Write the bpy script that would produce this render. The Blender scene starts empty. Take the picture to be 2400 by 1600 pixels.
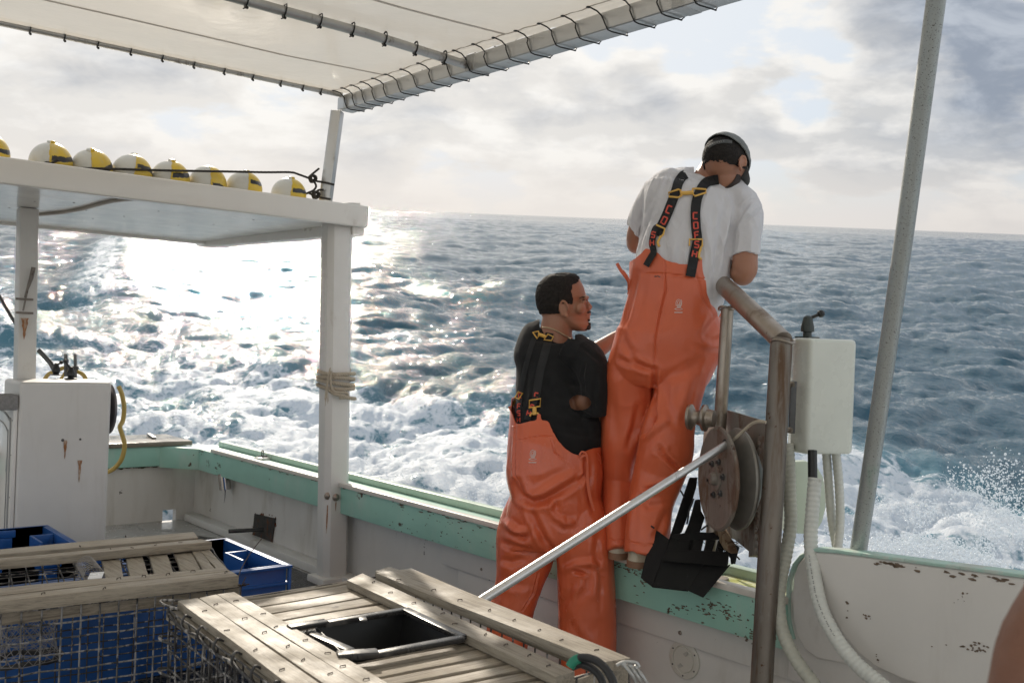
import bpy, bmesh, math, random
import numpy as np
from mathutils import Vector, Matrix, noise

random.seed(7)
SC = bpy.context.scene
COL = SC.collection
R = math.radians

# ------------------------------------------------------------------ camera, attitude of the boat
# Everything on board is drawn in the boat's own axes: X to the rail, Y aft, Z up from the deck,
# the lens 1.41 m above the deck.  At the end the boat is pitched as one body on the level sea.
FOC = 2333.3
YAW, ROLL, PITCH = R(40), R(2.2), R(7.25)
CAMB = Vector((0, 0, 1.41))
FWD = Vector((math.sin(YAW), math.cos(YAW), 0))
RGT = Vector((math.cos(YAW), -math.sin(YAW), 0))
UPV = Vector((0, 0, 1))
RR = RGT * math.cos(ROLL) + UPV * math.sin(ROLL)
UU = UPV * math.cos(ROLL) - RGT * math.sin(ROLL)
CAMW = Vector((0, 0, 2.5))
BOAT = Matrix.Translation(CAMW) @ Matrix.Rotation(-PITCH, 4, RGT) @ Matrix.Translation(-CAMB)

cam_d = bpy.data.cameras.new('camera')
cam = bpy.data.objects.new('camera', cam_d)
COL.objects.link(cam)
cm = Matrix((RR, UU, -FWD)).transposed().to_4x4()
cm.translation = CAMB
cam.matrix_world = BOAT @ cm
cam_d.sensor_width = 36
cam_d.lens = 35
cam_d.clip_start = 0.05
cam_d.clip_end = 30000
cam_d.dof.use_dof = True
cam_d.dof.focus_distance = 4.0
cam_d.dof.aperture_fstop = 7.0
SC.camera = cam

# ------------------------------------------------------------------ sun, sky, exposure
SUN_AZ = YAW - R(15.5)          # clockwise from +Y
SUN_EL = R(23)
sdir = Vector((math.sin(SUN_AZ) * math.cos(SUN_EL), math.cos(SUN_AZ) * math.cos(SUN_EL), math.sin(SUN_EL)))
sl = bpy.data.lights.new('sun', 'SUN')
sl.energy = 3.0
sl.angle = R(0.6)
sl.color = (1.0, 0.90, 0.76)
so = bpy.data.objects.new('sun', sl)
COL.objects.link(so)
so.rotation_euler = sdir.to_track_quat('Z', 'Y').to_euler()
so.location = (0, 0, 30)
SC.view_settings.view_transform = 'Standard'
SC.view_settings.look = 'None'
SC.view_settings.exposure = 0.32
SC.view_settings.gamma = 1
SC.render.engine = 'CYCLES'
SC.cycles.use_denoising = True
SC.cycles.sample_clamp_indirect = 6
SC.cycles.max_bounces = 8
SC.cycles.transparent_max_bounces = 12

world = bpy.data.worlds.new('World')
SC.world = world
world.use_nodes = True


class NT:
    """small node-tree helper"""
    def __init__(s, tree):
        s.t = tree
        s.n = tree.nodes
        s.l = tree.links
        s.n.clear()

    def new(s, kind, **kw):
        nd = s.n.new(kind)
        for k, v in kw.items():
            setattr(nd, k, v)
        return nd

    def put(s, sock, v):
        if isinstance(v, bpy.types.NodeSocket):
            s.l.new(v, sock)
        elif v is not None:
            if sock.type == 'RGBA' and not hasattr(v, '__len__'):
                v = (v, v, v, 1)
            if sock.type == 'RGBA' and len(v) == 3:
                v = (*v, 1)
            sock.default_value = v

    def math(s, op, a, b=None, c=None, clamp=False):
        nd = s.new('ShaderNodeMath', operation=op)
        nd.use_clamp = clamp
        s.put(nd.inputs[0], a)
        if b is not None:
            s.put(nd.inputs[1], b)
        if c is not None:
            s.put(nd.inputs[2], c)
        return nd.outputs[0]

    def vmath(s, op, a, b=None, out=0):
        nd = s.new('ShaderNodeVectorMath', operation=op)
        s.put(nd.inputs[0], a)
        if b is not None:
            if op == 'SCALE':
                s.put(nd.inputs[3], b)
            else:
                s.put(nd.inputs[1], b)
        return nd.outputs[out]

    def ramp(s, v, a, b, lo=0.0, hi=1.0):
        nd = s.new('ShaderNodeMapRange')
        nd.interpolation_type = 'SMOOTHSTEP'
        for i, x in enumerate((v, a, b, lo, hi)):
            s.put(nd.inputs[i], x)
        return nd.outputs[0]

    def mix(s, f, a, b, blend='MIX'):
        nd = s.new('ShaderNodeMix', data_type='RGBA', blend_type=blend)
        s.put(nd.inputs[0], f)
        s.put(nd.inputs[6], a)
        s.put(nd.inputs[7], b)
        return nd.outputs[2]

    def noise(s, vec, scale, detail=4, rough=0.55, dist=0.0, dim='3D'):
        nd = s.new('ShaderNodeTexNoise', noise_dimensions=dim)
        s.put(nd.inputs['Vector'], vec)
        s.put(nd.inputs['Scale'], scale)
        s.put(nd.inputs['Detail'], detail)
        s.put(nd.inputs['Roughness'], rough)
        s.put(nd.inputs['Distortion'], dist)
        return nd.outputs[0]

    def mapping(s, vec, loc=(0, 0, 0), rot=(0, 0, 0), scale=(1, 1, 1)):
        nd = s.new('ShaderNodeMapping')
        s.put(nd.inputs[0], vec)
        nd.inputs[1].default_value = loc
        nd.inputs[2].default_value = rot
        nd.inputs[3].default_value = scale
        return nd.outputs[0]


def build_world():
    T = NT(world.node_tree)
    tc = T.new('ShaderNodeTexCoord').outputs['Generated']
    sky = T.new('ShaderNodeTexSky', sky_type='NISHITA')
    sky.sun_disc = False
    sky.sun_elevation = SUN_EL
    sky.sun_rotation = SUN_AZ
    sky.dust_density = 2.0
    sky.air_density = 1.0
    sp = T.new('ShaderNodeSeparateXYZ')
    T.put(sp.inputs[0], tc)
    x, y, z = sp.outputs
    zc = T.math('MAXIMUM', z, 0.0)
    den = T.math('ADD', zc, 0.16)
    cb = T.new('ShaderNodeCombineXYZ')
    T.put(cb.inputs[0], T.math('DIVIDE', x, den))
    T.put(cb.inputs[1], T.math('DIVIDE', y, den))
    flat = T.mapping(cb.outputs[0], rot=(0, 0, YAW + R(4)), scale=(1, 1, 1), loc=(1.7, 0.4, 0))
    # cumulus heads: noise over direction itself, a little squashed, bent by the flat layer's noise
    dirv = T.mapping(tc, rot=(0, 0, YAW), scale=(1.0, 1.0, 2.4), loc=(0.35, 0.0, 0.12))
    big = T.noise(dirv, 7.0, 9, 0.56, 0.12)
    lay = T.noise(flat, 1.3, 7, 0.55, 0.3)
    dens = T.math('ADD', T.math('MULTIPLY', big, 0.72), T.math('MULTIPLY', lay, 0.28))

    def lobe(px, py, width, gain):
        d = (FWD + RR * ((px - 1200) / FOC) + UU * ((800 - py) / FOC)).normalized()
        d = (BOAT.to_3x3() @ d).normalized()
        dt = T.vmath('DOT_PRODUCT', tc, tuple(d), out=1)
        return T.ramp(dt, math.cos(R(width)), 1.0, 0.0, gain)
    d2 = dens
    for px, py, w, g in ((2330, 60, 8, 0.15), (2020, 10, 5, 0.06), (1640, 90, 4.2, -0.17), (1450, 60, 3.0, -0.08), (1900, 160, 4.0, -0.13), (2150, 190, 3.2, -0.12), (2300, 240, 3, -0.06),
                         (1900, 330, 5.5, 0.12), (1250, 210, 4, 0.12), (1480, 260, 3.5, 0.09), (1780, 250, 3, 0.06), (1050, 130, 5, 0.04), (1550, 170, 3.5, 0.06), (2250, 320, 5, 0.09), (1000, 330, 8, 0.08), (1500, 400, 9, 0.05), (150, 150, 6, -0.07), (100, 320, 7, 0.08), (500, 300, 10, 0.07), (-300, 200, 20, 0.1)):
        d2 = T.math('ADD', d2, lobe(px, py, w, g))
    cover = T.ramp(T.math('ADD', d2, T.math('MULTIPLY', T.math('SUBTRACT', T.noise(dirv, 24, 6, 0.6, 0.3), 0.5), 0.09)), 0.455, 0.535)
    # bodies are greyer inside and toward their feet, bright along the upper rims
    dn = T.noise(T.mapping(tc, rot=(0, 0, YAW), scale=(1.0, 1.0, 2.4), loc=(0.35, 0.0, 0.12 + 0.03)), 7.0, 9, 0.56, 0.12)
    slope = T.math('SUBTRACT', big, dn)
    th = T.ramp(d2, 0.475, 0.64)
    th = T.math('SUBTRACT', th, T.math('MULTIPLY', slope, 8.0))
    fluff = T.math('MULTIPLY', T.math('SUBTRACT', T.noise(dirv, 15, 7, 0.6, 0.4), 0.5), 1.05)
    thick = T.math('ADD', th, fluff, clamp=True)
    sunc = T.vmath('DOT_PRODUCT', tc, tuple(sdir), out=1)
    glow = T.ramp(sunc, math.cos(R(50)), math.cos(R(14)))
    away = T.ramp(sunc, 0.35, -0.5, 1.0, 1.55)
    lit = T.mix(glow, (6.7, 6.6, 6.4, 1), (7.9, 7.7, 7.35, 1))
    drk = T.mix(glow, (3.9, 4.1, 4.35, 1), (6.7, 6.5, 6.2, 1))
    cl = T.mix(thick, lit, drk)
    bank = T.math('ADD', lobe(2420, 90, 7.0, 1.0), lobe(2080, -10, 5.0, 0.45))
    bank = T.math('SUBTRACT', T.math('ADD', bank, T.math('MULTIPLY', T.math('SUBTRACT', d2, 0.55), 2.5)), T.math('ADD', 0.1, T.math('MULTIPLY', fluff, -0.9)), clamp=True)
    cl = T.mix(T.math('MULTIPLY', bank, T.ramp(d2, 0.48, 0.62)), cl, T.mix(T.ramp(T.noise(dirv, 12, 7, 0.6, 0.5), 0.36, 0.66), (2.4, 2.75, 3.35, 1), (4.0, 4.35, 4.9, 1)))
    skyc = T.vmath('MINIMUM', sky.outputs[0], (8.6, 8.8, 9.0))
    skyc = T.mix(0.8, skyc, (4.0, 5.0, 6.2, 1))
    skyc = T.mix(T.math('MULTIPLY', glow, 0.8), skyc, (7.3, 7.4, 7.5, 1))
    col = T.mix(T.math('MULTIPLY', cover, 0.97), skyc, cl)
    hz = T.ramp(z, -0.01, 0.09, 0.9, 0.0)
    hzc = T.mix(glow, (6.1, 5.75, 5.45, 1), (7.0, 6.55, 6.1, 1))
    col = T.mix(hz, col, hzc)
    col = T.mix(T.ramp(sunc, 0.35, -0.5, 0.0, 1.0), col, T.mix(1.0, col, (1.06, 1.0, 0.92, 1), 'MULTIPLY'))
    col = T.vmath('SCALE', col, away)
    below = T.ramp(z, -0.06, -0.005, 1.0, 0.0)
    col = T.mix(below, col, (0.9, 1.3, 1.8, 1))
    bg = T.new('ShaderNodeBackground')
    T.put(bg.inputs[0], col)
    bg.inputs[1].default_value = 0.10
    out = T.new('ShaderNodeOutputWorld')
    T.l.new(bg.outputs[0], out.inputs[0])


build_world()


# ------------------------------------------------------------------ picture point -> point on board
def ray(px, py):
    return FWD + RR * ((px - 1200) / FOC) + UU * ((800 - py) / FOC)


def P(px, py, d):                       # at distance d along the view
    return CAMB + ray(px, py) * d


def PX(px, py, X):                      # on the plane x = X
    r = ray(px, py)
    return CAMB + r * (X / r.x)


def PY(px, py, Y):
    r = ray(px, py)
    return CAMB + r * (Y / r.y)


def PZ(px, py, Z):
    r = ray(px, py)
    return CAMB + r * ((Z - CAMB.z) / r.z)


# ------------------------------------------------------------------ mesh builder
class MB:
    def __init__(s):
        s.v = []
        s.f = []
        s.mi = []
        s.cur = 0

    def add(s, vs, fs):
        o = len(s.v)
        s.v += [tuple(p) for p in vs]
        s.f += [tuple(o + i for i in f) for f in fs]
        s.mi += [s.cur] * len(fs)

    def box(s, lo, hi):
        x0, y0, z0 = lo
        x1, y1, z1 = hi
        s.add([(x0, y0, z0), (x1, y0, z0), (x1, y1, z0), (x0, y1, z0), (x0, y0, z1), (x1, y0, z1), (x1, y1, z1), (x0, y1, z1)],
              [(0, 3, 2, 1), (4, 5, 6, 7), (0, 1, 5, 4), (1, 2, 6, 5), (2, 3, 7, 6), (3, 0, 4, 7)])
        return s

    def beam(s, a, b, w, h, up=(0, 0, 1), off=0.0):
        """rectangular bar from a to b, w across, h along up"""
        a, b = Vector(a), Vector(b)
        t = (b - a).normalized()
        up = Vector(up)
        sd = t.cross(up).normalized()
        up = sd.cross(t).normalized()
        vs = []
        for p in (a, b):
            for i, j in ((-1, -1), (1, -1), (1, 1), (-1, 1)):
                vs.append(p + sd * (i * w / 2) + up * (j * h / 2 + off))
        s.add(vs, [(0, 1, 2, 3), (7, 6, 5, 4), (0, 4, 5, 1), (1, 5, 6, 2), (2, 6, 7, 3), (3, 7, 4, 0)])
        return s

    def prism(s, pts, thick):
        """polygon pts (3D) extruded by vector thick"""
        n = len(pts)
        th = Vector(thick)
        pts = [Vector(p) for p in pts]
        vs = pts + [p + th for p in pts]
        fs = [tuple(range(n)), tuple(range(2 * n - 1, n - 1, -1))]
        for i in range(n):
            j = (i + 1) % n
            fs.append((i, i + n, j + n, j))
        s.add(vs, fs)
        return s

    def tube(s, pts, r, seg=12, caps=True, closed=False, flat=None, upv=None, twist=0.0):
        """round (or flat, given a second radius list) tube along pts"""
        pts = [Vector(p) for p in pts]
        n = len(pts)
        rs = r if hasattr(r, '__len__') else [r] * n
        fl = rs if flat is None else (flat if hasattr(flat, '__len__') else [flat] * n)
        tan = []
        for i in range(n):
            if closed:
                t = pts[(i + 1) % n] - pts[i - 1]
            else:
                t = pts[min(i + 1, n - 1)] - pts[max(i - 1, 0)]
            tan.append(t.normalized())
        if upv is not None:
            nrm = Vector(upv)
        else:
            nrm = Vector((0, 0, 1)) if abs(tan[0].z) < 0.9 else Vector((1, 0, 0))
        vs = []
        for i in range(n):
            t = tan[i]
            if upv is not None:
                nrm = Vector(upv)
            nrm = (nrm - t * nrm.dot(t)).normalized()
            bn = t.cross(nrm).normalized()
            for k in range(seg):
                a = 2 * math.pi * k / seg + twist * i
                vs.append(pts[i] + bn * (math.cos(a) * rs[i]) + nrm * (math.sin(a) * fl[i]))
        fs = []
        m = n if closed else n - 1
        for i in range(m):
            for k in range(seg):
                a, b = i * seg + k, i * seg + (k + 1) % seg
                c, d = ((i + 1) % n) * seg + (k + 1) % seg, ((i + 1) % n) * seg + k
                fs.append((a, b, c, d))
        if caps and not closed:
            fs.append(tuple(range(seg))[::-1])
            fs.append(tuple((n - 1) * seg + k for k in range(seg)))
        s.add(vs, fs)
        return s

    def lathe(s, org, axis, prof, seg=32, cap=True):
        """prof: list of (distance along axis, radius)"""
        org, ax = Vector(org), Vector(axis).normalized()
        a1 = ax.orthogonal().normalized()
        a2 = ax.cross(a1)
        vs = []
        for h, r in prof:
            for k in range(seg):
                a = 2 * math.pi * k / seg
                vs.append(org + ax * h + (a1 * math.cos(a) + a2 * math.sin(a)) * max(r, 1e-4))
        fs = []
        for i in range(len(prof) - 1):
            for k in range(seg):
                fs.append((i * seg + k, i * seg + (k + 1) % seg, (i + 1) * seg + (k + 1) % seg, (i + 1) * seg + k))
        if cap:
            fs.append(tuple(range(seg))[::-1])
            fs.append(tuple((len(prof) - 1) * seg + k for k in range(seg)))
        s.add(vs, fs)
        return s

    def ball(s, c, r, seg=16, rings=10, sc=(1, 1, 1), rot=None):
        c = Vector(c)
        vs, fs = [], []
        for i in range(rings + 1):
            th = math.pi * i / rings
            for k in range(seg):
                a = 2 * math.pi * k / seg
                p = Vector((math.sin(th) * math.cos(a) * sc[0], math.sin(th) * math.sin(a) * sc[1], math.cos(th) * sc[2])) * r
                if rot is not None:
                    p = rot @ p
                vs.append(c + p)
        for i in range(rings):
            for k in range(seg):
                fs.append((i * seg + k, (i + 1) * seg + k, (i + 1) * seg + (k + 1) % seg, i * seg + (k + 1) % seg))
        s.add(vs, fs)
        return s

    def mesh(s, name, mats, bevel=0.0, smooth=35, segs=2, merge=True):
        me = bpy.data.meshes.new(name)
        me.from_pydata(s.v, [], s.f)
        for i, m in enumerate(mats):
            me.materials.append(m)
        if len(mats) > 1:
            me.polygons.foreach_set('material_index', s.mi)
        bm = bmesh.new()
        bm.from_mesh(me)
        if merge:
            bmesh.ops.remove_doubles(bm, verts=bm.verts, dist=1e-5)
            bmesh.ops.dissolve_degenerate(bm, edges=bm.edges, dist=1e-6)
        bmesh.ops.recalc_face_normals(bm, faces=bm.faces)
        if bevel > 0:
            es = [e for e in bm.edges if len(e.link_faces) == 2 and e.calc_face_angle(0) > R(35)]
            bmesh.ops.bevel(bm, geom=es, offset=bevel, segments=segs, affect='EDGES', profile=0.6, clamp_overlap=True)
        bm.to_mesh(me)
        bm.free()
        finish(me, smooth)
        return me


def finish(me, smooth=35):
    me.polygons.foreach_set('use_smooth', [True] * len(me.polygons))
    if smooth < 180:
        me.set_sharp_from_angle(angle=R(smooth))
    me.update()


ROOT = {}                               # object name -> base point in boat axes
ABOARD = []                             # top-level things to pitch with the boat


def tag(o, label=None, cat=None, group=None, kind=None):
    if label:
        o['label'] = label
    if cat:
        o['category'] = cat
    if group:
        o['group'] = group
    if kind:
        o['kind'] = kind
    return o


def thing(name, label, cat, loc, group=None):
    o = bpy.data.objects.new(name, None)
    o.empty_display_size = 0.05
    COL.objects.link(o)
    o.location = loc
    ROOT[o.name] = Vector(loc)
    ABOARD.append(o)
    return tag(o, label, cat, group)


def obj(name, src, mats, parent=None, bevel=0.0, smooth=35, segs=2, label=None, merge=True):
    """link builder or mesh as one object; parent None makes it top-level"""
    if not isinstance(mats, (list, tuple)):
        mats = [mats]
    if isinstance(src, MB):
        me = src.mesh(name, mats, bevel, smooth, segs, merge)
    else:
        me = src
        if not me.materials:
            for m in mats:
                me.materials.append(m)
    o = bpy.data.objects.new(name, me)
    COL.objects.link(o)
    if parent is None:
        co = np.empty(len(me.vertices) * 3)
        me.vertices.foreach_get('co', co)
        co = co.reshape(-1, 3)
        lo, hi = co.min(0), co.max(0)
        base = Vector(((lo[0] + hi[0]) / 2, (lo[1] + hi[1]) / 2, lo[2]))
        me.transform(Matrix.Translation(-base))
        o.location = base
        ROOT[o.name] = base
        ABOARD.append(o)
    else:
        base = ROOT[parent.name]
        me.transform(Matrix.Translation(-base))
        o.parent = parent
        ROOT[o.name] = base
    if label:
        o['label'] = label
    return o


# ------------------------------------------------------------------ materials
MATS = {}


def pbr(name, col, rough=0.5, metal=0.0, var=0.12, vscale=6.0, bump=0.15, bscale=40.0, bdist=0.002,
        stain=None, stain_scale=9.0, stain_lo=0.62, stain_hi=0.72, stain2=None, s2_scale=30, s2_lo=0.68, s2_hi=0.72,
        coat=0.0, stretch=(1, 1, 1), sheen=0.0, spec=0.5, trans=0.0, sub=0.0, rvar=0.15, extra=None, second=None):
    if name in MATS:
        return MATS[name]
    m = bpy.data.materials.new(name)
    MATS[name] = m
    m.use_nodes = True
    T = NT(m.node_tree)
    oc = T.new('ShaderNodeTexCoord').outputs['Object']
    v = T.mapping(oc, scale=stretch)
    n1 = T.noise(v, vscale, 6, 0.6)
    f = T.math('MULTIPLY_ADD', T.math('SUBTRACT', n1, 0.5), var * 4, 1.0)
    c = T.mix(1.0, (*col, 1), T.math('MAXIMUM', f, 0.2), 'MULTIPLY')
    rg = T.math('MULTIPLY_ADD', T.math('SUBTRACT', T.noise(v, vscale * 2.3, 5), 0.5), rvar * 2, rough, clamp=True)
    hgt = T.noise(v, bscale, 6, 0.6)
    if second:      # (colour, scale vector, scale, lo, hi): broad wear or grain
        sc_, s_, lo, hi = second[1:]
        k = T.ramp(T.noise(T.mapping(oc, scale=sc_), s_, 8, 0.65, 0.3), lo, hi)
        c = T.mix(k, c, (*second[0], 1))
    if stain:
        k = T.ramp(T.noise(T.mapping(oc, scale=(1, 1, 0.45)), stain_scale, 8, 0.68, 0.4), stain_lo, stain_hi)
        c = T.mix(T.math('MULTIPLY', k, 0.8), c, (*stain, 1))
        rg = T.mix(k, rg, 0.8)
    if stain2:
        k = T.ramp(T.noise(oc, s2_scale, 7, 0.65, 0.2), s2_lo, s2_hi)
        c = T.mix(k, c, (*stain2, 1))
        hgt = T.math('SUBTRACT', hgt, T.math('MULTIPLY', k, 0.7))
    b = T.new('ShaderNodeBump')
    b.inputs['Strength'].default_value = bump
    b.inputs['Distance'].default_value = bdist
    T.put(b.inputs['Height'], hgt)
    bs = T.new('ShaderNodeBsdfPrincipled')
    T.put(bs.inputs['Base Color'], c)
    T.put(bs.inputs['Roughness'], rg)
    bs.inputs['Metallic'].default_value = metal
    bs.inputs['Specular IOR Level'].default_value = spec
    bs.inputs['Coat Weight'].default_value = coat
    bs.inputs['Coat Roughness'].default_value = 0.12
    bs.inputs['Sheen Weight'].default_value = sheen
    if sub:
        bs.inputs['Subsurface Weight'].default_value = sub
        bs.inputs['Subsurface Radius'].default_value = (0.02, 0.008, 0.004)
        bs.inputs['Subsurface Scale'].default_value = 0.6
    T.l.new(b.outputs[0], bs.inputs['Normal'])
    sh = bs.outputs[0]
    if trans:
        tl = T.new('ShaderNodeBsdfTranslucent')
        T.put(tl.inputs[0], c)
        ms = T.new('ShaderNodeMixShader')
        ms.inputs[0].default_value = trans
        T.l.new(sh, ms.inputs[1])
        T.l.new(tl.outputs[0], ms.inputs[2])
        sh = ms.outputs[0]
    out = T.new('ShaderNodeOutputMaterial')
    T.l.new(sh, out.inputs[0])
    return m


def wood(name, ax, col=(0.33, 0.27, 0.20), dark=(0.16, 0.13, 0.10)):
    """weathered sawn board, grain along axis ax"""
    if name in MATS:
        return MATS[name]
    m = bpy.data.materials.new(name)
    MATS[name] = m
    m.use_nodes = True
    T = NT(m.node_tree)
    oc = T.new('ShaderNodeTexCoord').outputs['Object']
    geo = T.new('ShaderNodeNewGeometry')
    isl = geo.outputs['Random Per Island']
    off = T.vmath('SCALE', (3.1, 7.7, 5.3), isl)
    v = T.vmath('ADD', oc, off)
    st = [22, 22, 22]
    st[ax] = 1.1
    vg = T.mapping(v, scale=st)
    g = T.noise(vg, 3.0, 9, 0.72, 1.6)
    g2 = T.noise(vg, 9.0, 5, 0.6, 0.2)
    k = T.ramp(g, 0.42, 0.66)
    c = T.mix(k, (*col, 1), (*dark, 1))
    c = T.mix(T.ramp(g2, 0.56, 0.66, 0, 0.5), c, (dark[0] * .6, dark[1] * .6, dark[2] * .6, 1))
    bl = T.ramp(T.noise(v, 2.2, 3, 0.5), 0.35, 0.75, 0.0, 0.35)
    c = T.mix(bl, c, (0.40, 0.37, 0.31, 1))
    tone = T.math('MULTIPLY_ADD', isl, 0.34, 0.83)
    c = T.mix(1.0, c, tone, 'MULTIPLY')
    knot = T.ramp(T.noise(v, 13.0, 2, 0.4), 0.74, 0.80, 0, 0.7)
    c = T.mix(knot, c, (0.07, 0.045, 0.03, 1))
    b = T.new('ShaderNodeBump')
    b.inputs['Strength'].default_value = 0.6
    b.inputs['Distance'].default_value = 0.003
    T.put(b.inputs['Height'], T.math('ADD', g, T.math('MULTIPLY', g2, 0.6)))
    bs = T.new('ShaderNodeBsdfPrincipled')
    T.put(bs.inputs['Base Color'], c)
    T.put(bs.inputs['Roughness'], T.ramp(T.noise(v, 6, 4), 0.3, 0.7, 0.42, 0.75))
    T.l.new(b.outputs[0], bs.inputs['Normal'])
    out = T.new('ShaderNodeOutputMaterial')
    T.l.new(bs.outputs[0], out.inputs[0])
    return m
# ------------------------------------------------------------------ the sea
def smooth(a, b, x):
    t = np.clip((x - a) / (b - a), 0, 1)
    return t * t * (3 - 2 * t)


def ocean_patch(L, N, wind, wdir, seed, amp, spread=2, kmin=0.0):
    """one tile of wind sea: height and sideways shift"""
    rng = np.random.default_rng(seed)
    k = np.fft.fftfreq(N, L / N) * 2 * np.pi
    kx, ky = np.meshgrid(k, k, indexing='ij')
    kk = np.hypot(kx, ky)
    kk[0, 0] = 1e-6
    Lw = wind ** 2 / 9.81
    c = (kx * math.cos(wdir) + ky * math.sin(wdir)) / kk
    ph = np.exp(-1 / (kk * Lw) ** 2) / kk ** 4 * (np.abs(c) ** spread * (c > 0) + 0.12) * np.exp(-(kk * L / N * 0.9) ** 2)
    ph[kk < kmin] = 0
    ph[0, 0] = 0
    h = (rng.normal(size=(N, N)) + 1j * rng.normal(size=(N, N))) * np.sqrt(ph)
    z = np.fft.ifft2(h).real
    dx = np.fft.ifft2(-1j * kx / kk * h).real
    dy = np.fft.ifft2(-1j * ky / kk * h).real
    s = amp / z.std()
    return z * s, dx * s, dy * s, L


def sample(tile, x, y):
    L = tile[3]
    N = tile[0].shape[0]
    u = (x / L * N) % N
    v = (y / L * N) % N
    i = np.floor(u).astype(int)
    j = np.floor(v).astype(int)
    fu, fv = u - i, v - j
    i %= N
    j %= N
    i2, j2 = (i + 1) % N, (j + 1) % N
    out = []
    for a in tile[:3]:
        out.append(a[i, j] * (1 - fu) * (1 - fv) + a[i2, j] * fu * (1 - fv) + a[i, j2] * (1 - fu) * fv + a[i2, j2] * fu * fv)
    return out


def rot2(x, y, a):
    return x * math.cos(a) + y * math.sin(a), -x * math.sin(a) + y * math.cos(a)


def build_sea():
    wd = math.pi / 2 - (YAW - R(25))
    t1 = ocean_patch(143, 512, 4.6, wd, 3, 0.13, 2)
    t2 = ocean_patch(37.0, 768, 2.7, wd + 0.3, 5, 0.062, 2)
    t3 = ocean_patch(9.7, 768, 1.45, wd - 0.3, 9, 0.028, 1)
    lump = ocean_patch(9.1, 512, 2.6, wd, 21, 0.06, 0)
    lump2 = ocean_patch(3.7, 512, 1.4, wd + 1, 22, 0.022, 0)
    half = R(34)
    az = np.concatenate([np.linspace(-math.pi, -half - R(3), 70, endpoint=False), np.linspace(-half - R(3), half + R(3), 1000, endpoint=False),
                         np.linspace(half + R(3), math.pi, 70, endpoint=False)]) + YAW
    r = [2.0]
    while r[-1] < 9000:
        q = r[-1]
        r.append(q + max(0.045, q * 0.0065) if q < 400 else q * 1.03)
    r = np.array(r)
    A, Rr = np.meshgrid(az, r, indexing='xy')
    X = np.sin(A) * Rr
    Y = np.cos(A) * Rr
    n_r, n_a = X.shape
    z1, dx1, dy1 = sample(t1, *rot2(X, Y, 0.2))
    xx, yy = rot2(X, Y, 1.1)
    zb, _, _ = sample(t1, xx * 0.53 + 31, yy * 0.53)
    z2, dx2, dy2 = sample(t2, *rot2(X, Y, -0.3))
    z3, dx3, dy3 = sample(t3, *rot2(X, Y, 0.5))
    f2 = 1 - smooth(120, 500, Rr)
    f3 = 1 - smooth(25, 95, Rr)
    f1 = 1 - 0.7 * smooth(500, 3000, Rr)
    Z = (z1 * 0.8 + zb * 0.6) * f1 + z2 * f2 + z3 * f3
    ch = 1.0
    DX = (dx1 * 0.8 * f1 + dx2 * f2 + dx3 * f3) * ch
    DY = (dy1 * 0.8 * f1 + dy2 * f2 + dy3 * f3) * ch
    # boat axes of every point, for wake and hull
    xb, yb = X, Y
    # slow meander
    mz, _, _ = sample(t2, X * 0.6 + 3, Y * 0.6)
    edge = 9.4 + 1.1 * np.sin(yb * 0.35) + mz * 9
    body = (1 - smooth(-2.6, 1.0, xb - edge)) * smooth(-9, -4, xb)
    along = smooth(-6, 1, yb) * (1 - 0.50 * smooth(8, 20, yb)) * (1 - smooth(35, 85, yb))
    dens = body * along
    # crest of the diverging wave and broken lip astern
    cx = 7.0 + (yb - 20) * 0.33
    ridge = np.exp(-((xb - cx) / 1.7) ** 2) * smooth(18, 27, yb) * (1 - smooth(52, 80, yb))
    Z = Z + ridge * 0.5
    ridge2 = np.exp(-((xb - (3.0 + (yb - 10) * 0.10)) / 1.0) ** 2) * smooth(9, 14, yb) * (1 - smooth(24, 34, yb))
    Z = Z + ridge2 * 0.28
    lipn, _, _ = sample(lump, X * 0.5, Y * 0.5)
    dens = np.maximum(dens, ridge * smooth(-0.02, 0.10, lipn) * 0.85)
    dens = np.maximum(dens, np.exp(-((xb - cx + 0.9) / 1.0) ** 2) * smooth(18, 26, yb) * (1 - smooth(50, 70, yb)) * 0.9)
    dens = np.maximum(dens, ridge2 * 0.65)
    bow = (1 - smooth(5.0, 9.8, xb + 0.35 * yb - 1.0 + mz * 6)) * (1 - smooth(5.5, 9.5, yb)) * smooth(-14, -3, yb)
    bow *= smooth(2.0, 3.0, xb)
    dens = np.maximum(dens, bow * 1.15)
    near = np.exp(-((xb - 3.6) / 1.6) ** 2) * smooth(-2, 2, yb) * (1 - smooth(8, 14, yb))
    dens = np.maximum(dens, near * 1.0)
    l1, _, _ = sample(lump, X, Y)
    l2, _, _ = sample(lump2, *rot2(X, Y, 0.7))
    Z = Z + dens * (np.abs(l1) * 0.9 + np.abs(l2) * 1.6) * (1 - smooth(25, 60, Rr))
    # whitecaps at the steepest crests, rare
    cap = smooth(0.36, 0.5, Z) * smooth(20, 60, Rr) * (1 - body) * 0.5
    dens = np.maximum(dens, cap)
    # the hull's own hole in the water
    hull = smooth(-4.2, -3.4, xb) * (1 - smooth(2.9, 3.35, xb)) * (1 - smooth(7.7, 8.3, yb))
    hull_z = -1.3
    Z = Z * (1 - hull) + hull_z * hull
    DX *= 1 - hull
    DY *= 1 - hull
    # flat far out so that the horizon is clean
    X = X + DX * np.cos(0.0)
    Y = Y + DY
    co = np.stack([X, Y, Z], -1).reshape(-1, 3)
    me = bpy.data.meshes.new('sea')
    idx = np.arange(n_r * n_a).reshape(n_r, n_a)
    a = idx[:-1, :]
    b = idx[1:, :]
    q = np.stack([a, np.roll(a, -1, 1), np.roll(b, -1, 1), b], -1).reshape(-1, 4)[:, ::-1]
    me.vertices.add(len(co))
    me.vertices.foreach_set('co', co.astype(np.float32).ravel())
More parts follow.
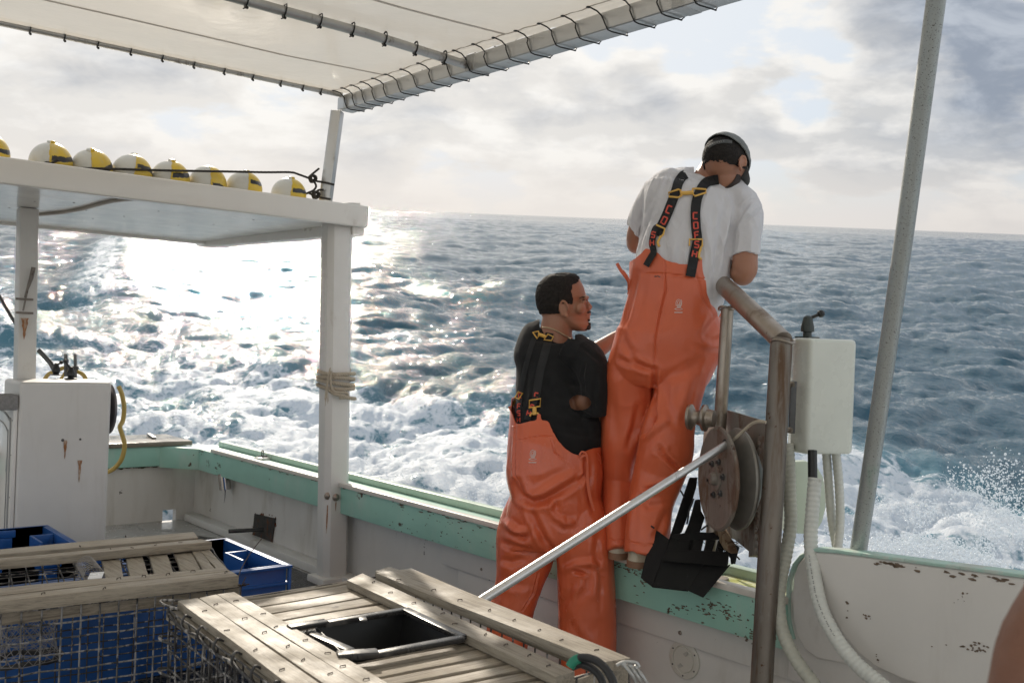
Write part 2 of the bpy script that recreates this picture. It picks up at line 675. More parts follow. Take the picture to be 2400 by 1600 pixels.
    me.loops.add(q.size)
    me.loops.foreach_set('vertex_index', q.astype(np.int32).ravel())
    me.polygons.add(len(q))
    me.polygons.foreach_set('loop_start', np.arange(0, q.size, 4, dtype=np.int32))
    me.polygons.foreach_set('use_smooth', np.ones(len(q), dtype=bool))
    me.update(calc_edges=True)
    at = me.attributes.new('foam', 'FLOAT', 'POINT')
    at.data.foreach_set('value', dens.astype(np.float32).ravel())
    m = bpy.data.materials.new('sea_water')
    m.use_nodes = True
    T = NT(m.node_tree)
    pos = T.new('ShaderNodeNewGeometry').outputs['Position']
    den = T.new('ShaderNodeAttribute', attribute_name='foam').outputs['Fac']
    cd = T.vmath('LENGTH', T.vmath('SUBTRACT', pos, tuple(CAMW)), out=1)
    # foam laced by two noises
    pz = T.mapping(pos, rot=(0, 0, 0.35), scale=(1, 0.62, 1))
    big = T.noise(pz, 0.9, 6, 0.62, 0.8)
    vor = T.new('ShaderNodeTexVoronoi', feature='DISTANCE_TO_EDGE')
    wob = T.vmath('ADD', pos, T.vmath('SCALE', T.new('ShaderNodeTexNoise').outputs[1], 0.0))
    nz = T.new('ShaderNodeTexNoise')
    T.put(nz.inputs['Vector'], pos)
    nz.inputs['Scale'].default_value = 2.2
    nz.inputs['Detail'].default_value = 4
    wob = T.vmath('ADD', pos, T.vmath('SCALE', nz.outputs[1], 0.7))
    T.put(vor.inputs['Vector'], wob)
    vor.inputs['Scale'].default_value = 2.6
    vor2 = T.new('ShaderNodeTexVoronoi', feature='DISTANCE_TO_EDGE')
    T.put(vor2.inputs['Vector'], wob)
    vor2.inputs['Scale'].default_value = 7.5
    lace = T.math('SUBTRACT', 0.32, vor.outputs[0])
    lace2 = T.math('SUBTRACT', 0.22, vor2.outputs[0])
    fine = T.noise(pos, 16, 6, 0.7)
    val = T.math('ADD', T.math('MULTIPLY', lace, 0.9), T.math('MULTIPLY', lace2, 0.6))
    val = T.math('ADD', val, T.math('MULTIPLY', T.math('SUBTRACT', big, 0.5), 1.5))
    val = T.math('ADD', val, T.math('MULTIPLY', T.math('SUBTRACT', fine, 0.5), 0.55))
    thr = T.math('MULTIPLY_ADD', den, -0.95, 0.80)
    d = T.math('SUBTRACT', val, thr)
    foam = T.math('MULTIPLY', T.ramp(d, -0.05, 0.30), T.ramp(den, 0.02, 0.14))
    # water
    rip = T.noise(T.mapping(pos, rot=(0, 0, -wd + 0.1), scale=(1.0, 0.75, 1)), 5.5, 7, 0.66, 0.4)
    rip2 = T.noise(T.mapping(pos, rot=(0, 0, -wd - 0.5), scale=(1.0, 0.7, 1)), 1.5, 7, 0.64, 0.5)
    dist = T.ramp(cd, 20, 400, 1.0, 2.2)
    h = T.math('ADD', T.math('MULTIPLY', rip, 0.034), T.math('MULTIPLY', T.math('MULTIPLY', rip2, T.ramp(cd, 15, 110, 0.02, 0.075)), dist))
    h = T.math('ADD', h, T.math('MULTIPLY', T.noise(T.mapping(pos, rot=(0, 0, -wd), scale=(1, 0.65, 1)), 0.35, 7, 0.66), T.ramp(cd, 60, 900, 0.0, 1.0)))
    bw = T.new('ShaderNodeBump')
    bw.inputs['Strength'].default_value = 1.0
    bw.inputs['Distance'].default_value = 1.0
    T.put(bw.inputs['Height'], h)
    wat = T.new('ShaderNodeBsdfPrincipled')
    T.put(wat.inputs['Base Color'], T.mix(T.ramp(den, 0.1, 0.9), (0.013, 0.064, 0.098, 1), (0.08, 0.19, 0.24, 1)))
    wat.inputs['Roughness'].default_value = 0.045
    wat.inputs['IOR'].default_value = 1.33
    T.l.new(bw.outputs[0], wat.inputs['Normal'])
    fb = T.new('ShaderNodeBump')
    fb.inputs['Strength'].default_value = 0.9
    fb.inputs['Distance'].default_value = 0.05
    T.put(fb.inputs['Height'], T.math('ADD', T.noise(pos, 7, 8, 0.7), T.math('MULTIPLY', fine, 0.3)))
    fo = T.new('ShaderNodeBsdfPrincipled')
    T.put(fo.inputs['Base Color'], T.mix(T.ramp(fine, 0.3, 0.7), (0.66, 0.72, 0.78, 1), (0.86, 0.88, 0.90, 1)))
    fo.inputs['Roughness'].default_value = 0.55
    T.l.new(fb.outputs[0], fo.inputs['Normal'])
    tl = T.new('ShaderNodeBsdfTranslucent')
    T.put(tl.inputs[0], (0.8, 0.86, 0.9, 1))
    m2 = T.new('ShaderNodeMixShader')
    m2.inputs[0].default_value = 0.25
    T.l.new(fo.outputs[0], m2.inputs[1])
    T.l.new(tl.outputs[0], m2.inputs[2])
    ms = T.new('ShaderNodeMixShader')
    T.put(ms.inputs[0], foam)
    T.l.new(wat.outputs[0], ms.inputs[1])
    T.l.new(m2.outputs[0], ms.inputs[2])
    out = T.new('ShaderNodeOutputMaterial')
    T.l.new(ms.outputs[0], out.inputs[0])
    me.materials.append(m)
    o = bpy.data.objects.new('sea', me)
    COL.objects.link(o)
    o['kind'] = 'structure'


build_sea()


def build_spray():
    """thrown water along the bow wave: real drops"""
    rng = np.random.default_rng(4)
    bm = bmesh.new()
    bmesh.ops.create_icosphere(bm, subdivisions=1, radius=1)
    base = np.array([v.co[:] for v in bm.verts])
    fac = np.array([[v.index for v in f.verts] for f in bm.faces])
    bm.free()
    n = 5200
    pts, rad = [], []
    def drops(n, px, py, d, rr):
        for i in range(n):
            p = BOAT @ P(px(rng), py(rng), d(rng))
            pts.append(p[:])
            rad.append(rr(rng))
    # sheet thrown off the bow wave
    def plume(n, x0, x1, base_y, top_y, d0, d1, r0, r1, pw=1.8):
        for i in range(n):
            px = rng.uniform(x0, x1)
            t = (px - x0) / (x1 - x0)
            h = rng.random() ** pw
            by = base_y[0] + (base_y[1] - base_y[0]) * t
            ty = top_y[0] + (top_y[1] - top_y[0]) * t + rng.normal() * 12
            c = noise.noise(Vector((px * 0.012, h * 3, 1.3)))
            if c < -0.25 + 0.35 * h * h + rng.normal() * 0.08:
                continue
            p = BOAT @ P(px, by + (ty - by) * h, rng.uniform(d0, d1))
            if p.z < -0.05:
                continue
            pts.append(p[:])
            rad.append((r0 + (r1 - r0) * rng.random() ** 2.2) * (1.15 - 0.4 * h))
    plume(11000, 2040, 2480, (1290, 1340), (1170, 1040), 5.0, 7.6, 0.0015, 0.0085, 1.5)
    plume(6000, 1930, 2480, (1290, 1340), (1190, 1170), 5.2, 8.0, 0.0015, 0.006, 1.5)
    plume(700, 2150, 2480, (1220, 1200), (1090, 1040), 5.0, 6.6, 0.002, 0.008, 1.1)
    plume(2500, 820, 1190, (1150, 1180), (1050, 1090), 6.8, 9.5, 0.0015, 0.005, 2.0)
    pts = np.array(pts)
    rad = np.array(rad)
    k = len(pts)
    sc = rng.uniform(0.7, 1.5, size=(k, 1, 3))
    V = (base[None] * rad[:, None, None] * sc + pts[:, None]).reshape(-1, 3)
    Fc = (fac[None] + (np.arange(k) * len(base))[:, None, None]).reshape(-1, 3)
    me = bpy.data.meshes.new('sea_spray')
    me.from_pydata(V.tolist(), [], Fc.tolist())
    me.polygons.foreach_set('use_smooth', [True] * len(me.polygons))
    m = bpy.data.materials.new('spray_drops')
    m.use_nodes = True
    T = NT(m.node_tree)
    bs = T.new('ShaderNodeBsdfPrincipled')
    T.put(bs.inputs['Base Color'], (0.85, 0.89, 0.93, 1))
    bs.inputs['Roughness'].default_value = 0.15
    tl = T.new('ShaderNodeBsdfTranslucent')
    T.put(tl.inputs[0], (0.9, 0.94, 0.97, 1))
    mm = T.new('ShaderNodeMixShader')
    mm.inputs[0].default_value = 0.45
    T.l.new(bs.outputs[0], mm.inputs[1])
    T.l.new(tl.outputs[0], mm.inputs[2])
    out = T.new('ShaderNodeOutputMaterial')
    T.l.new(mm.outputs[0], out.inputs[0])
    me.materials.append(m)
    o = bpy.data.objects.new('sea_spray', me)
    COL.objects.link(o)
    tag(o, 'white drops of spray thrown up from the bow wave', 'spray', kind='stuff')


build_spray()
# ------------------------------------------------------------------ paints and metals
WHITE = pbr('white_paint', (0.64, 0.62, 0.585), 0.38, second=((0.50, 0.46, 0.41), (1, 1, 0.12), 7, 0.56, 0.92), var=0.05, vscale=3.5, bump=0.25, bscale=60, bdist=0.0015,
            stain=(0.36, 0.30, 0.24), stain_scale=3.2, stain_lo=0.60, stain_hi=0.78, stain2=(0.12, 0.10, 0.08), s2_scale=14, s2_lo=0.735, s2_hi=0.75)
WHITEG = pbr('white_gloss_paint', (0.72, 0.69, 0.64), 0.17, var=0.04, vscale=2.5, bump=0.18, bscale=25, bdist=0.002,
             stain=(0.42, 0.36, 0.30), stain_scale=4, stain_lo=0.64, stain_hi=0.80)
WALLW = pbr('bulwark_white_paint', (0.62, 0.595, 0.56), 0.45, second=((0.42, 0.38, 0.32), (1, 1, 0.25), 3.2, 0.52, 0.80), var=0.07, vscale=2.2, bump=0.35, bscale=45, bdist=0.002, stretch=(1, 1, 0.6),
            stain=(0.30, 0.25, 0.20), stain_scale=2.4, stain_lo=0.58, stain_hi=0.80, stain2=(0.10, 0.085, 0.07), s2_scale=11, s2_lo=0.70, s2_hi=0.715)
GREEN = pbr('seafoam_green_paint', (0.29, 0.52, 0.43), 0.45, var=0.09, vscale=3, bump=0.3, bscale=60, bdist=0.0015,
            stain=(0.42, 0.54, 0.47), stain_scale=2.6, stain_lo=0.52, stain_hi=0.72, stain2=(0.085, 0.06, 0.04), s2_scale=12, s2_lo=0.665, s2_hi=0.68)
PALEG = pbr('pale_green_paint', (0.50, 0.62, 0.50), 0.3, var=0.08, vscale=5, stain=(0.25, 0.22, 0.14), stain_scale=5, stain_lo=0.6, stain_hi=0.75)
DECKM = pbr('wet_deck_paint', (0.40, 0.39, 0.37), 0.22, var=0.12, vscale=2.2, bump=0.3, bscale=30, bdist=0.003,
            stain=(0.12, 0.11, 0.10), stain_scale=5, stain_lo=0.55, stain_hi=0.75)
RUST = pbr('rust', (0.16, 0.055, 0.02), 0.85, var=0.25, vscale=20, bump=0.8, bscale=80, bdist=0.003)
RUSTY = pbr('rusty_plate', (0.205, 0.18, 0.155), 0.55, metal=0.35, var=0.15, vscale=14, bump=0.6, bscale=70, bdist=0.002, stretch=(1, 1, 0.5),
            stain=(0.125, 0.062, 0.034), stain_scale=11, stain_lo=0.48, stain_hi=0.64, stain2=(0.06, 0.03, 0.02), s2_scale=24, s2_lo=0.62, s2_hi=0.66)
GALV = pbr('galvanised_steel', (0.44, 0.44, 0.43), 0.42, metal=0.75, var=0.12, vscale=12, bump=0.35, bscale=90, bdist=0.001,
           stain=(0.20, 0.18, 0.16), stain_scale=14, stain_lo=0.55, stain_hi=0.70)
ALU = pbr('aluminium_beam', (0.56, 0.56, 0.55), 0.36, metal=0.7, var=0.06, vscale=5, bump=0.2, bscale=60, bdist=0.001,
          stain=(0.30, 0.27, 0.23), stain_scale=7, stain_lo=0.6, stain_hi=0.75)
STEEL = pbr('stained_steel', (0.33, 0.285, 0.24), 0.38, metal=0.8, var=0.10, vscale=9, bump=0.3, bscale=60, bdist=0.001, stretch=(1, 1, 0.35),
            stain=(0.17, 0.095, 0.05), stain_scale=10, stain_lo=0.50, stain_hi=0.78, stain2=(0.10, 0.06, 0.04), s2_scale=55, s2_lo=0.64, s2_hi=0.72)
BLACKP = pbr('black_plastic', (0.012, 0.012, 0.012), 0.42, var=0.1, bump=0.2, bscale=80)
BLACKM = pbr('black_rubber', (0.018, 0.018, 0.019), 0.55, var=0.2, bump=0.5, bscale=50)
ROPED = pbr('dark_cord', (0.045, 0.04, 0.035), 0.85, var=0.2, vscale=60, bump=0.8, bscale=250, bdist=0.003)
ROPEB = pbr('beige_rope', (0.42, 0.36, 0.28), 0.9, var=0.15, vscale=40, bump=0.7, bscale=150, bdist=0.003)
BLUEP = pbr('blue_crate_plastic', (0.015, 0.085, 0.29), 0.35, var=0.12, vscale=7, bump=0.2, bscale=60,
            stain=(0.16, 0.22, 0.33), stain_scale=9, stain_lo=0.62, stain_hi=0.78)
YEL = pbr('yellow_hose_rubber', (0.50, 0.36, 0.10), 0.5, var=0.1)
DKMETAL = pbr('dark_metal', (0.10, 0.10, 0.10), 0.4, metal=0.7, var=0.15, vscale=30)
YELM = pbr('yellow_stained_paint', (0.55, 0.56, 0.16), 0.25, var=0.15, vscale=6, stain=(0.6, 0.62, 0.5), stain_scale=6, stain_lo=0.45, stain_hi=0.6)


def vinyl():
    m = pbr('canopy_vinyl', (0.93, 0.90, 0.85), 0.13, var=0.015, vscale=2.0, bump=0.5, bscale=2.2, bdist=0.02, rvar=0.05, trans=0.55, spec=0.9)
    return m


VINYL = vinyl()

# ------------------------------------------------------------------ the hull
boat = thing('fishing_boat', 'white fishing boat hull with seafoam green rail and worn white bulwark', 'boat', (0.6, 3.0, 0.0))
obj('deck', MB().box((-2.0, -3.0, -0.06), (3.06, 7.2, 0.0)), DECKM, boat)
hull = MB()
hull.prism([(3.062, -3, 0.4), (3.13, -3, 0.545), (3.15, -3, 0.30), (2.95, -3, -1.3), (2.85, -3, -1.3)], (0, 10.2, 0))
hull.prism([(-2.0, -3, 0.4), (-2.1, -3, 0.545), (-2.14, -3, 0.30), (-1.94, -3, -1.3), (-1.84, -3, -1.3)], (0, 10.2, 0))
obj('hull_side', hull, WHITE, boat)
XW = 3.0
wall = MB()
wall.box((XW, 1.2, 0.0), (XW + 0.06, 7.2, 0.45))
wall.box((XW, -3.0, 0.0), (XW + 0.06, 1.196, 0.72))
obj('bulwark_wall', wall, WALLW, boat)
obj('waterway_ledge', MB().box((2.90, 1.0, 0.001), (XW - 0.002, 7.13, 0.055)), WHITE, boat, bevel=0.012)
strip = MB()
strip.box((XW - 0.035, 1.0, 0.285), (XW - 0.002, 4.02, 0.408))
strip.box((XW - 0.018, 1.0, 0.003), (XW - 0.002, 3.90, 0.283))
obj('bulwark_planking', strip, WALLW, boat, bevel=0.004)
# the transom, pieced round its drain hole
tr = MB()
tr.box((-2.0, 7.2, 0.078), (3.06, 7.26, 0.45))
tr.box((-2.0, 7.2, -0.06), (2.765, 7.26, 0.078))
tr.box((2.865, 7.2, -0.06), (3.06, 7.26, 0.078))
obj('transom', tr, WALLW, boat)
band = MB()
band.box((-2.0, 7.13, 0.412), (2.88, 7.199, 0.556))
obj('transom_rail', band, GREEN, boat, bevel=0.012)
cap = MB()
cap.box((-2.0, 7.10, 0.558), (2.93, 7.62, 0.592))
obj('transom_cap', cap, pbr('wet_cap_board', (0.20, 0.17, 0.13), 0.16, var=0.2, vscale=4, bump=0.5, bscale=12, bdist=0.004), boat, bevel=0.006)
for a_, b_, w_ in (((1.95, 7.30, 0.60), (2.12, 7.30, 0.60), 0.05), ((2.05, 7.42, 0.60), (2.22, 7.42, 0.60), 0.04), ((2.72, 7.30, 0.60), (2.78, 7.58, 0.60), 0.03)):
    obj('cap_fitting', MB().beam(a_, b_, w_, 0.012), DKMETAL, boat, bevel=0.003)
port = MB()
port.box((-2.06, -3, 0.0), (-2.0, 7.2, 0.52))
port.box((-2.14, -3, 0.52), (-1.9, 7.2, 0.56))
obj('port_bulwark', port, WHITE, boat)

# the gunwale: green face and top between two pale rails, its corner to the transom splayed
g = MB()
prof = lambda y: [(2.90, y, 0.402), (XW - 0.001, y, 0.402), (XW - 0.001, y, 0.452), (3.12, y, 0.452), (3.12, y, 0.552), (2.90, y, 0.552)]
g.prism(prof(1.97), (0, 5.16, 0))
g.prism([(2.70, 7.131, 0.402), (2.90, 6.90, 0.402), (2.90, 7.131, 0.402)], (0, 0, 0.153))
gun = obj('gunwale', g, GREEN, boat, bevel=0.008)
r1 = MB()
r1.box((2.886, 1.97, 0.5525), (2.932, 6.68, 0.578))
obj('inner_rail', r1, pbr('worn_white_rail', (0.62, 0.58, 0.52), 0.35, var=0.1, vscale=12, stain=(0.16, 0.12, 0.08), stain_scale=16, stain_lo=0.62, stain_hi=0.68), gun, bevel=0.007)
r2 = MB()
r2.box((3.085, 1.97, 0.5525), (3.135, 7.0, 0.592))
obj('outer_rail', r2, PALEG, gun, bevel=0.008)
yl = MB()
yl.box((2.935, 1.98, 0.5526), (3.083, 2.35, 0.5566))
obj('stained_strip', yl, YELM, gun)
# bare flaking wood under the rail's edge
random.seed(11)
fl = MB()
def flake(c, w, h, x=2.8985):
    if c[1] - w < 2.0:
        return
    n = 11
    ph = random.random() * 9
    pts = []
    for i in range(n):
        a = 2 * math.pi * i / n
        rr = random.uniform(0.45, 1.25)
        pts.append((x, c[1] + math.cos(a) * w * rr, min(c[2] + math.sin(a) * h * rr, 0.5515)))
    fl.prism(pts, (-0.0012, 0, 0))
def cluster(y, z, w, h):
    for _ in range(int(6 + w * 260)):
        flake((0, y + random.gauss(0, w * 0.8), z + random.gauss(0, h * 0.9)), random.uniform(0.002, 0.011), random.uniform(0.0012, 0.004))
for i in range(90):
    y = random.uniform(1.4, 6.7)
    flake((0, y, 0.552 - abs(random.gauss(0, 0.008))), random.uniform(0.004, 0.026), random.uniform(0.001, 0.004))
for y, z, w, h in ((2.25, 0.485, 0.05, 0.012), (2.18, 0.47, 0.035, 0.012), (2.05, 0.43, 0.05, 0.010), (2.42, 0.44, 0.03, 0.008), (2.30, 0.45, 0.02, 0.01),
                   (1.95, 0.535, 0.10, 0.012), (1.85, 0.54, 0.08, 0.010), (1.93, 0.42, 0.05, 0.012), (2.12, 0.41, 0.03, 0.008), (2.8, 0.47, 0.02, 0.004), (2.6, 0.5, 0.015, 0.004),
                   (2.7, 0.53, 0.10, 0.008), (2.55, 0.54, 0.06, 0.012), (6.75, 0.47, 0.03, 0.018), (6.55, 0.48, 0.02, 0.010), (6.6, 0.45, 0.02, 0.008), (4.95, 0.47, 0.012, 0.05), (6.85, 0.53, 0.03, 0.014)):
    cluster(y, z, w, h)
for i in range(150):
    y = random.uniform(1.4, 4.4)
    flake((0, y, random.uniform(0.41, 0.545)), random.uniform(0.002, 0.009), random.uniform(0.001, 0.003))
tag(obj('flaked_paint', fl, pbr('bare_wood', (0.15, 0.11, 0.08), 0.9, var=0.3, vscale=60), gun, merge=False), kind='stuff')
# grime line and moss below the green on the transom corner
mo = MB()
for i in range(70):
    x = random.uniform(1.85, 2.72)
    n = 8
    c = Vector((x, 7.1985, 0.408 - abs(random.gauss(0, 0.006))))
    mo.prism([(c.x + math.cos(a) * random.uniform(0.008, 0.03), c.y, min(c.z + math.sin(a) * random.uniform(0.004, 0.012), 0.411)) for a in [2 * math.pi * k / n for k in range(n)]], (0, -0.001, 0))
for i in range(26):
    y = random.uniform(6.3, 7.1)
    c = Vector((XW - 0.0015, y, 0.396 - abs(random.gauss(0, 0.006))))
    mo.prism([(c.x, c.y + math.cos(a) * random.uniform(0.008, 0.03), min(c.z + math.sin(a) * random.uniform(0.004, 0.012), 0.4)) for a in [2 * math.pi * k / 8 for k in range(8)]], (-0.001, 0, 0))
tag(obj('moss_line', mo, pbr('moss', (0.06, 0.07, 0.03), 0.95, var=0.4, vscale=50), boat, merge=False), kind='stuff')

# fittings on the bulwark
def bolt(p, ax, r=0.008, h=0.005, mat=None, parent=None, name='bolt'):
    m_ = MB()
    m_.lathe(p, ax, [(-0.001, r), (h * 0.5, r), (h, r * 0.7)], seg=14)
    return obj(name, m_, mat or STEEL, parent)

rh = MB()
c = PX(524, 1112, 2.93)
d = Vector((0.012, -0.01, -0.105))
rh.lathe(c + Vector((0, 0, 0.01)), d, [(0, 0.040), (0.112, 0.040), (0.112, 0.034), (0.02, 0.034)], seg=24, cap=False)
rh.tube([c + d * 1.0, c + d * 1.0 + Vector((0.0, 0, -0.05)), c + d * 1.0 + Vector((-0.005, 0, -0.09))], [0.004, 0.003, 0.001], 6)
obj('rod_holder', rh, pbr('polished_steel', (0.5, 0.48, 0.46), 0.15, metal=1.0, var=0.1), boat)
sp = MB()
q = [PX(x, y, XW - 0.003) for x, y in ((598, 1203), (647, 1214), (638, 1274), (592, 1262))]
sp.prism(q, (-0.006, 0, 0))
scp = obj('rusty_plate', sp, pbr('eaten_steel', (0.055, 0.05, 0.045), 0.6, metal=0.4, var=0.3, vscale=20, stain=(0.20, 0.07, 0.025), stain_scale=20, stain_lo=0.55, stain_hi=0.62), boat, label='rusty square plate with a short pipe through it')
pp = MB()
a = PX(617, 1240, XW - 0.005)
pp.tube([a, a + Vector((-0.22, 0.045, 0.0))], 0.013, 14)
obj('pipe_stub', pp, DKMETAL, scp)
rs = MB()
for i in range(40):
    t = random.random()
    e = random.choice([(q[0], q[1]), (q[1], q[2]), (q[3], q[0]), (q[2], q[3])])
    c = e[0].lerp(e[1], t) + Vector((0.0005, random.gauss(0, 0.008), random.gauss(0, 0.006)))
    rr = random.uniform(0.003, 0.012)
    rs.prism([(XW - 0.0012, c.y + math.cos(k) * rr * random.uniform(.6, 1.3), c.z + math.sin(k) * rr * random.uniform(.6, 1.3)) for k in [2 * math.pi * j / 7 for j in range(7)]], (-0.001, 0, 0))
tag(obj('rust_bloom', rs, RUST, scp, merge=False), kind='stuff')

def rust_streak(p, ax, w, h, parent):
    """a run of rust below a fastener, lying on the paint"""
    p = Vector(p)
    ax = Vector(ax)
    sd = ax.cross(Vector((0, 0, 1))).normalized()
    n = 8
    L_, R_ = [], []
    for i in range(n + 1):
        t = i / n
        ww = w * (1 - t) ** 0.7 * random.uniform(0.7, 1.2) / 2 + 0.0006
        L_.append(p + sd * -ww + Vector((0, 0, -h * t)) + ax * 0.0008)
        R_.append(p + sd * (ww * random.uniform(.6, 1.1)) + Vector((0, 0, -h * t)) + ax * 0.0008)
    m_ = MB()
    m_.prism(L_ + R_[::-1], ax * 0.0006)
    return obj('rust_streak', m_, pbr('rust_run', (0.30, 0.13, 0.05), 0.8, var=0.3, vscale=40, stain=(0.5, 0.42, 0.34), stain_scale=30, stain_lo=0.45, stain_hi=0.6), parent, merge=False)

# fairlead on the rail top
fb = MB()
cf = PZ(615, 1073, 0.56)
fb.lathe((cf.x, cf.y, 0.5535), (0, 0, 1), [(0, 0.055), (0.010, 0.055), (0.014, 0.045)], seg=24)
fl_ = obj('rail_eye_base', fb, WHITEG, gun)
fe = MB()
for s_ in (-1, 1):
    fe.tube([(cf.x, cf.y + s_ * 0.012, 0.565), (cf.x, cf.y + s_ * 0.012, 0.605), (cf.x, cf.y + s_ * 0.006, 0.612)], 0.004, 8)
fe.tube([(cf.x - .03, cf.y, 0.572), (cf.x + .03, cf.y, 0.572)], 0.006, 8)
obj('rail_eye', fe, DKMETAL, gun)
ms = MB()
cf2 = PZ(1706, 1350, 0.56)
ms.lathe((3.0, cf2.y, 0.557), (0, 0, 1), [(0, 0.036), (0.006, 0.034), (0.008, 0.02)], seg=24)
obj('deck_filler_cap', ms, STEEL, gun)

# round inspection plate
ic = PX(1605, 1544, XW - 0.019)
ip = MB()
ip.lathe(ic, (-1, 0, 0), [(0, 0.073), (0.006, 0.072), (0.008, 0.068), (0.008, 0.053), (0.005, 0.051), (0.005, 0.049), (0.009, 0.047), (0.009, 0.001)], seg=48)
plate = obj('inspection_plate', ip, pbr('cream_plastic', (0.56, 0.53, 0.47), 0.4, var=0.06, stain=(0.3, 0.26, 0.2), stain_scale=14, stain_lo=0.6, stain_hi=0.75), boat, label='round cream inspection plate')
for k in range(6):
    a = math.pi / 6 + k * math.pi / 3
    bolt(ic + Vector((-0.008, math.cos(a) * 0.061, math.sin(a) * 0.061)), (-1, 0, 0), 0.0035, 0.002, DKMETAL, plate, 'screw')
for a in (R(115), R(295)):
    nb = MB()
    c = ic + Vector((-0.009, math.cos(a) * 0.028, math.sin(a) * 0.028))
    ca, sa = math.cos(a + .5), math.sin(a + .5)
    nb.prism([c + Vector((0, ca * y - sa * z, sa * y + ca * z)) for y, z in ((-0.012, -0.006), (0.010, -0.006), (0.012, 0.006), (-0.006, 0.008))], (-0.003, 0, 0))
    obj('finger_slot', nb, pbr('cream_shadow', (0.42, 0.40, 0.36), 0.5), plate)
bolt(PX(1594, 1482, XW - 0.036), (-1, 0, 0), 0.008, 0.005, STEEL, boat)
bolt(PX(1128, 1333, XW - 0.036), (-1, 0, 0), 0.007, 0.004, STEEL, boat)
bolt(PX(1147, 1358, XW - 0.019), (-1, 0, 0), 0.003, 0.002, DKMETAL, boat)
tl = PX(759, 1125, 2.898)

# ------------------------------------------------------------------ the raised quarter ahead of the rail
pan = MB()
o1 = [(1908, 1292), (1917, 1330), (1930, 1385), (1946, 1432), (1972, 1482), (2008, 1528), (2050, 1562), (2110, 1590), (2190, 1616), (2500, 1700), (2560, 1700), (2560, 1376), (2400, 1354), (2250, 1334), (2120, 1317), (2020, 1303), (1960, 1296)]
q = [PX(x, y, 2.84) for x, y in o1]
pan.prism(q, (0.055, 0, 0))
fwd_b = obj('raised_bulwark', pan, WALLW, boat, bevel=0.012, segs=3, label='raised white bulwark panel with a curved cut-away end')
cp = MB()
top = [PX(x, y, 2.84) for x, y in ((1905, 1291), (1960, 1295), (2020, 1302), (2120, 1316), (2250, 1333), (2400, 1353), (2560, 1375))]
for a, b in zip(top[:-1], top[1:]):
    cp.beam(a + Vector((0.030, 0, 0.004)), b + Vector((0.030, 0, 0.004)), 0.064, 0.010)
obj('bulwark_cap', cp, pbr('chalky_green', (0.36, 0.53, 0.46), 0.5, var=0.08, vscale=6, stain=(0.5, 0.52, 0.48), stain_scale=8, stain_lo=0.45, stain_hi=0.6), fwd_b, bevel=0.003)
fl2 = MB()
random.seed(5)
for i in range(38):
    x = random.uniform(2040, 2440) if i % 3 else random.uniform(2050, 2110)
    yb = 1303 + (x - 2020) * 0.137 + abs(random.gauss(0, 5)) + 7
    c = PX(x, yb, 2.8395)
    rr = random.uniform(0.0015, 0.008)
    fl2.prism([(c.x, c.y + math.cos(k) * rr * random.uniform(.8, 2.2), c.z + math.sin(k) * rr * random.uniform(.3, .8)) for k in [2 * math.pi * j / 7 for j in range(7)]], (-0.001, 0, 0))
for (x, y, n_, sx, sy) in ((2270, 1512, 14, 30, 5), (2290, 1520, 10, 16, 5), (2032, 1445, 5, 6, 4), (2260, 1400, 6, 10, 8), (1984, 1430, 4, 3, 14), (2052, 1540, 5, 8, 12)):
    for k in range(n_):
        c = PX(x + random.gauss(0, sx), y + random.gauss(0, sy), 2.8395)
        rr = random.uniform(0.001, 0.005)
        fl2.prism([(c.x, c.y + math.cos(a) * rr * random.uniform(.6, 1.6), c.z + math.sin(a) * rr * random.uniform(.4, 1)) for a in [2 * math.pi * j / 7 for j in range(7)]], (-0.001, 0, 0))
tag(obj('paint_chip', fl2, MATS['bare_wood'], fwd_b, merge=False), kind='stuff')
rec = MB()
o2 = [(1884, 1302), (1868, 1322), (1858, 1352), (1854, 1400), (1856, 1450), (1866, 1492), (1884, 1522), (1912, 1543), (1960, 1553), (2200, 1600), (2200, 1340), (1960, 1300), (1910, 1294)]
rec.prism([PX(x, y, 2.915) for x, y in o2], (0.05, 0, 0))
obj('bulwark_shoulder', rec, WALLW, boat, bevel=0.015, segs=3)
ed = MB()
pts = [PX(x, y, 2.935) for x, y in ((1950, 1292), (1900, 1294), (1880, 1304), (1864, 1324), (1853, 1356), (1849, 1400), (1851, 1450), (1862, 1496))]
ed.tube(pts, 0.012, 10, flat=0.010)
obj('shoulder_edge', ed, MATS['chalky_green'], boat)
wq = MB()
wq.box((2.93, 1.2, 0.30), (3.05, 1.967, 0.60))
obj('quarter_filler', wq, WALLW, boat, bevel=0.01)
gp = MB()
gp.box((2.95, 1.28, 0.02), (2.972, 1.30, 0.40))
obj('gap_shade_strip', gp, BLACKM, boat)  # solid black strip stands in for the shade inside an open gap

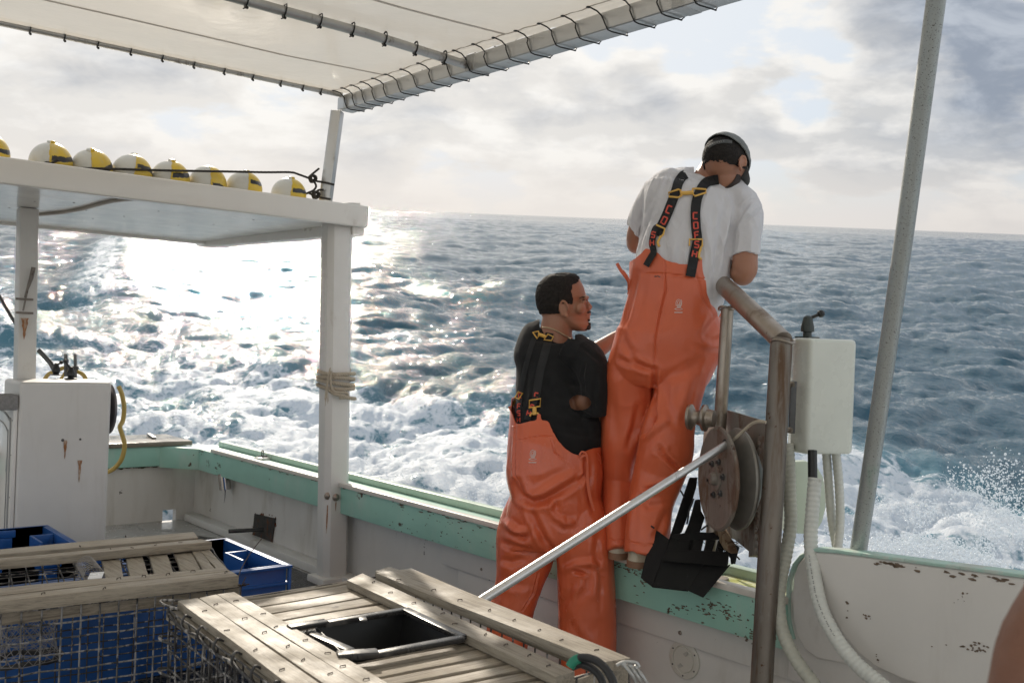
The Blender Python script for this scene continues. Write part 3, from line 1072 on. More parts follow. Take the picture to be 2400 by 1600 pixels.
# rubber mat on the deck
def matmat():
    m = pbr('drain_mat_rubber', (0.022, 0.022, 0.023), 0.30, var=0.2, bump=0.2)
    T_ = m.node_tree
    bs = [n for n in T_.nodes if n.type == 'BSDF_PRINCIPLED'][0]
    bp = [n for n in T_.nodes if n.type == 'BUMP'][0]
    tc = [n for n in T_.nodes if n.type == 'TEX_COORD'][0]
    T = NT.__new__(NT)
    T.t, T.n, T.l = T_, T_.nodes, T_.links
    v = T.mapping(tc.outputs['Object'], rot=(0, 0, R(45)))
    sp_ = T.new('ShaderNodeSeparateXYZ')
    T.put(sp_.inputs[0], v)
    a = T.math('SINE', T.math('MULTIPLY', sp_.outputs[0], 2 * math.pi / 0.03))
    b = T.math('SINE', T.math('MULTIPLY', sp_.outputs[1], 2 * math.pi / 0.03))
    h = T.ramp(T.math('MULTIPLY', a, b), -0.2, 0.4)
    T.put(bp.inputs['Height'], h)
    bp.inputs['Strength'].default_value = 1.0
    bp.inputs['Distance'].default_value = 0.008
    T.put(bs.inputs['Base Color'], T.mix(h, (0.005, 0.005, 0.005, 1), (0.03, 0.03, 0.032, 1)))
    return m
mt = MB()
mt.prism([(1.0, 2.7, 0.001), (2.86, 2.7, 0.001), (2.86, 6.30, 0.001), (2.70, 6.62, 0.001), (2.25, 6.55, 0.001), (1.0, 6.0, 0.001)], (0, 0, 0.012))
tag(obj('rubber_mat', mt, matmat(), bevel=0.002), 'black diamond-pattern rubber mat on the deck beside the white bulwark', 'mat')

# ------------------------------------------------------------------ overhead shelf on posts
shelf = thing('overhead_shelf', 'white painted overhead shelf on posts, carrying the row of floats', 'shelf', (1.5, 5.0, 0.0))
obj('front_board', MB().box((-1.8, 4.93, 2.03), (3.03, 4.972, 2.155)), WHITEG, shelf, bevel=0.014, segs=3)
obj('shelf_panel', MB().box((-1.8, 4.974, 2.055), (2.948, 7.05, 2.08)), WHITEG, shelf)
sb = MB()
sb.prism([(2.95, 4.974, 1.985), (2.95, 4.974, 2.155), (2.95, 7.18, 2.155), (2.95, 7.25, 2.12), (2.95, 7.22, 2.03), (2.95, 7.1, 2.015)], (0.08, 0, 0))
obj('side_board', sb, WHITEG, shelf, bevel=0.012, segs=3)
obj('rear_lip', MB().box((-1.8, 7.052, 2.035), (2.946, 7.08, 2.12)), WHITE, shelf, bevel=0.006)
wg = MB()
wg.prism([(2.86, 4.98, 2.157), (3.0, 4.98, 2.157), (3.0, 4.98, 2.175), (2.93, 4.98, 2.17)], (0, 0.05, 0))
obj('wedge', wg, WHITE, shelf, bevel=0.004)
p1 = MB()
p1.prism([(2.838, 4.985, 0), (2.94, 4.985, 0), (2.966, 5.01, 0), (2.966, 5.10, 0), (2.838, 5.12, 0), (2.812, 5.09, 0), (2.812, 5.02, 0)], (0, 0, 2.053))
p1.v = [(x, y - 0.10 * (1 - z / 2.053), z) for x, y, z in p1.v]
post = obj('post', p1, WHITE, shelf, bevel=0.006, label='thick white post with rope wound round it')
for px, py in ((766, 1163), (787, 1165)):
    b_ = MB()
    c = PY(px, py, 4.907)
    if px < 770:
        c = Vector((2.826, 4.925, c.z))
    b_.lathe(c, (-0.2, -1, 0), [(0, 0.021), (0.004, 0.021), (0.007, 0.011), (0.012, 0.010), (0.014, 0.006)], seg=18)
    obj('bolt', b_, STEEL, post)
rust_streak(PY(787, 1176, 4.905), (0, -1, 0), 0.008, 0.05, post)
rust_streak(Vector((2.8245, 4.92, PY(766, 1178, 4.985).z)), (-0.7, -0.7, 0), 0.008, 0.25, post)
ftb = MB()
ftb.prism([(2.78, 4.86, 0.001), (2.98, 4.85, 0.001), (2.98, 5.05, 0.001), (2.78, 5.05, 0.001)], (0, 0, 0.05))
obj('post_foot', ftb, WHITE, shelf, bevel=0.015)
p2 = MB()
p2.box((1.447, 6.02, 0.0), (1.545, 6.12, 2.053))
p2.v = [(x, y - 0.14 * (1 - z / 2.053), z) for x, y, z in p2.v]
post2 = obj('post', p2, WHITE, shelf, bevel=0.012, label='thin white post with rusty brackets behind the white cabinet')
br = MB()
for py in (701, 733):
    c = PY(57, py, 5.962)
    br.beam(c + Vector((-0.045, -0.004, 0)), c + Vector((0.045, -0.004, 0)), 0.01, 0.012)
c = PY(58, 690, 5.96)
br.beam(c + Vector((0.012, -0.004, 0.02)), c + Vector((-0.006, -0.004, -0.09)), 0.016, 0.006)
c2 = PY(68, 668, 5.96)
br.tube([c2 + Vector((0.02, 0, 0.1)), c2 + Vector((0.01, 0, 0.04)), c2 + Vector((-0.02, 0, -0.07))], [0.012, 0.012, 0.004], 8)
obj('rusty_bracket', br, RUSTY, post2, bevel=0.001)
rust_streak(PY(58, 745, 5.955), (0, -1, 0), 0.035, 0.12, post2)
for px, py in ((82, 472), (173, 475), (372, 495), (291, 507), (218, 512), (418, 528), (500, 526), (594, 515), (22, 487), (202, 493)):
    r_ = ray(px, py)
    c = CAMB + r_ * ((2.055 - CAMB.z) / r_.z)
    if c.y < 7.0:
        bolt(c, (0, 0, -1), 0.006, 0.002, DKMETAL, shelf, 'screw')
for px in (714, 726):
    b_ = MB()
    r_ = ray(px, 536)
    c = CAMB + r_ * (2.948 / r_.x)
    b_.lathe(c, (-1, 0, 0), [(0, 0.018), (0.006, 0.016), (0.014, 0.008)], seg=6)
    obj('bolt', b_, WHITE, shelf)
cd_ = MB()
pts = []
for px, py in ((80, 504), (110, 502), (150, 498), (190, 491), (230, 480), (262, 472), (290, 468), (320, 466)):
    r_ = ray(px, py)
    c = CAMB + r_ * ((2.047 - CAMB.z) / r_.z)
    pts.append(c)
cd_.tube(pts, 0.009, 8)
obj('conduit', cd_, pbr('tan_cable', (0.40, 0.34, 0.28), 0.5), shelf)

# ------------------------------------------------------------------ canopy
can = thing('canopy', 'translucent white canopy sheet laced to grey pipes and a square metal beam', 'canopy', (1.0, 3.0, 2.2))
ZB0, ZB1 = 2.688, 2.765
bm_ = MB()
bm_.box((2.85, -2.5, ZB0), (2.955, 5.03, ZB1))
beam = obj('side_beam', bm_, ALU, can, bevel=0.010, segs=3)
for y in (3.79, 2.5, 4.93):
    wl = MB()
    wl.box((2.847, y - 0.035, ZB0 - 0.002), (2.957, y + 0.035, ZB1 + 0.002))
    obj('weld_sleeve', wl, GALV, beam, bevel=0.010, segs=3)
rp = MB()
rp.tube([(-2.0, 5.0, 2.745), (0.5, 5.0, 2.765), (2.86, 5.0, 2.775)], 0.0155, 16)
obj('rear_pipe', rp, GALV, can)
mp = MB()
mp.tube([(-2.0, 3.82, 2.735), (0.5, 3.82, 2.755), (2.3, 3.82, 2.745), (2.86, 3.82, 2.722)], 0.021, 16)
obj('middle_pipe', mp, GALV, can)
cpost = MB()
a, b = P(763, 472, 5.68), P(791, 261, 5.68)
cpost.beam(a, b, 0.062, 0.062, up=(0.75, 0.66, 0))
obj('corner_post', cpost, ALU, can, bevel=0.006)
# sheet with seams, sagging a little between its ties
sh = MB()
nx, ny = 70, 90
ys = np.linspace(4.99, -2.4, ny)
xs = np.linspace(-2.0, 2.885, nx)
vs, fs = [], []
for j, y in enumerate(ys):
    for i, x in enumerate(xs):
        t = (y - 3.82) / 1.18
        sag = -0.022 * math.sin(math.pi * min(max((4.99 - y) / 1.17 % 1.0, 0), 1)) * min(1.0, max(0.0, (2.95 - x) / 0.7))
        w = 0.004 * noise.noise(Vector((x * 0.9, y * 1.6, 0))) + 0.0012 * noise.noise(Vector((x * 3, y * 5, 4)))
        edge = 0.003 * math.sin(y * 2 * math.pi / 0.145) * max(0, (x - 2.6) / 0.2)
        vs.append((x + (0.006 * math.sin(y * 2 * math.pi / 0.145 + 1.4) if i == nx - 1 else 0), y, 2.782 + sag + w + edge + 0.004 * (x - 2.8)))
for j in range(ny - 1):
    for i in range(nx - 1):
        a = j * nx + i
        fs.append((a, a + nx, a + nx + 1, a + 1))
sh.add(vs, fs)
sheet = obj('sheet', sh, VINYL, can, smooth=180)
so_ = sheet.modifiers.new('thickness', 'SOLIDIFY')
so_.thickness = 0.002
sm = MB()
def zsheet(x, y):
    sag = -0.022 * math.sin(math.pi * min(max((4.99 - y) / 1.17 % 1.0, 0), 1)) * min(1.0, max(0.0, (2.95 - x) / 0.7))
    return 2.782 + sag + 0.004 * noise.noise(Vector((x * 0.9, y * 1.6, 0))) + 0.0012 * noise.noise(Vector((x * 3, y * 5, 4))) + 0.004 * (x - 2.8)
for y in (4.44, 3.45, 2.4):
    sm.tube([(x, y, zsheet(x, y) - 0.0035) for x in np.linspace(-1.9, 2.79, 60)], 0.007, 6, flat=0.001, upv=(0, 0, 1))
    sm.tube([(x, y + 0.014, zsheet(x, y) - 0.0025) for x in np.linspace(-1.9, 2.79, 60)], 0.0012, 5)
sm.tube([(2.79 + 0.006 * math.sin(y * 43), y, zsheet(2.79, y) - 0.003) for y in np.linspace(4.95, -2, 120)], 0.003, 5)
obj('seam', sm, pbr('sheet_seam', (0.62, 0.57, 0.51), 0.6), can)
# cable ties: round the beam, round the two pipes
random.seed(3)
y = 4.93
k = 0
TIEX = [802, 822, 844, 868, 895, 925, 962, 1002, 1042, 1086, 1132, 1180, 1232, 1287, 1343, 1403, 1470, 1535, 1610]
for px in TIEX:
    r_ = ray(px, 300 - (px - 800) * 0.33)
    y = r_.y * (2.85 / r_.x)
    if y < 1.9:
        continue
    j = random.uniform(-0.012, 0.012)
    m_ = MB()
    zt = zsheet(2.78, y)
    pts = [(2.79, y, zt - 0.003), (2.825, y - 0.008, zt - 0.012), (2.846, y - 0.014, 2.75), (2.8405, y - 0.022 + j, 2.73), (2.8425, y - 0.034 + j, 2.705), (2.848, y - 0.043 + j, 2.684), (2.865, y - 0.048 + j, 2.679), (2.95, y - 0.053 + j, 2.681), (2.962, y - 0.05, 2.693), (2.962, y - 0.02, 2.76), (2.90, y, 2.80)]
    m_.tube(pts, 0.0032, 6)
    m_.ball((2.785, y, zt - 0.005), 0.011, 8, 5, (1, 1, 0.35))
    m_.ball(pts[7], 0.005, 6, 4, (1.6, 1, 0.7))
    obj('cable_tie', m_, BLACKP, can)
def ring_tie(x, y, z, r, tail=True):
    m_ = MB()
    pts = []
    for k in range(14):
        a = 2 * math.pi * k / 14
        pts.append((x + 0.004 * math.sin(a + 1), y + math.sin(a) * r, z + math.cos(a) * (r + 0.006) + 0.004))
    m_.tube(pts, 0.0028, 6, closed=True, flat=0.005)
    m_.ball((x, y - r * 0.3, z - r - 0.006), 0.0065, 8, 5)
    if tail:
        m_.tube([(x, y - r * 0.3, z - r - 0.006), (x - 0.02, y - r * 0.3 - 0.006, z - r - 0.016)], 0.0025, 5)
    obj('cable_tie', m_, BLACKP, can)
for px in (70, 151, 229, 306, 380, 454, 525, 592, 657, 709, 751):
    r_ = ray(px, 85 + px * 0.19)
    x = r_.x * (5.0 / r_.y)
    ring_tie(x, 5.0, 2.765 + 0.01 * (x - 0.5) / 2.3, 0.0175, False)
for px in (484, 578, 667, 750, 826, 902, 974, 1042):
    r_ = ray(px, 5 + (px - 574) * 0.24)
    x = r_.x * (3.82 / r_.y)
    zz = 2.755 - 0.010 * max(0, (x - 0.5) / 1.8) if x < 2.3 else 2.745 - 0.023 * (x - 2.3) / 0.56
    ring_tie(x, 3.82, zz, 0.023)

# ------------------------------------------------------------------ floats on the shelf, cord along them
def float_mat():
    m = bpy.data.materials.new('float_two_tone')
    m.use_nodes = True
    T = NT(m.node_tree)
    oc = T.new('ShaderNodeTexCoord').outputs['Object']
    oi = T.new('ShaderNodeObjectInfo').outputs['Random']
    s_ = T.new('ShaderNodeSeparateXYZ')
    T.put(s_.inputs[0], oc)
    off = T.vmath('ADD', oc, T.vmath('SCALE', (1, 2, 3), oi))
    n = T.noise(off, 45, 6, 0.7)
    e = T.math('MULTIPLY_ADD', T.math('SUBTRACT', n, 0.5), 0.022, s_.outputs[0])
    k = T.ramp(e, -0.001, 0.001)
    n2 = T.noise(off, 22, 6, 0.7)
    bz = T.math('MULTIPLY_ADD', T.math('SUBTRACT', n2, 0.5), 0.03, s_.outputs[2])
    zz = T.math('SUBTRACT', bz, T.math('MULTIPLY_ADD', oi, 0.03, 0.02))
    bk = T.math('MULTIPLY', T.ramp(T.math('ABSOLUTE', zz), 0.010, 0.013, 1, 0), T.ramp(T.math('ADD', s_.outputs[0], T.math('MULTIPLY', n2, 0.02)), 0.018, 0.022))
    c = T.mix(k, (0.66, 0.65, 0.60, 1), (0.72, 0.50, 0.05, 1))
    c = T.mix(bk, c, (0.03, 0.03, 0.035, 1))
    c = T.mix(T.ramp(T.noise(off, 12, 5), 0.5, 0.8, 0, 0.4), c, (0.45, 0.42, 0.36, 1))
    bs = T.new('ShaderNodeBsdfPrincipled')
    T.put(bs.inputs['Base Color'], c)
    bs.inputs['Roughness'].default_value = 0.32
    bp = T.new('ShaderNodeBump')
    bp.inputs['Strength'].default_value = 0.4
    bp.inputs['Distance'].default_value = 0.003
    T.put(bp.inputs['Height'], T.noise(off, 40, 5))
    T.l.new(bp.outputs[0], bs.inputs['Normal'])
    out = T.new('ShaderNodeOutputMaterial')
    T.l.new(bs.outputs[0], out.inputs[0])
    return m
FLM = float_mat()
FLS = [(-32, 350), (118.6, 351), (215, 360), (309, 368), (399, 377), (487, 385), (572, 395), (677, 406)]
LAB = ['float cut off by the left edge, apart from the row',
       'yellow and white float behind the knot in the black cord',
       'yellow and white float second in the touching row, a dark band over its top right',
       'yellow and white float third in the touching row, between two others',
       'yellow and white float fourth in the touching row, above the middle of the shelf board',
       'white and yellow float without a visible black band, fifth in the touching row',
       'yellow and white float last of the six touching ones, beside the gap',
       'yellow and white float standing alone at the end next to the metal post']
fm = MB()
fm.ball((0, 0, 0), 0.098, 40, 24)
fmesh = fm.mesh('float_ball', [FLM], smooth=180)
seamm = MB()
seamm.tube([(0, math.sin(a) * 0.0985, math.cos(a) * 0.0985) for a in [2 * math.pi * k / 40 for k in range(40)]], 0.0028, 6, closed=True)
seamm.lathe((0, 0, 0.092), (0, 0, 1), [(0, 0.02), (0.012, 0.018), (0.014, 0.012)], seg=16)
smesh = seamm.mesh('float_seam', [FLM], smooth=180)
for i, (px, py) in enumerate(FLS):
    r_ = ray(px, py + 40)
    Y = 5.09
    x = r_.x * (Y / r_.y)
    z = 2.08 + 0.098
    o = bpy.data.objects.new('fishing_float', fmesh)
    COL.objects.link(o)
    o.location = (x, Y, z + [0, 0, -.003, 0.001, -.002, 0, -.001, 0][i])
    o.rotation_euler = [(0.1, 0.1, -0.42), (0.2, 0.0, -0.34), (0.5, -0.1, -0.30), (-.1, 0.1, -0.20), (0.3, 0.05, -0.34), (2.9, 0.0, -0.24), (0.1, 0.1, -0.22), (0.2, 0.1, -0.36)][i]
    ROOT[o.name] = o.location.copy()
    ABOARD.append(o)
    tag(o, LAB[i], 'float', 'yellow and white floats on the overhead shelf')
    s_ = bpy.data.objects.new('collar', smesh)
    COL.objects.link(s_)
    s_.parent = o

def crom(pts, n=8):
    """smooth curve through points"""
    pts = [Vector(p) for p in pts]
    out = []
    for i in range(len(pts) - 1):
        p0, p1, p2, p3 = pts[max(i - 1, 0)], pts[i], pts[i + 1], pts[min(i + 2, len(pts) - 1)]
        for k in range(n):
            t = k / n
            out.append(0.5 * ((2 * p1) + (p2 - p0) * t + (2 * p0 - 5 * p1 + 4 * p2 - p3) * t * t + (3 * p1 - p0 - 3 * p2 + p3) * t ** 3))
    out.append(pts[-1])
    return out

def twisted(mb, pts, r, strands=3, pitch=0.03, seg=6):
    """laid rope: strands wound round the curve"""
    pts = [Vector(p) for p in pts]
    ds = [0]
    for a, b in zip(pts[:-1], pts[1:]):
        ds.append(ds[-1] + (b - a).length)
    n = max(8, int(ds[-1] / (pitch / 6)))
    def at(s):
        for i in range(len(ds) - 1):
            if s <= ds[i + 1]:
                return pts[i].lerp(pts[i + 1], (s - ds[i]) / max(ds[i + 1] - ds[i], 1e-6))
        return pts[-1]
    cs = [at(ds[-1] * k / n) for k in range(n + 1)]
    for q_ in range(strands):
        path = []
        nr = Vector((0.3, 0.2, 1))
        for k in range(n + 1):
            t = (cs[min(k + 1, n)] - cs[max(k - 1, 0)]).normalized()
            nr = (nr - t * nr.dot(t)).normalized()
            bn = t.cross(nr)
            a = 2 * math.pi * (ds[-1] * k / n / pitch + q_ / strands)
            path.append(cs[k] + (nr * math.cos(a) + bn * math.sin(a)) * r * 0.5)
        mb.tube(path, r * 0.56, seg)

cord = MB()
YC = 4.985
main = [PY(x, y, YC - 0.003) for x, y in ((-60, 386), (30, 388), (78, 389), (112, 391), (170, 394), (260, 396), (400, 400), (520, 402), (620, 404), (680, 404), (700, 409), (722, 417))]
twisted(cord, crom(main, 4), 0.0065, 3, 0.022, 5)
for loop in (((722, 417), (732, 408), (748, 395)), ((722, 417), (740, 424), (762, 428), (783, 433)), ((735, 424), (741, 436), (735, 446), (722, 452), (712, 457)),
             ((722, 452), (735, 456), (746, 446), (758, 445)), ((735, 456), (752, 463), (775, 467)), ((110, 390), (122, 382), (137, 376))):
    twisted(cord, crom([P(x, y, 5.62) if x > 700 else PY(x, y, YC - 0.006) for x, y in loop], 5), 0.0065, 3, 0.022, 5)
for (x, y) in ((733, 419), (740, 457), (110, 391)):
    c = P(x, y, 5.6) if x > 700 else PY(x, y, YC - 0.01)
    kn = []
    for k in range(22):
        a = k * 0.9
        kn.append(c + Vector((math.cos(a) * 0.017, math.sin(a * 0.7) * 0.014, math.sin(a) * 0.019)))
    twisted(cord, crom(kn, 2), 0.0062, 3, 0.022, 5)
tag(obj('tie_cord', cord, ROPED, merge=False), 'dark cord stretched along the front of the floats and knotted to the metal post', 'cord')

# beige rope round the main post
rpb = MB()
path = []
turns = 4.3
cz = PY(793, 890, 4.95).z
DY = -0.055
for k in range(int(turns * 18)):
    a = 2 * math.pi * k / 18
    sx, sy = 0.092, 0.082
    # superellipse that hugs the post
    ca, sa = math.cos(a), math.sin(a)
    f = (abs(ca) ** 4 + abs(sa) ** 4) ** -0.25
    path.append(Vector((2.890 + sx * ca * f * 0.98, 5.05 + DY + sy * sa * f * 0.98, cz + 0.055 - 0.027 * k / 18 + 0.006 * math.sin(a * 1.3))))
twisted(rpb, path, 0.0118, 3, 0.045, 7)
x0 = 2.79
twisted(rpb, crom([(2.80, 4.91, cz - 0.055), (2.83, 4.90, cz - 0.075), (2.87, 4.895, cz - 0.085), (2.93, 4.90, cz - 0.10), (2.98, 4.925, cz - 0.105)], 5), 0.0115, 3, 0.045, 7)
twisted(rpb, crom([(2.81, 4.91, cz + 0.05), (2.80, 4.90, cz), (2.82, 4.895, cz - 0.06), (2.90, 4.895, cz - 0.07), (2.91, 4.895, cz - 0.095), (2.86, 4.895, cz - 0.10)], 5), 0.008, 3, 0.03, 6)
for k in range(9):
    a0 = Vector((2.797 + random.uniform(-.004, .004), 4.90, cz + 0.07))
    rpb.tube(crom([a0, a0 + Vector((-0.018, -0.01, -0.05)), a0 + Vector((-0.026 + random.uniform(-.008, .008), -0.01, -0.12)), a0 + Vector((-0.022 + random.uniform(-.014, .01), -0.012, -0.19 + random.uniform(-.03, .02)))], 4), 0.0016, 4)
tag(obj('wound_rope', rpb, ROPEB, merge=False), 'frayed beige rope wound in several turns round the thick white post', 'rope')
# ------------------------------------------------------------------ white cabinet at the left
cab = thing('equipment_cabinet', 'tall white cabinet with two rust runs, valve levers on top, beside the blue crate', 'cabinet', (1.6, 5.75, 0.0))
cb_ = MB()
cb_.box((1.375, 5.60, 0.0), (1.842, 5.93, 1.103))
cab_b = obj('cabinet_body', cb_, WHITE, cab, bevel=0.022, segs=4)
random.seed(21)
for px, py, h in ((149, 1031, 0.10), (183, 1078, 0.12)):
    rust_streak(PY(px + 4, py, 5.5985), (0, -1, 0), 0.020, h, cab_b)
bolt(PY(147, 1031, 5.60), (0, -1, 0), 0.008, 0.004, DKMETAL, cab_b)
bolt(PY(188, 1029, 5.60), (0, -1, 0), 0.006, 0.004, DKMETAL, cab_b)
bolt(PY(261, 1009, 5.60), (0, -1, 0), 0.004, 0.004, DKMETAL, cab_b)
sd_ = MB()
sd_.box((1.352, 5.61, 0.0), (1.373, 5.93, 0.98))
side = obj('side_panel', sd_, WHITEG, cab, bevel=0.006)
mold = MB()
mold.tube(crom([(1.350, 5.65, 0.2), (1.350, 5.65, 0.84), (1.350, 5.68, 0.90), (1.350, 5.78, 0.93), (1.350, 5.90, 0.94)], 6), 0.006, 8)
mold.tube(crom([(1.350, 5.70, 0.2), (1.350, 5.70, 0.78), (1.350, 5.72, 0.84), (1.350, 5.80, 0.87), (1.350, 5.90, 0.88)], 6), 0.003, 6)
obj('door_moulding', mold, pbr('grey_gasket', (0.30, 0.30, 0.29), 0.6), side)
for z in (0.9, 0.72, 0.5, 0.32):
    bolt((1.352, 5.628, z), (-1, 0, 0), 0.004, 0.002, DKMETAL, side, 'screw')
lt = MB()
lt.box((1.349, 5.69, 0.62), (1.352, 5.72, 0.69))
obj('latch', lt, GALV, side)

def valve(parent, px, py, d, tilt, hgt=0.045):
    base = P(px, py, d)
    m_ = MB()
    m_.lathe(base, (0, 0, 1), [(0, 0.034), (0.005, 0.034), (0.007, 0.018), (0.012, 0.016), (0.02, 0.022), (0.035, 0.022), (0.058, 0.013), (0.064, 0.006)], seg=20)
    m_.ball(base + Vector((0.0, 0, 0.056)), 0.014, 12, 8)
    v_ = obj('valve', m_, BLACKP, parent)
    l_ = MB()
    a = base + Vector((0, 0, 0.055))
    b = a + tilt
    l_.tube([a, b], [0.006, 0.005], 10)
    l_.ball(b, 0.011, 12, 8)
    obj('lever', l_, BLACKP, v_)
valve(cab, 131, 879, 5.66, RR * 0.028 + Vector((0, 0, 0.018)))
valve(cab, 166, 888, 5.58, RR * -0.035 + Vector((0, 0, 0.045)))
tb = MB()
tb.tube([P(90, 820, 5.95), P(118, 850, 5.95), P(132, 875, 5.95)], 0.014, 12)
tb.tube([P(154, 829, 5.95), P(154, 882, 5.95)], 0.010, 12)
tb.tube([P(154, 848, 5.95), P(170, 885, 5.9)], 0.007, 10)
tb.tube([P(176, 829, 5.97), P(177, 885, 5.97)], 0.009, 12)
tb.tube([P(168, 862, 5.97), P(183, 862, 5.97)], 0.012, 8)
tb.tube([P(150, 846, 5.95), P(159, 846, 5.95)], 0.013, 10)
tag(obj('valve_pipework', tb, DKMETAL, merge=False), 'short grey pipes sticking up behind the white cabinet', 'pipes')
yh = MB()
yh.tube(crom([P(100, 900, 6.0), P(112, 878, 6.0), P(135, 868, 6.0), P(150, 862, 6.0), P(170, 866, 6.0), P(195, 878, 6.0), P(205, 900, 6.0)], 6), 0.012, 12)
yh.tube(crom([P(135, 900, 6.0), P(148, 880, 6.0), P(160, 866, 6.0), P(172, 880, 6.0), P(178, 900, 6.0)], 6), 0.009, 12)
tag(obj('hose_bight', yh, YEL, merge=False), 'bight of yellow hose behind the levers on the white cabinet', 'hose')
# side bracket with rag and white cap
ck = MB()
ck.box((1.245, 5.60, 0.955), (1.372, 5.72, 1.035))
ckm = obj('clamp_block', ck, pbr('grey_felt', (0.26, 0.25, 0.24), 0.95, var=0.25, vscale=60, bump=1.0, bscale=150, bdist=0.004), cab, bevel=0.01)
ct = MB()
ct.lathe((1.22, 5.66, 0.90), (0, 0, 1), [(0, 0.052), (0.22, 0.052), (0.235, 0.05), (0.24, 0.04)], seg=28)
obj('white_canister', ct, pbr('white_plastic', (0.72, 0.72, 0.72), 0.3, var=0.03), cab)
# hauler wheel on the inboard side and its hose
wh = MB()
wc = PX(262, 966, 1.845)
wh.lathe(Vector((1.842, 5.86, wc.z)), (1, 0, 0), [(0, 0.05), (0.012, 0.148), (0.018, 0.150), (0.022, 0.146), (0.04, 0.10), (0.05, 0.10), (0.062, 0.142), (0.072, 0.146), (0.076, 0.13), (0.08, 0.04), (0.10, 0.035)], seg=48)
tag(obj('hauling_wheel', wh, pbr('grey_wheel', (0.19, 0.18, 0.19), 0.4, metal=0.5, var=0.1), merge=False), 'grey grooved wheel on the right side of the white cabinet', 'wheel')
hs = MB()
pts = [P(278, 905, 5.95), P(286, 925, 5.95), P(291, 955, 5.95), P(288, 985, 5.95), P(281, 1000, 5.9), P(287, 1020, 5.88), P(292, 1045, 5.88), P(285, 1075, 5.9), P(271, 1094, 5.95), P(258, 1103, 6.0), P(240, 1110, 6.05)]
hs.tube(crom(pts, 6), 0.0135, 14)
tag(obj('yellow_hose', hs, YEL), 'yellow hose hanging over the grey wheel down the green transom', 'hose')
hs2 = MB()
hs2.tube(crom([P(25, 1085, 5.7), P(14, 1110, 5.7), P(4, 1125, 5.7), P(-10, 1150, 5.7)], 5), 0.010, 10)
hs2.tube(crom([P(-20, 660, 6.1), P(5, 705, 6.05), P(22, 735, 6.02), P(38, 760, 6.0)], 5), 0.010, 10)
tag(obj('strut_and_hose', hs2, DKMETAL, merge=False), 'dark strut at the left edge reaching down to the thin white post', 'strut')

# ------------------------------------------------------------------ blue crates
def crate(x0, x1, y0, y1, z0, z1, label):
    t = thing('fish_crate', label, 'crate', ((x0 + x1) / 2, (y0 + y1) / 2, z0), 'blue plastic fish crates')
    b = MB()
    w = 0.012
    ins = 0.02
    def ringwall(xa, xb, ya, yb, za, zb, th):
        b.box((xa, ya, za), (xb, ya + th, zb))
        b.box((xa, yb - th, za), (xb, yb, zb))
        b.box((xa, ya + th, za), (xa + th, yb - th, zb))
        b.box((xb - th, ya + th, za), (xb, yb - th, zb))
    ringwall(x0 + ins, x1 - ins, y0 + ins, y1 - ins, z0 + 0.004, z1, w)
    b.box((x0 + ins + w, y0 + ins + w, z0 + 0.004), (x1 - ins - w, y1 - ins - w, z0 + 0.016))
    obj('crate_body', b, BLUEP, t, bevel=0.003)
    r = MB()
    for z, e in ((z1 - 0.012, 0.0), (z1 - 0.085, 0.006), (z0 + 0.14, 0.008)):
        th = 0.011
        r.box((x0 + e, y0 + e, z), (x1 - e, y0 + ins - 0.001, z + th))
        r.box((x0 + e, y1 - ins + 0.001, z), (x1 - e, y1 - e, z + th))
        r.box((x0 + e, y0 + ins, z), (x0 + ins - 0.001, y1 - ins, z + th))
        r.box((x1 - ins + 0.001, y0 + ins, z), (x1 - e, y1 - ins, z + th))
    obj('crate_rim', r, BLUEP, t, bevel=0.002)
    cq = []
    class PB:
        def box(s_, lo, hi):
            cq.append(obj('crate_pocket' if hi[2] - lo[2] < 0.2 else 'corner_rib', MB().box(lo, hi), BLUEP, t, bevel=0.002))
    c = PB()
    for xx in (x0 + 0.003, x1 - 0.017):
        for yy in (y0 + 0.003, y1 - 0.017):
            c.box((xx, yy, z0 + 0.02), (xx + 0.014, yy + 0.014, z1 - 0.014))
    # stacking pockets inside the end wall
    yc = (y0 + y1) / 2
    c.box((x1 - 0.14, yc + 0.04, z1 - 0.14), (x1 - 0.033, yc + 0.052, z1 - 0.004))
    c.box((x1 - 0.14, yc - 0.13, z1 - 0.14), (x1 - 0.128, yc + 0.04, z1 - 0.004))
    c.box((x1 - 0.14, y0 + 0.035, z1 - 0.16), (x1 - 0.035, y0 + 0.047, z1 - 0.03))
    for xx in (x0 + 0.2, x1 - 0.25):
        c.box((xx, y1 - 0.05, z1 - 0.04), (xx + 0.09, y1 - 0.033, z1 - 0.005))
        c.box((xx + 0.015, y1 - 0.055, z1 - 0.10), (xx + 0.075, y1 - 0.033, z1 - 0.042))
    return t
crate(1.30, 2.09, 3.92, 4.60, 0.013, 0.40, 'blue fish crate standing open between the thick white post and the left trap')
crate(0.62, 1.46, 4.78, 5.32, 0.0, 0.40, 'open blue fish crate at the foot of the white cabinet')
crate(0.45, 1.26, 3.98, 4.60, 0.013, 0.40, 'blue fish crate glimpsed through the slatted top of the left trap')
crate(0.62, 1.27, 3.46, 3.90, 0.013, 0.56, 'deep blue crate right behind the wire front of the left trap')
crate(-0.10, 0.58, 3.46, 3.90, 0.013, 0.54, 'deep blue crate behind the funnel of the left trap, at the lower left corner')

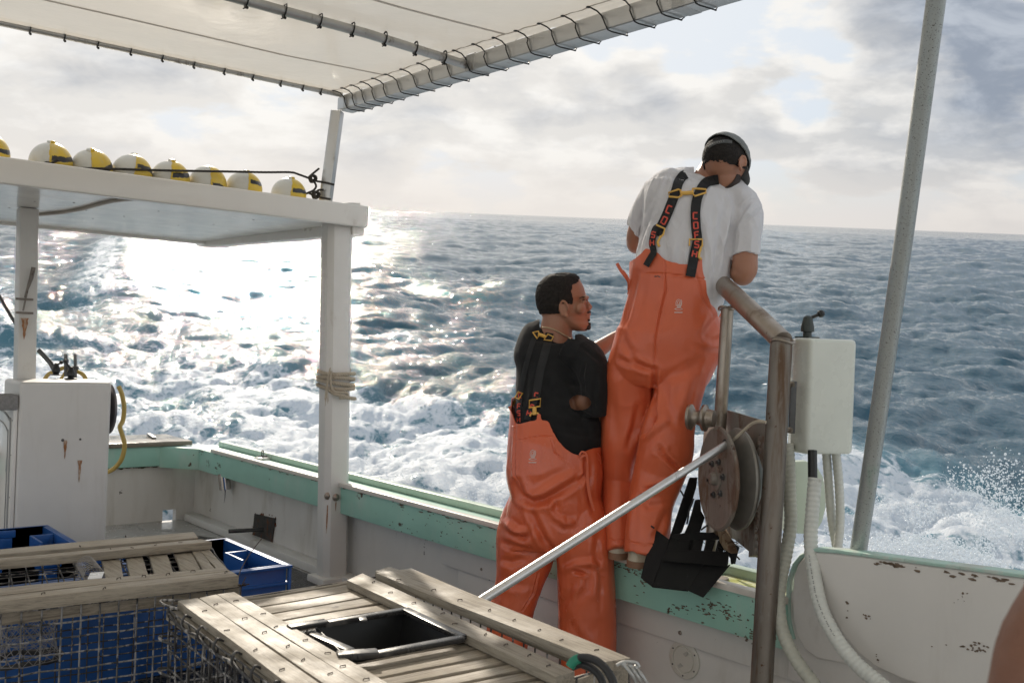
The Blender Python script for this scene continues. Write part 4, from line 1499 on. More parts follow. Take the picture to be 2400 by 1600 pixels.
# ------------------------------------------------------------------ slatted wire traps
WOODX = wood('trap_board_across', 0, (0.30, 0.255, 0.195), (0.15, 0.12, 0.09))
WOODY = wood('trap_board_lengthwise', 1, (0.33, 0.285, 0.22), (0.165, 0.135, 0.10))
WIRE = pbr('wire_coated', (0.035, 0.033, 0.032), 0.5, var=0.3, vscale=80, bump=0.6, bscale=200, stain=(0.42, 0.40, 0.38), stain_scale=30, stain_lo=0.52, stain_hi=0.60)
WIREW = pbr('wire_salt_crusted', (0.10, 0.097, 0.095), 0.7, var=0.3, vscale=80, bump=0.8, bscale=200, stain=(0.30, 0.29, 0.29), stain_scale=40, stain_lo=0.46, stain_hi=0.56, stain2=(0.03, 0.03, 0.03), s2_scale=35, s2_lo=0.56, s2_hi=0.6)
ZT = 0.69
STAPLE = pbr('staple_wire', (0.07, 0.05, 0.04), 0.6, metal=0.5)
NAILS = MB()

def board(px_quad, z=ZT, th=0.021, n=9, name='board', parent=None, mat=None, seed=0):
    """sawn board whose top face is the quad (given as picture points on height z); edges slightly uneven"""
    a, b, c, d = [PZ(x, y, z) for x, y in px_quad]      # a-b one long edge, d-c the other
    return board3(a, b, c, d, th, n, name, parent, mat, seed)

def board3(a, b, c, d, th=0.021, n=9, name='board', parent=None, mat=None, seed=0):
    m_ = MB()
    vs = []
    for i in range(n + 1):
        t = i / n
        e1 = a.lerp(b, t)
        e2 = d.lerp(c, t)
        sd = (e2 - e1).normalized()
        w1 = 0.0025 * noise.noise(Vector((t * 3, seed, 1)))
        w2 = 0.0025 * noise.noise(Vector((t * 3, seed, 5)))
        up = 0.003 * noise.noise(Vector((t * 1.5, seed, 9)))
        e1 = e1 + sd * w1 + Vector((0, 0, up))
        e2 = e2 + sd * w2 + Vector((0, 0, up))
        vs += [e1, e2, e2 - Vector((0, 0, th)), e1 - Vector((0, 0, th))]
    fs = [(0, 1, 2, 3), tuple(n * 4 + k for k in (3, 2, 1, 0))]
    for i in range(n):
        for k in range(4):
            j = (k + 1) % 4
            fs.append((i * 4 + k, (i + 1) * 4 + k, (i + 1) * 4 + j, i * 4 + j))
    m_.add(vs, fs)
    return obj(name, m_, mat, parent, bevel=0.0022, segs=2)

def staple(p, ang, parent, l=0.013):
    m_ = MB()
    d = Vector((math.cos(ang), math.sin(ang), 0)) * l / 2
    m_.tube([p - d + Vector((0, 0, -0.003)), p - d + Vector((0, 0, 0.0022)), p + d + Vector((0, 0, 0.0022)), p + d + Vector((0, 0, -0.003))], 0.0013, 5)
    return obj('staple', m_, STAPLE, parent)

def grid(mb, o, u, v, nu, nv, r, wob=0.004, seed=0, sub=4, bow=None):
    """wire mesh: o corner, u and v full edge vectors"""
    o, u, v = Vector(o), Vector(u), Vector(v)
    nrm = u.cross(v).normalized()
    def pt(s, t):
        w = noise.noise(Vector((s * 5 + seed, t * 5, seed))) * wob
        w2 = noise.noise(Vector((s * 9 + seed, t * 9, seed + 4))) * wob * 0.5
        b_ = bow(s, t) if bow else 0
        return o + u * s + v * t + nrm * (w + b_) + v.normalized() * w2
    for i in range(nu + 1):
        mb.tube([pt(i / nu, k / (nv * 2)) for k in range(nv * 2 + 1)], r, 5)
    for j in range(nv + 1):
        mb.tube([pt(k / (nu * 1.5), j / nv) for k in range(int(nu * 1.5) + 1)], r, 5)

def S6(x, y):
    return (350 + x / 1.96, 1250 + y / 1.96)

def S5(x, y):
    return (x / 3.36, 1200 + y / 3.36)

trap = thing('lobster_trap', 'wooden-topped wire trap in front with a black plastic opening, nearest the camera', 'trap', (1.3, 2.0, 0.013), 'slatted lobster traps')
B = lambda quad, z=ZT, th=0.021, seed=0, nm='board': board([S6(*q_) for q_ in quad], z, th, 9, nm, trap, WOODY, seed)
b1 = B([(1040, 178), (2085, 592), (2212, 572), (1205, 158)], ZT + 0.002, 0.024, 1)
B([(1037, 170), (1150, 216), (1200, 180), (1100, 150)], ZT - 0.001, 0.018, 15)
b2 = B([(908, 212), (1870, 655), (1955, 630), (978, 180)], ZT + 0.001, 0.022, 2)
b3 = B([(78, 345), (740, 800), (812, 800), (128, 330)], ZT - 0.028, 0.030, 3)
b4 = B([(130, 306), (775, 790), (905, 770), (222, 293)], ZT, 0.022, 4)
b5 = B([(228, 293), (925, 770), (1080, 760), (308, 277)], ZT + 0.001, 0.021, 5)
b6 = B([(310, 277), (1085, 760), (1200, 745), (390, 266)], ZT, 0.021, 6)
for bb, quad, zz, nn in ((b1, ((1100, 190), (2100, 560)), ZT + 0.002, 8), (b2, ((955, 200), (1900, 632)), ZT + 0.001, 9), (b4, ((190, 312), (800, 760)), ZT, 5), (b5, ((280, 295), (950, 740)), ZT + 0.001, 7), (b6, ((355, 280), (1050, 700)), ZT, 7)):
    for k in range(nn):
        t = (k + 0.5) / nn
        p_ = PZ(*S6(quad[0][0] + (quad[1][0] - quad[0][0]) * t + random.uniform(-26, 26), quad[0][1] + (quad[1][1] - quad[0][1]) * t), zz)
        staple(p_ + Vector((0, 0, 0.0005)), random.uniform(-0.3, 0.6), bb)
# cross slats under the long boards
zs = ZT - 0.026
def slat(l0, l1, r0, r1, seed):
    board([S6(*q_) for q_ in (l0, r0, r1, l1)], zs + 0.002, 0.018, 6, 'slat', trap, WOODX, seed)
U = [(300, 326, 228, 250), (333, 359, 255, 275), (367, 389, 281, 300), (396, 418, 308, 328)]
board([S6(*q_) for q_ in ((425, 288), (910, 216), (930, 226), (440, 300))], zs + 0.002, 0.018, 6, 'slat', trap, WOODX, 30)
for k, (a, b, c, d) in enumerate(((306, 332, 232, 256), (338, 364, 258, 284), (370, 396, 288, 312), (402, 424, 318, 338))):
    xa = 455 + (a - 300) * 1.5
    slat((xa, a), (xa + 42, b), (930 + (c - 228) * 2.1, c - 4), (930 + (d - 228) * 2.1, d - 4), 31 + k)
for k in range(6):
    a = 594 + 37 * k
    xa = 935 + 60 * k
    c = 492 + 33 * k
    xc = 1470 + 78 * k
    slat((xa, a), (xa + 46, a + 28), (xc, c), (xc + 56, c + 24), 41 + k)
# black funnel box
zf = ZT - 0.004
fr = MB()
def fbar(q0, q1, w, h=0.014, z=zf):
    fr.beam(PZ(*S6(*q0), z), PZ(*S6(*q1), z), w, h)
fbar((640, 432), (815, 404), 0.030, 0.012, zf + 0.004)
fbar((800, 416), (1172, 352), 0.022)
fbar((1172, 350), (1440, 478), 0.026)
fbar((1440, 480), (1040, 556), 0.024)
fbar((1050, 548), (862, 560), 0.034, 0.016, zf + 0.004)
fbar((730, 456), (925, 540), 0.026, 0.012, zf - 0.012)
fbar((978, 384), (984, 402), 0.020, 0.008, zf + 0.010)
obj('funnel_rim', fr, pbr('worn_black_plastic', (0.03, 0.028, 0.027), 0.28, var=0.3, vscale=12, stain=(0.11, 0.10, 0.09), stain_scale=10, stain_lo=0.5, stain_hi=0.65), trap, bevel=0.004, merge=False)
ft = MB()
tp = [PZ(*S6(*q_), zf - 0.007) for q_ in ((760, 425), (1168, 360), (1425, 476), (905, 568))]
cen = sum(tp, Vector()) / 4
bt = [cen + (p - cen) * 0.66 + Vector((0, 0, -0.20)) for p in tp]
for k in range(4):
    j = (k + 1) % 4
    n_ = (tp[j] - tp[k]).cross(Vector((0, 0, 1))).normalized() * 0.003
    ft.prism([tp[k], tp[j], bt[j], bt[k]], n_)
obj('funnel', ft, BLACKP, trap, merge=False)
# wire sides: corners of the frame
cA, cB = PZ(*S6(1190, 178), 0.665), PZ(*S6(95, 352), 0.665)
cC = PZ(*S6(2205, 590), 0.665)
cD = cB + (cC - cA) * 1.0
hh = Vector((0, 0, -0.62))
w1 = MB()
grid(w1, cB, cD - cB, hh, 20, 12, 0.0026, 0.006, 1)
obj('wire_side', w1, WIRE, trap, merge=False)
w1 = MB()
grid(w1, cB, cA - cB, hh, 13, 12, 0.0026, 0.006, 2)
grid(w1, cA, cC - cA, hh, 20, 12, 0.0026, 0.006, 3)
grid(w1, cD, cC - cD, hh, 13, 12, 0.0026, 0.006, 4)
obj('wire_sides', w1, WIRE, trap, merge=False)
lp = MB()
for k in range(9):
    t = (k + 0.2) / 9
    e = cB.lerp(cD, t)
    o_ = (cB - cA).normalized()
    lp.tube(crom([e + Vector((0, 0, 0.012)) + o_ * -0.01, e + Vector((0, 0, 0.02)) + o_ * 0.006, e + Vector((0, 0, 0.0)) + o_ * 0.014, e + Vector((0, 0, -0.02)) + o_ * 0.002], 4), 0.0032, 6)
lp.tube([cB + (cB - cA).normalized() * 0.006 + (cD - cB) * t + Vector((0, 0, -0.006 - 0.01 * abs(math.sin(t * 14)))) for t in np.linspace(0, 1, 40)], 0.0042, 8)
for zz in (0.02, -0.075, -0.16):
    lp.tube(crom([cB + Vector((0.04, 0, zz)), cB + Vector((-0.015, 0.02, zz + 0.004)), cB + Vector((-0.02, -0.01, zz)), cB + Vector((0.0, -0.05, zz - 0.004))], 5), 0.0036, 6)
obj('wire_loop', lp, WIRE, trap, merge=False)
for a, b in ((cB, cD), (cA, cC)):
    obj('runner', MB().beam(a + Vector((0.02, 0, -0.62)), b + Vector((0.02, 0, -0.62)), 0.04, 0.028), WOODY, trap)
ex = MB()
ex.beam(cA + (cC - cA) * 0.02 + Vector((-0.012, 0, -0.03)), cC + Vector((-0.012, 0, -0.03)), 0.022, 0.045)
ex.beam(cD + Vector((0, 0.01, -0.03)), cC + Vector((0, 0.01, -0.03)), 0.02, 0.05)
obj('edge_batten', ex, WOODY, trap, bevel=0.002)

# hooks and the black cord bight at the near right corner
hk = MB()
c0 = PZ(*S6(2155, 640), 0.66)
for k in range(3):
    a = P(1462 + k * 14, 1556 + k * 4, 2.20)
    hk.tube(crom([a, a + Vector((0.0, -0.02, -0.012)), a + Vector((0.015, -0.025, -0.04)), a + Vector((0.0, -0.01, -0.06))], 5), 0.0042, 8)
    hk.ball(a, 0.007, 8, 6)
hk.tube(crom([P(1445, 1558, 2.2), P(1462, 1550, 2.2), P(1490, 1552, 2.2), P(1498, 1562, 2.2)], 5), 0.004, 8)
tag(obj('metal_hook', hk, GALV, merge=False), 'tangle of metal hooks at the near right corner of the front trap', 'hooks')
bc = MB()
pts = [P(1338, 1556, 2.10), P(1352, 1543, 2.10), P(1375, 1540, 2.08), P(1405, 1552, 2.05), P(1428, 1578, 2.02), P(1440, 1610, 2.0), P(1444, 1660, 1.98)]
bc.tube(crom(pts, 6), 0.0085, 12)
pts = [P(1342, 1562, 2.11), P(1362, 1556, 2.10), P(1388, 1566, 2.08), P(1410, 1592, 2.06), P(1420, 1640, 2.04)]
bc.tube(crom(pts, 6), 0.008, 12)
bung = obj('bungee_cord', bc, BLACKM, merge=False)
tag(bung, 'thick black elastic cord with a green end looped on the corner of the front trap', 'cord')
ge = MB()
ge.tube(crom([P(1336, 1561, 2.098), P(1344, 1549, 2.098), P(1358, 1541.5, 2.098)], 4), 0.0105, 12)
obj('green_end', ge, pbr('green_tape', (0.01, 0.20, 0.12), 0.4), bung)

# ---- left trap
trap2 = thing('lobster_trap', 'wooden-topped wire trap at lower left with a wire coil in it, blue crates behind', 'trap', (0.5, 3.1, 0.013), 'slatted lobster traps')
B2 = lambda quad, z=ZT, th=0.021, seed=0: board([S5(*q_) for q_ in quad], z, th, 9, 'board', trap2, WOODX, seed)
B2([(-300, 622), (1762, 432), (1812, 458), (-300, 685)], ZT - 0.002, 0.02, 51)
B2([(-300, 690), (1822, 458), (1882, 496), (-300, 728)], ZT, 0.034, 52)
f3 = MB()
B2([(-300, 790), (1862, 546), (1905, 572), (-300, 815)], ZT - 0.042, 0.030, 53)
B2([(-300, 318), (1525, 150), (1562, 196), (-300, 358)], ZT, 0.026, 54)
B2([(-300, 385), (1590, 212), (1670, 232), (-300, 408)], ZT + 0.003, 0.026, 55)
zq = ZT - 0.028
for k, qd in enumerate((((795, 345), (940, 338), (975, 520), (835, 530)), ((985, 325), (1112, 318), (1168, 490), (1025, 502)), ((1165, 305), (1305, 298), (1368, 475), (1218, 485)),
                        ((1355, 285), (1490, 278), (1580, 445), (1433, 462)), ((1500, 280), (1552, 276), (1695, 440), (1600, 445)), ((1556, 276), (1622, 262), (1800, 455), (1705, 440)))):
    board([S5(*q_) for q_ in (qd[0], qd[3], qd[2], qd[1])], zq + (0.004 if k > 3 else 0), 0.014, 6, 'slat', trap2, WOODY, 60 + k)
random.seed(8)
for (x, y) in ((1780, 470), (1520, 462), (1322, 486), (1134, 500), (936, 520), (822, 598), (1420, 242), (1225, 262), (1040, 283), (990, 188), (870, 290), (630, 268), (340, 640)):
    staple(PZ(*S5(x, y), ZT + 0.002), random.uniform(0, 3), trap2, 0.012)
e0, e1 = PZ(*S5(-330, 830), 0.65), PZ(*S5(1890, 585), 0.65)
g0, g1 = PZ(*S5(-330, 400), 0.65), PZ(*S5(1640, 250), 0.65)
w2 = MB()
grid(w2, e0, e1 - e0, Vector((0, 0, -0.60)), 15, 14, 0.0028, 0.009, 11)
obj('wire_front', w2, WIREW, trap2, merge=False)
w2 = MB()
grid(w2, g0, g1 - g0, Vector((0, 0, -0.60)), 16, 12, 0.0026, 0.006, 12)
grid(w2, e1, g1 - e1, Vector((0, 0, -0.60)), 10, 12, 0.0026, 0.006, 13)
w2top = PZ(*S5(-330, 420), 0.652)
grid(w2, e0, e1 - e0, g0 - e0, 16, 10, 0.0022, 0.003, 14)
obj('wire_sides', w2, WIRE, trap2, merge=False)
wb = MB()
for a_, b_, o_ in ((e0, e1, 0.02), (g0, g1, -0.02)):
    obj('runner', MB().beam(a_ + Vector((0, o_, -0.60)), b_ + Vector((0, o_, -0.60)), 0.05, 0.03), WOODX, trap2, bevel=0.002)
bt_ = MB()
bt_.beam(e0 + Vector((0, 0.022, -0.015)), e1 + Vector((0, 0.022, -0.015)), 0.016, 0.045)
obj('inner_batten', bt_, WOODX, trap2, bevel=0.002)
# coil of wire and white tag in the opening
co_ = MB()
a, b = PZ(*S5(650, 375), ZT - 0.035), PZ(*S5(745, 505), ZT - 0.02)
ax = (b - a)
u_ = ax.normalized().orthogonal().normalized()
v_ = ax.normalized().cross(u_)
co_.tube([a + ax * (k / 264) + (u_ * math.cos(k * 0.28) + v_ * math.sin(k * 0.28)) * 0.027 for k in range(265)], 0.0016, 5)
for k in range(14):
    s_ = a + ax * random.random() + (u_ * math.cos(k) + v_ * math.sin(k)) * 0.03
    co_.tube([s_, s_ + Vector((random.gauss(-0.04, 0.03), random.gauss(0, 0.02), random.gauss(0.0, 0.012)))], 0.0008, 4)
obj('wire_coil', co_, pbr('coil_wire', (0.30, 0.28, 0.26), 0.5, metal=0.5), trap2, merge=False)
tg = MB()
tg.prism([PZ(*S5(*q_), ZT + 0.0) for q_ in ((712, 474), (822, 466), (800, 515), (690, 524))], (0, 0, -0.002))
obj('white_tag', tg, MATS['white_plastic'], trap2)
# twine funnel hanging inside
tw = MB()
fc = PZ(*S5(370, 840), 0.60) + Vector((0.0, 0.17, 0.0))
bc_ = fc + Vector((0.0, 0.02, -0.16))
NF = 20
ringp = []
for lev in range(7):
    t = lev / 6
    rad = 0.105 - 0.035 * math.sin(t * math.pi * 0.9)
    ring_ = [fc.lerp(bc_, t) + Vector((math.cos(2 * math.pi * k / NF) * rad * (1 + .12 * noise.noise(Vector((k, lev, 3)))), math.sin(2 * math.pi * k / NF) * rad * 0.8, 0.012 * noise.noise(Vector((k * .7, lev, 8))))) for k in range(NF)]
    ringp.append(ring_)
    tw.tube(ring_, 0.0011, 4, closed=True)
for k in range(NF):
    tw.tube([ringp[l][(k + l) % NF] for l in range(7)], 0.001, 4)
    tw.tube([ringp[l][(k - l) % NF] for l in range(7)], 0.001, 4)
obj('twine_funnel', tw, pbr('grey_twine', (0.22, 0.21, 0.21), 0.8), trap2, merge=False)
rg_ = MB()
rg_.tube([bc_ + Vector((math.cos(2 * math.pi * k / 28) * 0.095, math.sin(2 * math.pi * k / 28) * 0.06, 0.004 * math.sin(k))) for k in range(28)], 0.0075, 8, closed=True)
obj('funnel_ring', rg_, BLACKM, trap2)
# long whisker of wire at the corner
wk = MB()
wk.tube(crom([P(558, 1358, 2.95), P(562, 1340, 3.0), P(584, 1300, 3.1), P(613, 1262, 3.2)], 5), 0.0016, 5)
for k in range(10):
    s_ = P(566, 1372, 2.93)
    wk.tube([s_, s_ + Vector((random.gauss(0, 0.012), random.gauss(-0.01, 0.008), random.gauss(0, 0.02)))], 0.0018, 4)
obj('loose_wire', wk, STAPLE, trap2, merge=False)

# ------------------------------------------------------------------ aluminium pole
ap = MB()
pa, pb = P(1082, 1436, 2.86), P(1712, 1035, 3.40)
ap.tube([pa, pb], [0.0145, 0.0135], 20)
pole = obj('aluminium_pole', ap, pbr('bright_aluminium', (0.60, 0.60, 0.60), 0.34, metal=0.85, var=0.06, vscale=8, bump=0.25, bscale=150, bdist=0.0006, stain=(0.36, 0.35, 0.33), stain_scale=30, stain_lo=0.6, stain_hi=0.72), smooth=60)
tag(pole, 'long bright aluminium pole slanting from the front trap up to the hauler disc', 'pole')
wp = MB()
dr = (pb - pa).normalized()
for k in range(4):
    c = pb - dr * (0.004 + 0.005 * k)
    u_ = dr.orthogonal().normalized()
    v_ = dr.cross(u_)
    wp.tube([c + (u_ * math.cos(a) + v_ * math.sin(a)) * 0.0165 for a in [2 * math.pi * j / 16 for j in range(16)]], 0.003, 6, closed=True)
obj('whipping', wp, BLACKP, pole, merge=False)
ln = MB()
ln.tube(crom([pb, P(1722, 1028, 3.38), P(1742, 1010, 3.34), P(1760, 994, 3.30), P(1778, 987, 3.26), P(1795, 989, 3.24)], 6), 0.0055, 8)
obj('lashing', ln, ROPEB, pole)
SP = P(1775, 1780, 3.24)

# ------------------------------------------------------------------ hauler frame of stainless pipe
frame = thing('hauler_frame', 'stained steel pipe frame bent over beside the man, standing inside the green rail', 'pipe frame', (SP.x, SP.y, 0.0))
fp = MB()
pt_ = [P(1831, 812, 3.32), P(1822, 960, 3.31), P(1814, 1110, 3.30), P(1800, 1340, 3.28), P(1785, 1600, 3.25)]
q0 = P(1774, 1790, 3.24)
q0.z = 0.0
fp.tube([P(1833, 796, 3.325)] + pt_ + [q0], 0.0365, 28)
WPIPE = pbr('weathered_pipe', (0.19, 0.165, 0.14), 0.46, metal=0.65, var=0.14, vscale=9, bump=0.5, bscale=60, bdist=0.0015, stretch=(1, 1, 0.3), second=((0.11, 0.065, 0.038), (1, 1, 0.09), 22, 0.47, 0.66), stain=(0.34, 0.32, 0.29), stain_scale=14, stain_lo=0.56, stain_hi=0.72, stain2=(0.09, 0.045, 0.025), s2_scale=40, s2_lo=0.62, s2_hi=0.68)
post_ = obj('upright_pipe', fp, WPIPE, frame, smooth=60)
fp = MB()
fp.tube([P(1834, 800, 3.322), P(1790, 757, 3.45), P(1735, 705, 3.64), P(1706, 678, 3.80), P(1690, 664, 3.90)], [0.0355] * 5, 28)
obj('top_pipe', fp, STEEL, frame, smooth=60)
fp = MB()
rl = P(1660, 1345, 3.72)
fp.tube([P(1705, 722, 3.74), P(1700, 800, 3.74), P(1690, 960, 3.73), P(1676, 1150, 3.72), P(1664, 1325, 3.71)], 0.0235, 20)
obj('rear_pipe', fp, STEEL, frame, smooth=60)
wd_ = MB()
for (x, y, d, r) in ((1834, 800, 3.322, 0.038), (1703, 722, 3.742, 0.029)):
    ring_ = [P(x, y, d) + (RR * math.cos(a) + FWD * math.sin(a)) * r + UU * (0.006 * math.sin(a * 2) - 0.0) for a in [2 * math.pi * k / 24 for k in range(24)]]
    wd_.tube(ring_, 0.0045, 8, closed=True)
obj('weld_bead', wd_, STEEL, frame, merge=False)

NAZ = YAW + R(80)
NV = Vector((math.sin(NAZ), math.cos(NAZ), 0))
D1 = P(1680, 1121, 3.45)
def PN(px, py, off):
    r_ = ray(px, py)
    return CAMB + r_ * ((NV.dot(D1 - CAMB) + off) / NV.dot(r_))
hauler = thing('pot_hauler', 'rusty pot hauler with two round steel discs bolted to the pipe frame', 'hauler', tuple(PN(1700, 1250, 0.05)))
pl = MB()
pl.prism([PN(x, y, 0.155) for x, y in ((1674, 962), (1706, 961), (1794, 987), (1797, 1020), (1790, 1150), (1782, 1302), (1772, 1306), (1722, 1264), (1655, 1238), (1640, 1120), (1650, 1000))], NV * 0.008)
obj('back_plate', pl, RUSTY, hauler, bevel=0.002)
fe_ = MB()
fe_.prism([PN(x, y, 0.150) for x, y in ((1782, 1030), (1797, 1020), (1784, 1300), (1773, 1305))], NV * -0.03)
obj('edge_flange', fe_, RUSTY, hauler, bevel=0.002)
wb_ = MB()
random.seed(14)
for k in range(16):
    t = k / 15
    wb_.ball(PN(1779 - 8 * t + random.uniform(-1, 1), 1040 + 250 * t, 0.118), random.uniform(0.005, 0.008), 8, 6, (1, 1, 1.6))
obj('weld_run', wb_, RUSTY, hauler, merge=False)
d1 = MB()
d1.lathe(D1, NV, [(0.0, 0.045), (0.0, 0.160), (-0.003, 0.170), (-0.001, 0.178), (0.006, 0.180), (0.010, 0.176), (0.014, 0.16), (0.032, 0.10)], seg=72)
disc1 = obj('front_disc', d1, RUSTY, hauler, smooth=30)
hb = MB()
hb.lathe(D1, -NV, [(-0.002, 0.044), (0.004, 0.043), (0.007, 0.036), (0.007, 0.024), (0.018, 0.022), (0.024, 0.018), (0.026, 0.010)], seg=36)
obj('hub', hb, RUSTY, disc1)
e1v = Vector((0, 0, 1))
e2v = NV.cross(e1v)
for k in range(6):
    a = k * math.pi / 3 + 0.3
    c = D1 + (e1v * math.cos(a) + e2v * math.sin(a)) * 0.062
    m_ = MB()
    m_.lathe(c, -NV, [(-0.001, 0.012), (0.006, 0.012), (0.008, 0.009), (0.008, 0.006), (0.014, 0.006)], seg=6)
    obj('bolt', m_, DKMETAL, disc1)
d2 = MB()
d2.lathe(D1, NV, [(0.030, 0.10), (0.034, 0.10), (0.060, 0.158), (0.068, 0.174), (0.074, 0.177), (0.082, 0.174), (0.090, 0.16), (0.15, 0.06)], seg=72)
obj('rear_disc', d2, pbr('groove_grey', (0.22, 0.21, 0.19), 0.45, metal=0.6, var=0.12, vscale=25), hauler, smooth=30)
cp_ = MB()
axc = (P(1668, 978, 3.62) - P(1616, 975, 3.66))
cp_.lathe(P(1612, 977, 3.66), axc, [(0, 0.03), (0.004, 0.046), (0.014, 0.048), (0.022, 0.032), (0.034, 0.026), (0.05, 0.030), (0.058, 0.048), (0.068, 0.050), (0.074, 0.034), (0.10, 0.03)], seg=36)
obj('capstan_roller', cp_, STEEL, hauler, smooth=60)
sh_ = MB()
sh_.prism([PN(x, y, 0.10) for x, y in ((1668, 1236), (1684, 1238), (1706, 1278), (1712, 1296), (1696, 1286))], NV * 0.03)
obj('guide_strip', sh_, MATS['yellow_stained_paint'] if False else pbr('tan_plate', (0.30, 0.22, 0.14), 0.5, metal=0.3, stain=(0.12, 0.06, 0.03), stain_scale=20, stain_lo=0.5, stain_hi=0.6), hauler, bevel=0.002)

# ------------------------------------------------------------------ black slotted chute
def Z2(x, y):
    return (1500 + x / 5.227, 1120 + y / 5.227)
chute = thing('plastic_chute', 'black plastic slotted chute hanging over the green rail under the hauler', 'chute', tuple(P(1600, 1395, 3.66)))
def panel(name, pts, th=0.008, label=None):
    """pts: (zoom x, zoom y, distance)"""
    m_ = MB()
    q_ = [P(*Z2(x, y), d) for x, y, d in pts]
    n_ = (q_[1] - q_[0]).cross(q_[2] - q_[0]).normalized()
    if n_.dot(FWD) < 0:
        n_ = -n_
    m_.prism(q_, n_ * th)
    return obj(name, m_, pbr('matt_black_plastic', (0.008, 0.008, 0.008), 0.65, spec=0.25, var=0.2, bump=0.3, bscale=60, stain=(0.03, 0.03, 0.03), stain_scale=30, stain_lo=0.6, stain_hi=0.7), chute, bevel=0.0015, segs=1)
panel('left_wing', [(172, 612, 3.72), (362, 752, 3.66), (330, 890, 3.64), (265, 1010, 3.62), (150, 1332, 3.58), (5, 1215, 3.64), (60, 1000, 3.68)])
panel('tray', [(265, 1012, 3.62), (700, 1045, 3.60), (775, 1062, 3.595), (590, 1382, 3.54), (150, 1332, 3.58)])
panel('tray', [(776, 1062, 3.595), (1065, 1085, 3.58), (1112, 1058, 3.575), (775, 1466, 3.53), (592, 1382, 3.54)])
panel('rail_lip', [(265, 1008, 3.60), (1068, 1082, 3.565), (1095, 900, 3.60), (700, 880, 3.62), (330, 870, 3.635)], 0.006)
panel('slotted_plate', [(355, 755, 3.67), (380, 690, 3.68), (660, 655, 3.69), (905, 665, 3.68), (1010, 745, 3.665), (640, 760, 3.67)])
for (a, b, c, d) in ((355, 622, 330, 590), (662, 780, 625, 745), (812, 925, 775, 880), (965, 1055, 925, 1020), (1090, 1215, 1060, 1170)):
    panel('slot_bar', [(a, 750, 3.668), (b, 755 if b < 1000 else 860 - (1215 - b) * .3, 3.664), (d, 900 if d < 1100 else 1050, 3.625), (c, 900, 3.628)], 0.007)
panel('slotted_plate', [(1000, 740, 3.665), (1030, 755, 3.66), (1215, 860, 3.65), (1150, 1055, 3.60), (1110, 1060, 3.60), (1090, 870, 3.64)], 0.006)
panel('strut', [(612, -10, 3.78), (705, -10, 3.78), (690, 110, 3.77), (600, 420, 3.74), (515, 660, 3.70), (400, 740, 3.67), (360, 752, 3.67)], 0.02)
panel('strut', [(682, 262, 3.74), (738, 258, 3.74), (750, 400, 3.73), (795, 480, 3.72), (735, 660, 3.69), (660, 880, 3.65), (520, 880, 3.65), (545, 680, 3.69), (600, 560, 3.70)], 0.016)
bx = MB()
for k in range(26):
    c = P(*Z2(random.uniform(1020, 1190), random.uniform(770, 900)), 3.64)
    bx.tube(crom([c, c + Vector((random.gauss(0, .012), random.gauss(0, .01), random.gauss(0, .012))), c + Vector((random.gauss(0, .02), random.gauss(0, .012), random.gauss(-.004, .02)))], 3), 0.0014, 4)
for pts in (((545, 240), (520, 190), (495, 150)), ((830, 575), (790, 600), (745, 635)), ((1190, 960), (1220, 995)), ((175, 612), (135, 585)), ((575, 560), (590, 480), (600, 400), (640, 300), (655, 250))):
    bx.tube([P(*Z2(x, y), 3.69) for x, y in pts], 0.0035, 6)
tag(obj('fishing_line_tangle', bx, BLACKM, chute, merge=False), kind='stuff')

# ------------------------------------------------------------------ white control box with lever
ctl = thing('control_box', 'white chipped control box with a black lever on top, bolted to the steel pipe', 'control box', tuple(P(1930, 1066, 3.5)))
zt = P(1905, 792, 3.36).z
zb = P(1905, 1066, 3.36).z
fpnt = [P(1856, 800, 3.50), P(1866, 800, 3.43), P(1900, 800, 3.37), P(2006, 800, 3.43), P(2004, 800, 3.62), P(1880, 800, 3.68)]
bx_ = MB()
bx_.prism([(p.x, p.y, zb) for p in fpnt], (0, 0, zt - zb))
obj('box_shell', bx_, pbr('aged_white_box', (0.62, 0.64, 0.58), 0.28, var=0.05, vscale=4, bump=0.2, bscale=20, stain=(0.38, 0.30, 0.20), stain_scale=5, stain_lo=0.60, stain_hi=0.80, stain2=(0.12, 0.08, 0.06), s2_scale=22, s2_lo=0.70, s2_hi=0.715), ctl, bevel=0.016, segs=4)
vb = MB()
c = P(1892, 786, 3.50)
c.z = zt
vb.box((c.x - 0.034, c.y - 0.028, zt), (c.x + 0.034, c.y + 0.028, zt + 0.006))
vb.lathe(c, (0, 0, 1), [(0.004, 0.015), (0.022, 0.015), (0.024, 0.023), (0.04, 0.023), (0.074, 0.015), (0.080, 0.008)], seg=20)
vv = obj('valve', vb, pbr('grey_green_valve', (0.035, 0.045, 0.042), 0.45, var=0.2), ctl)
lv = MB()
a, b = c + Vector((0, 0, 0.068)), P(1924, 735, 3.50)
lv.tube([a, b], 0.006, 10)
lv.ball(b, 0.0135, 14, 10)
obj('lever', lv, BLACKP, vv)
bk = MB()
bk.beam(P(1860, 893, 3.40), P(1855, 1015, 3.40), 0.022, 0.012, up=tuple(-FWD))
stp = obj('mounting_strap', bk, DKMETAL, ctl, bevel=0.003)
for y in (900, 1007):
    m_ = MB()
    m_.lathe(P(1858 - (y - 893) * 0.04, y, 3.40), -RR * 0.8 - FWD * 0.6, [(0, 0.011), (0.012, 0.011), (0.014, 0.006), (0.026, 0.006)], seg=6)
    obj('bolt', m_, STEEL, stp)
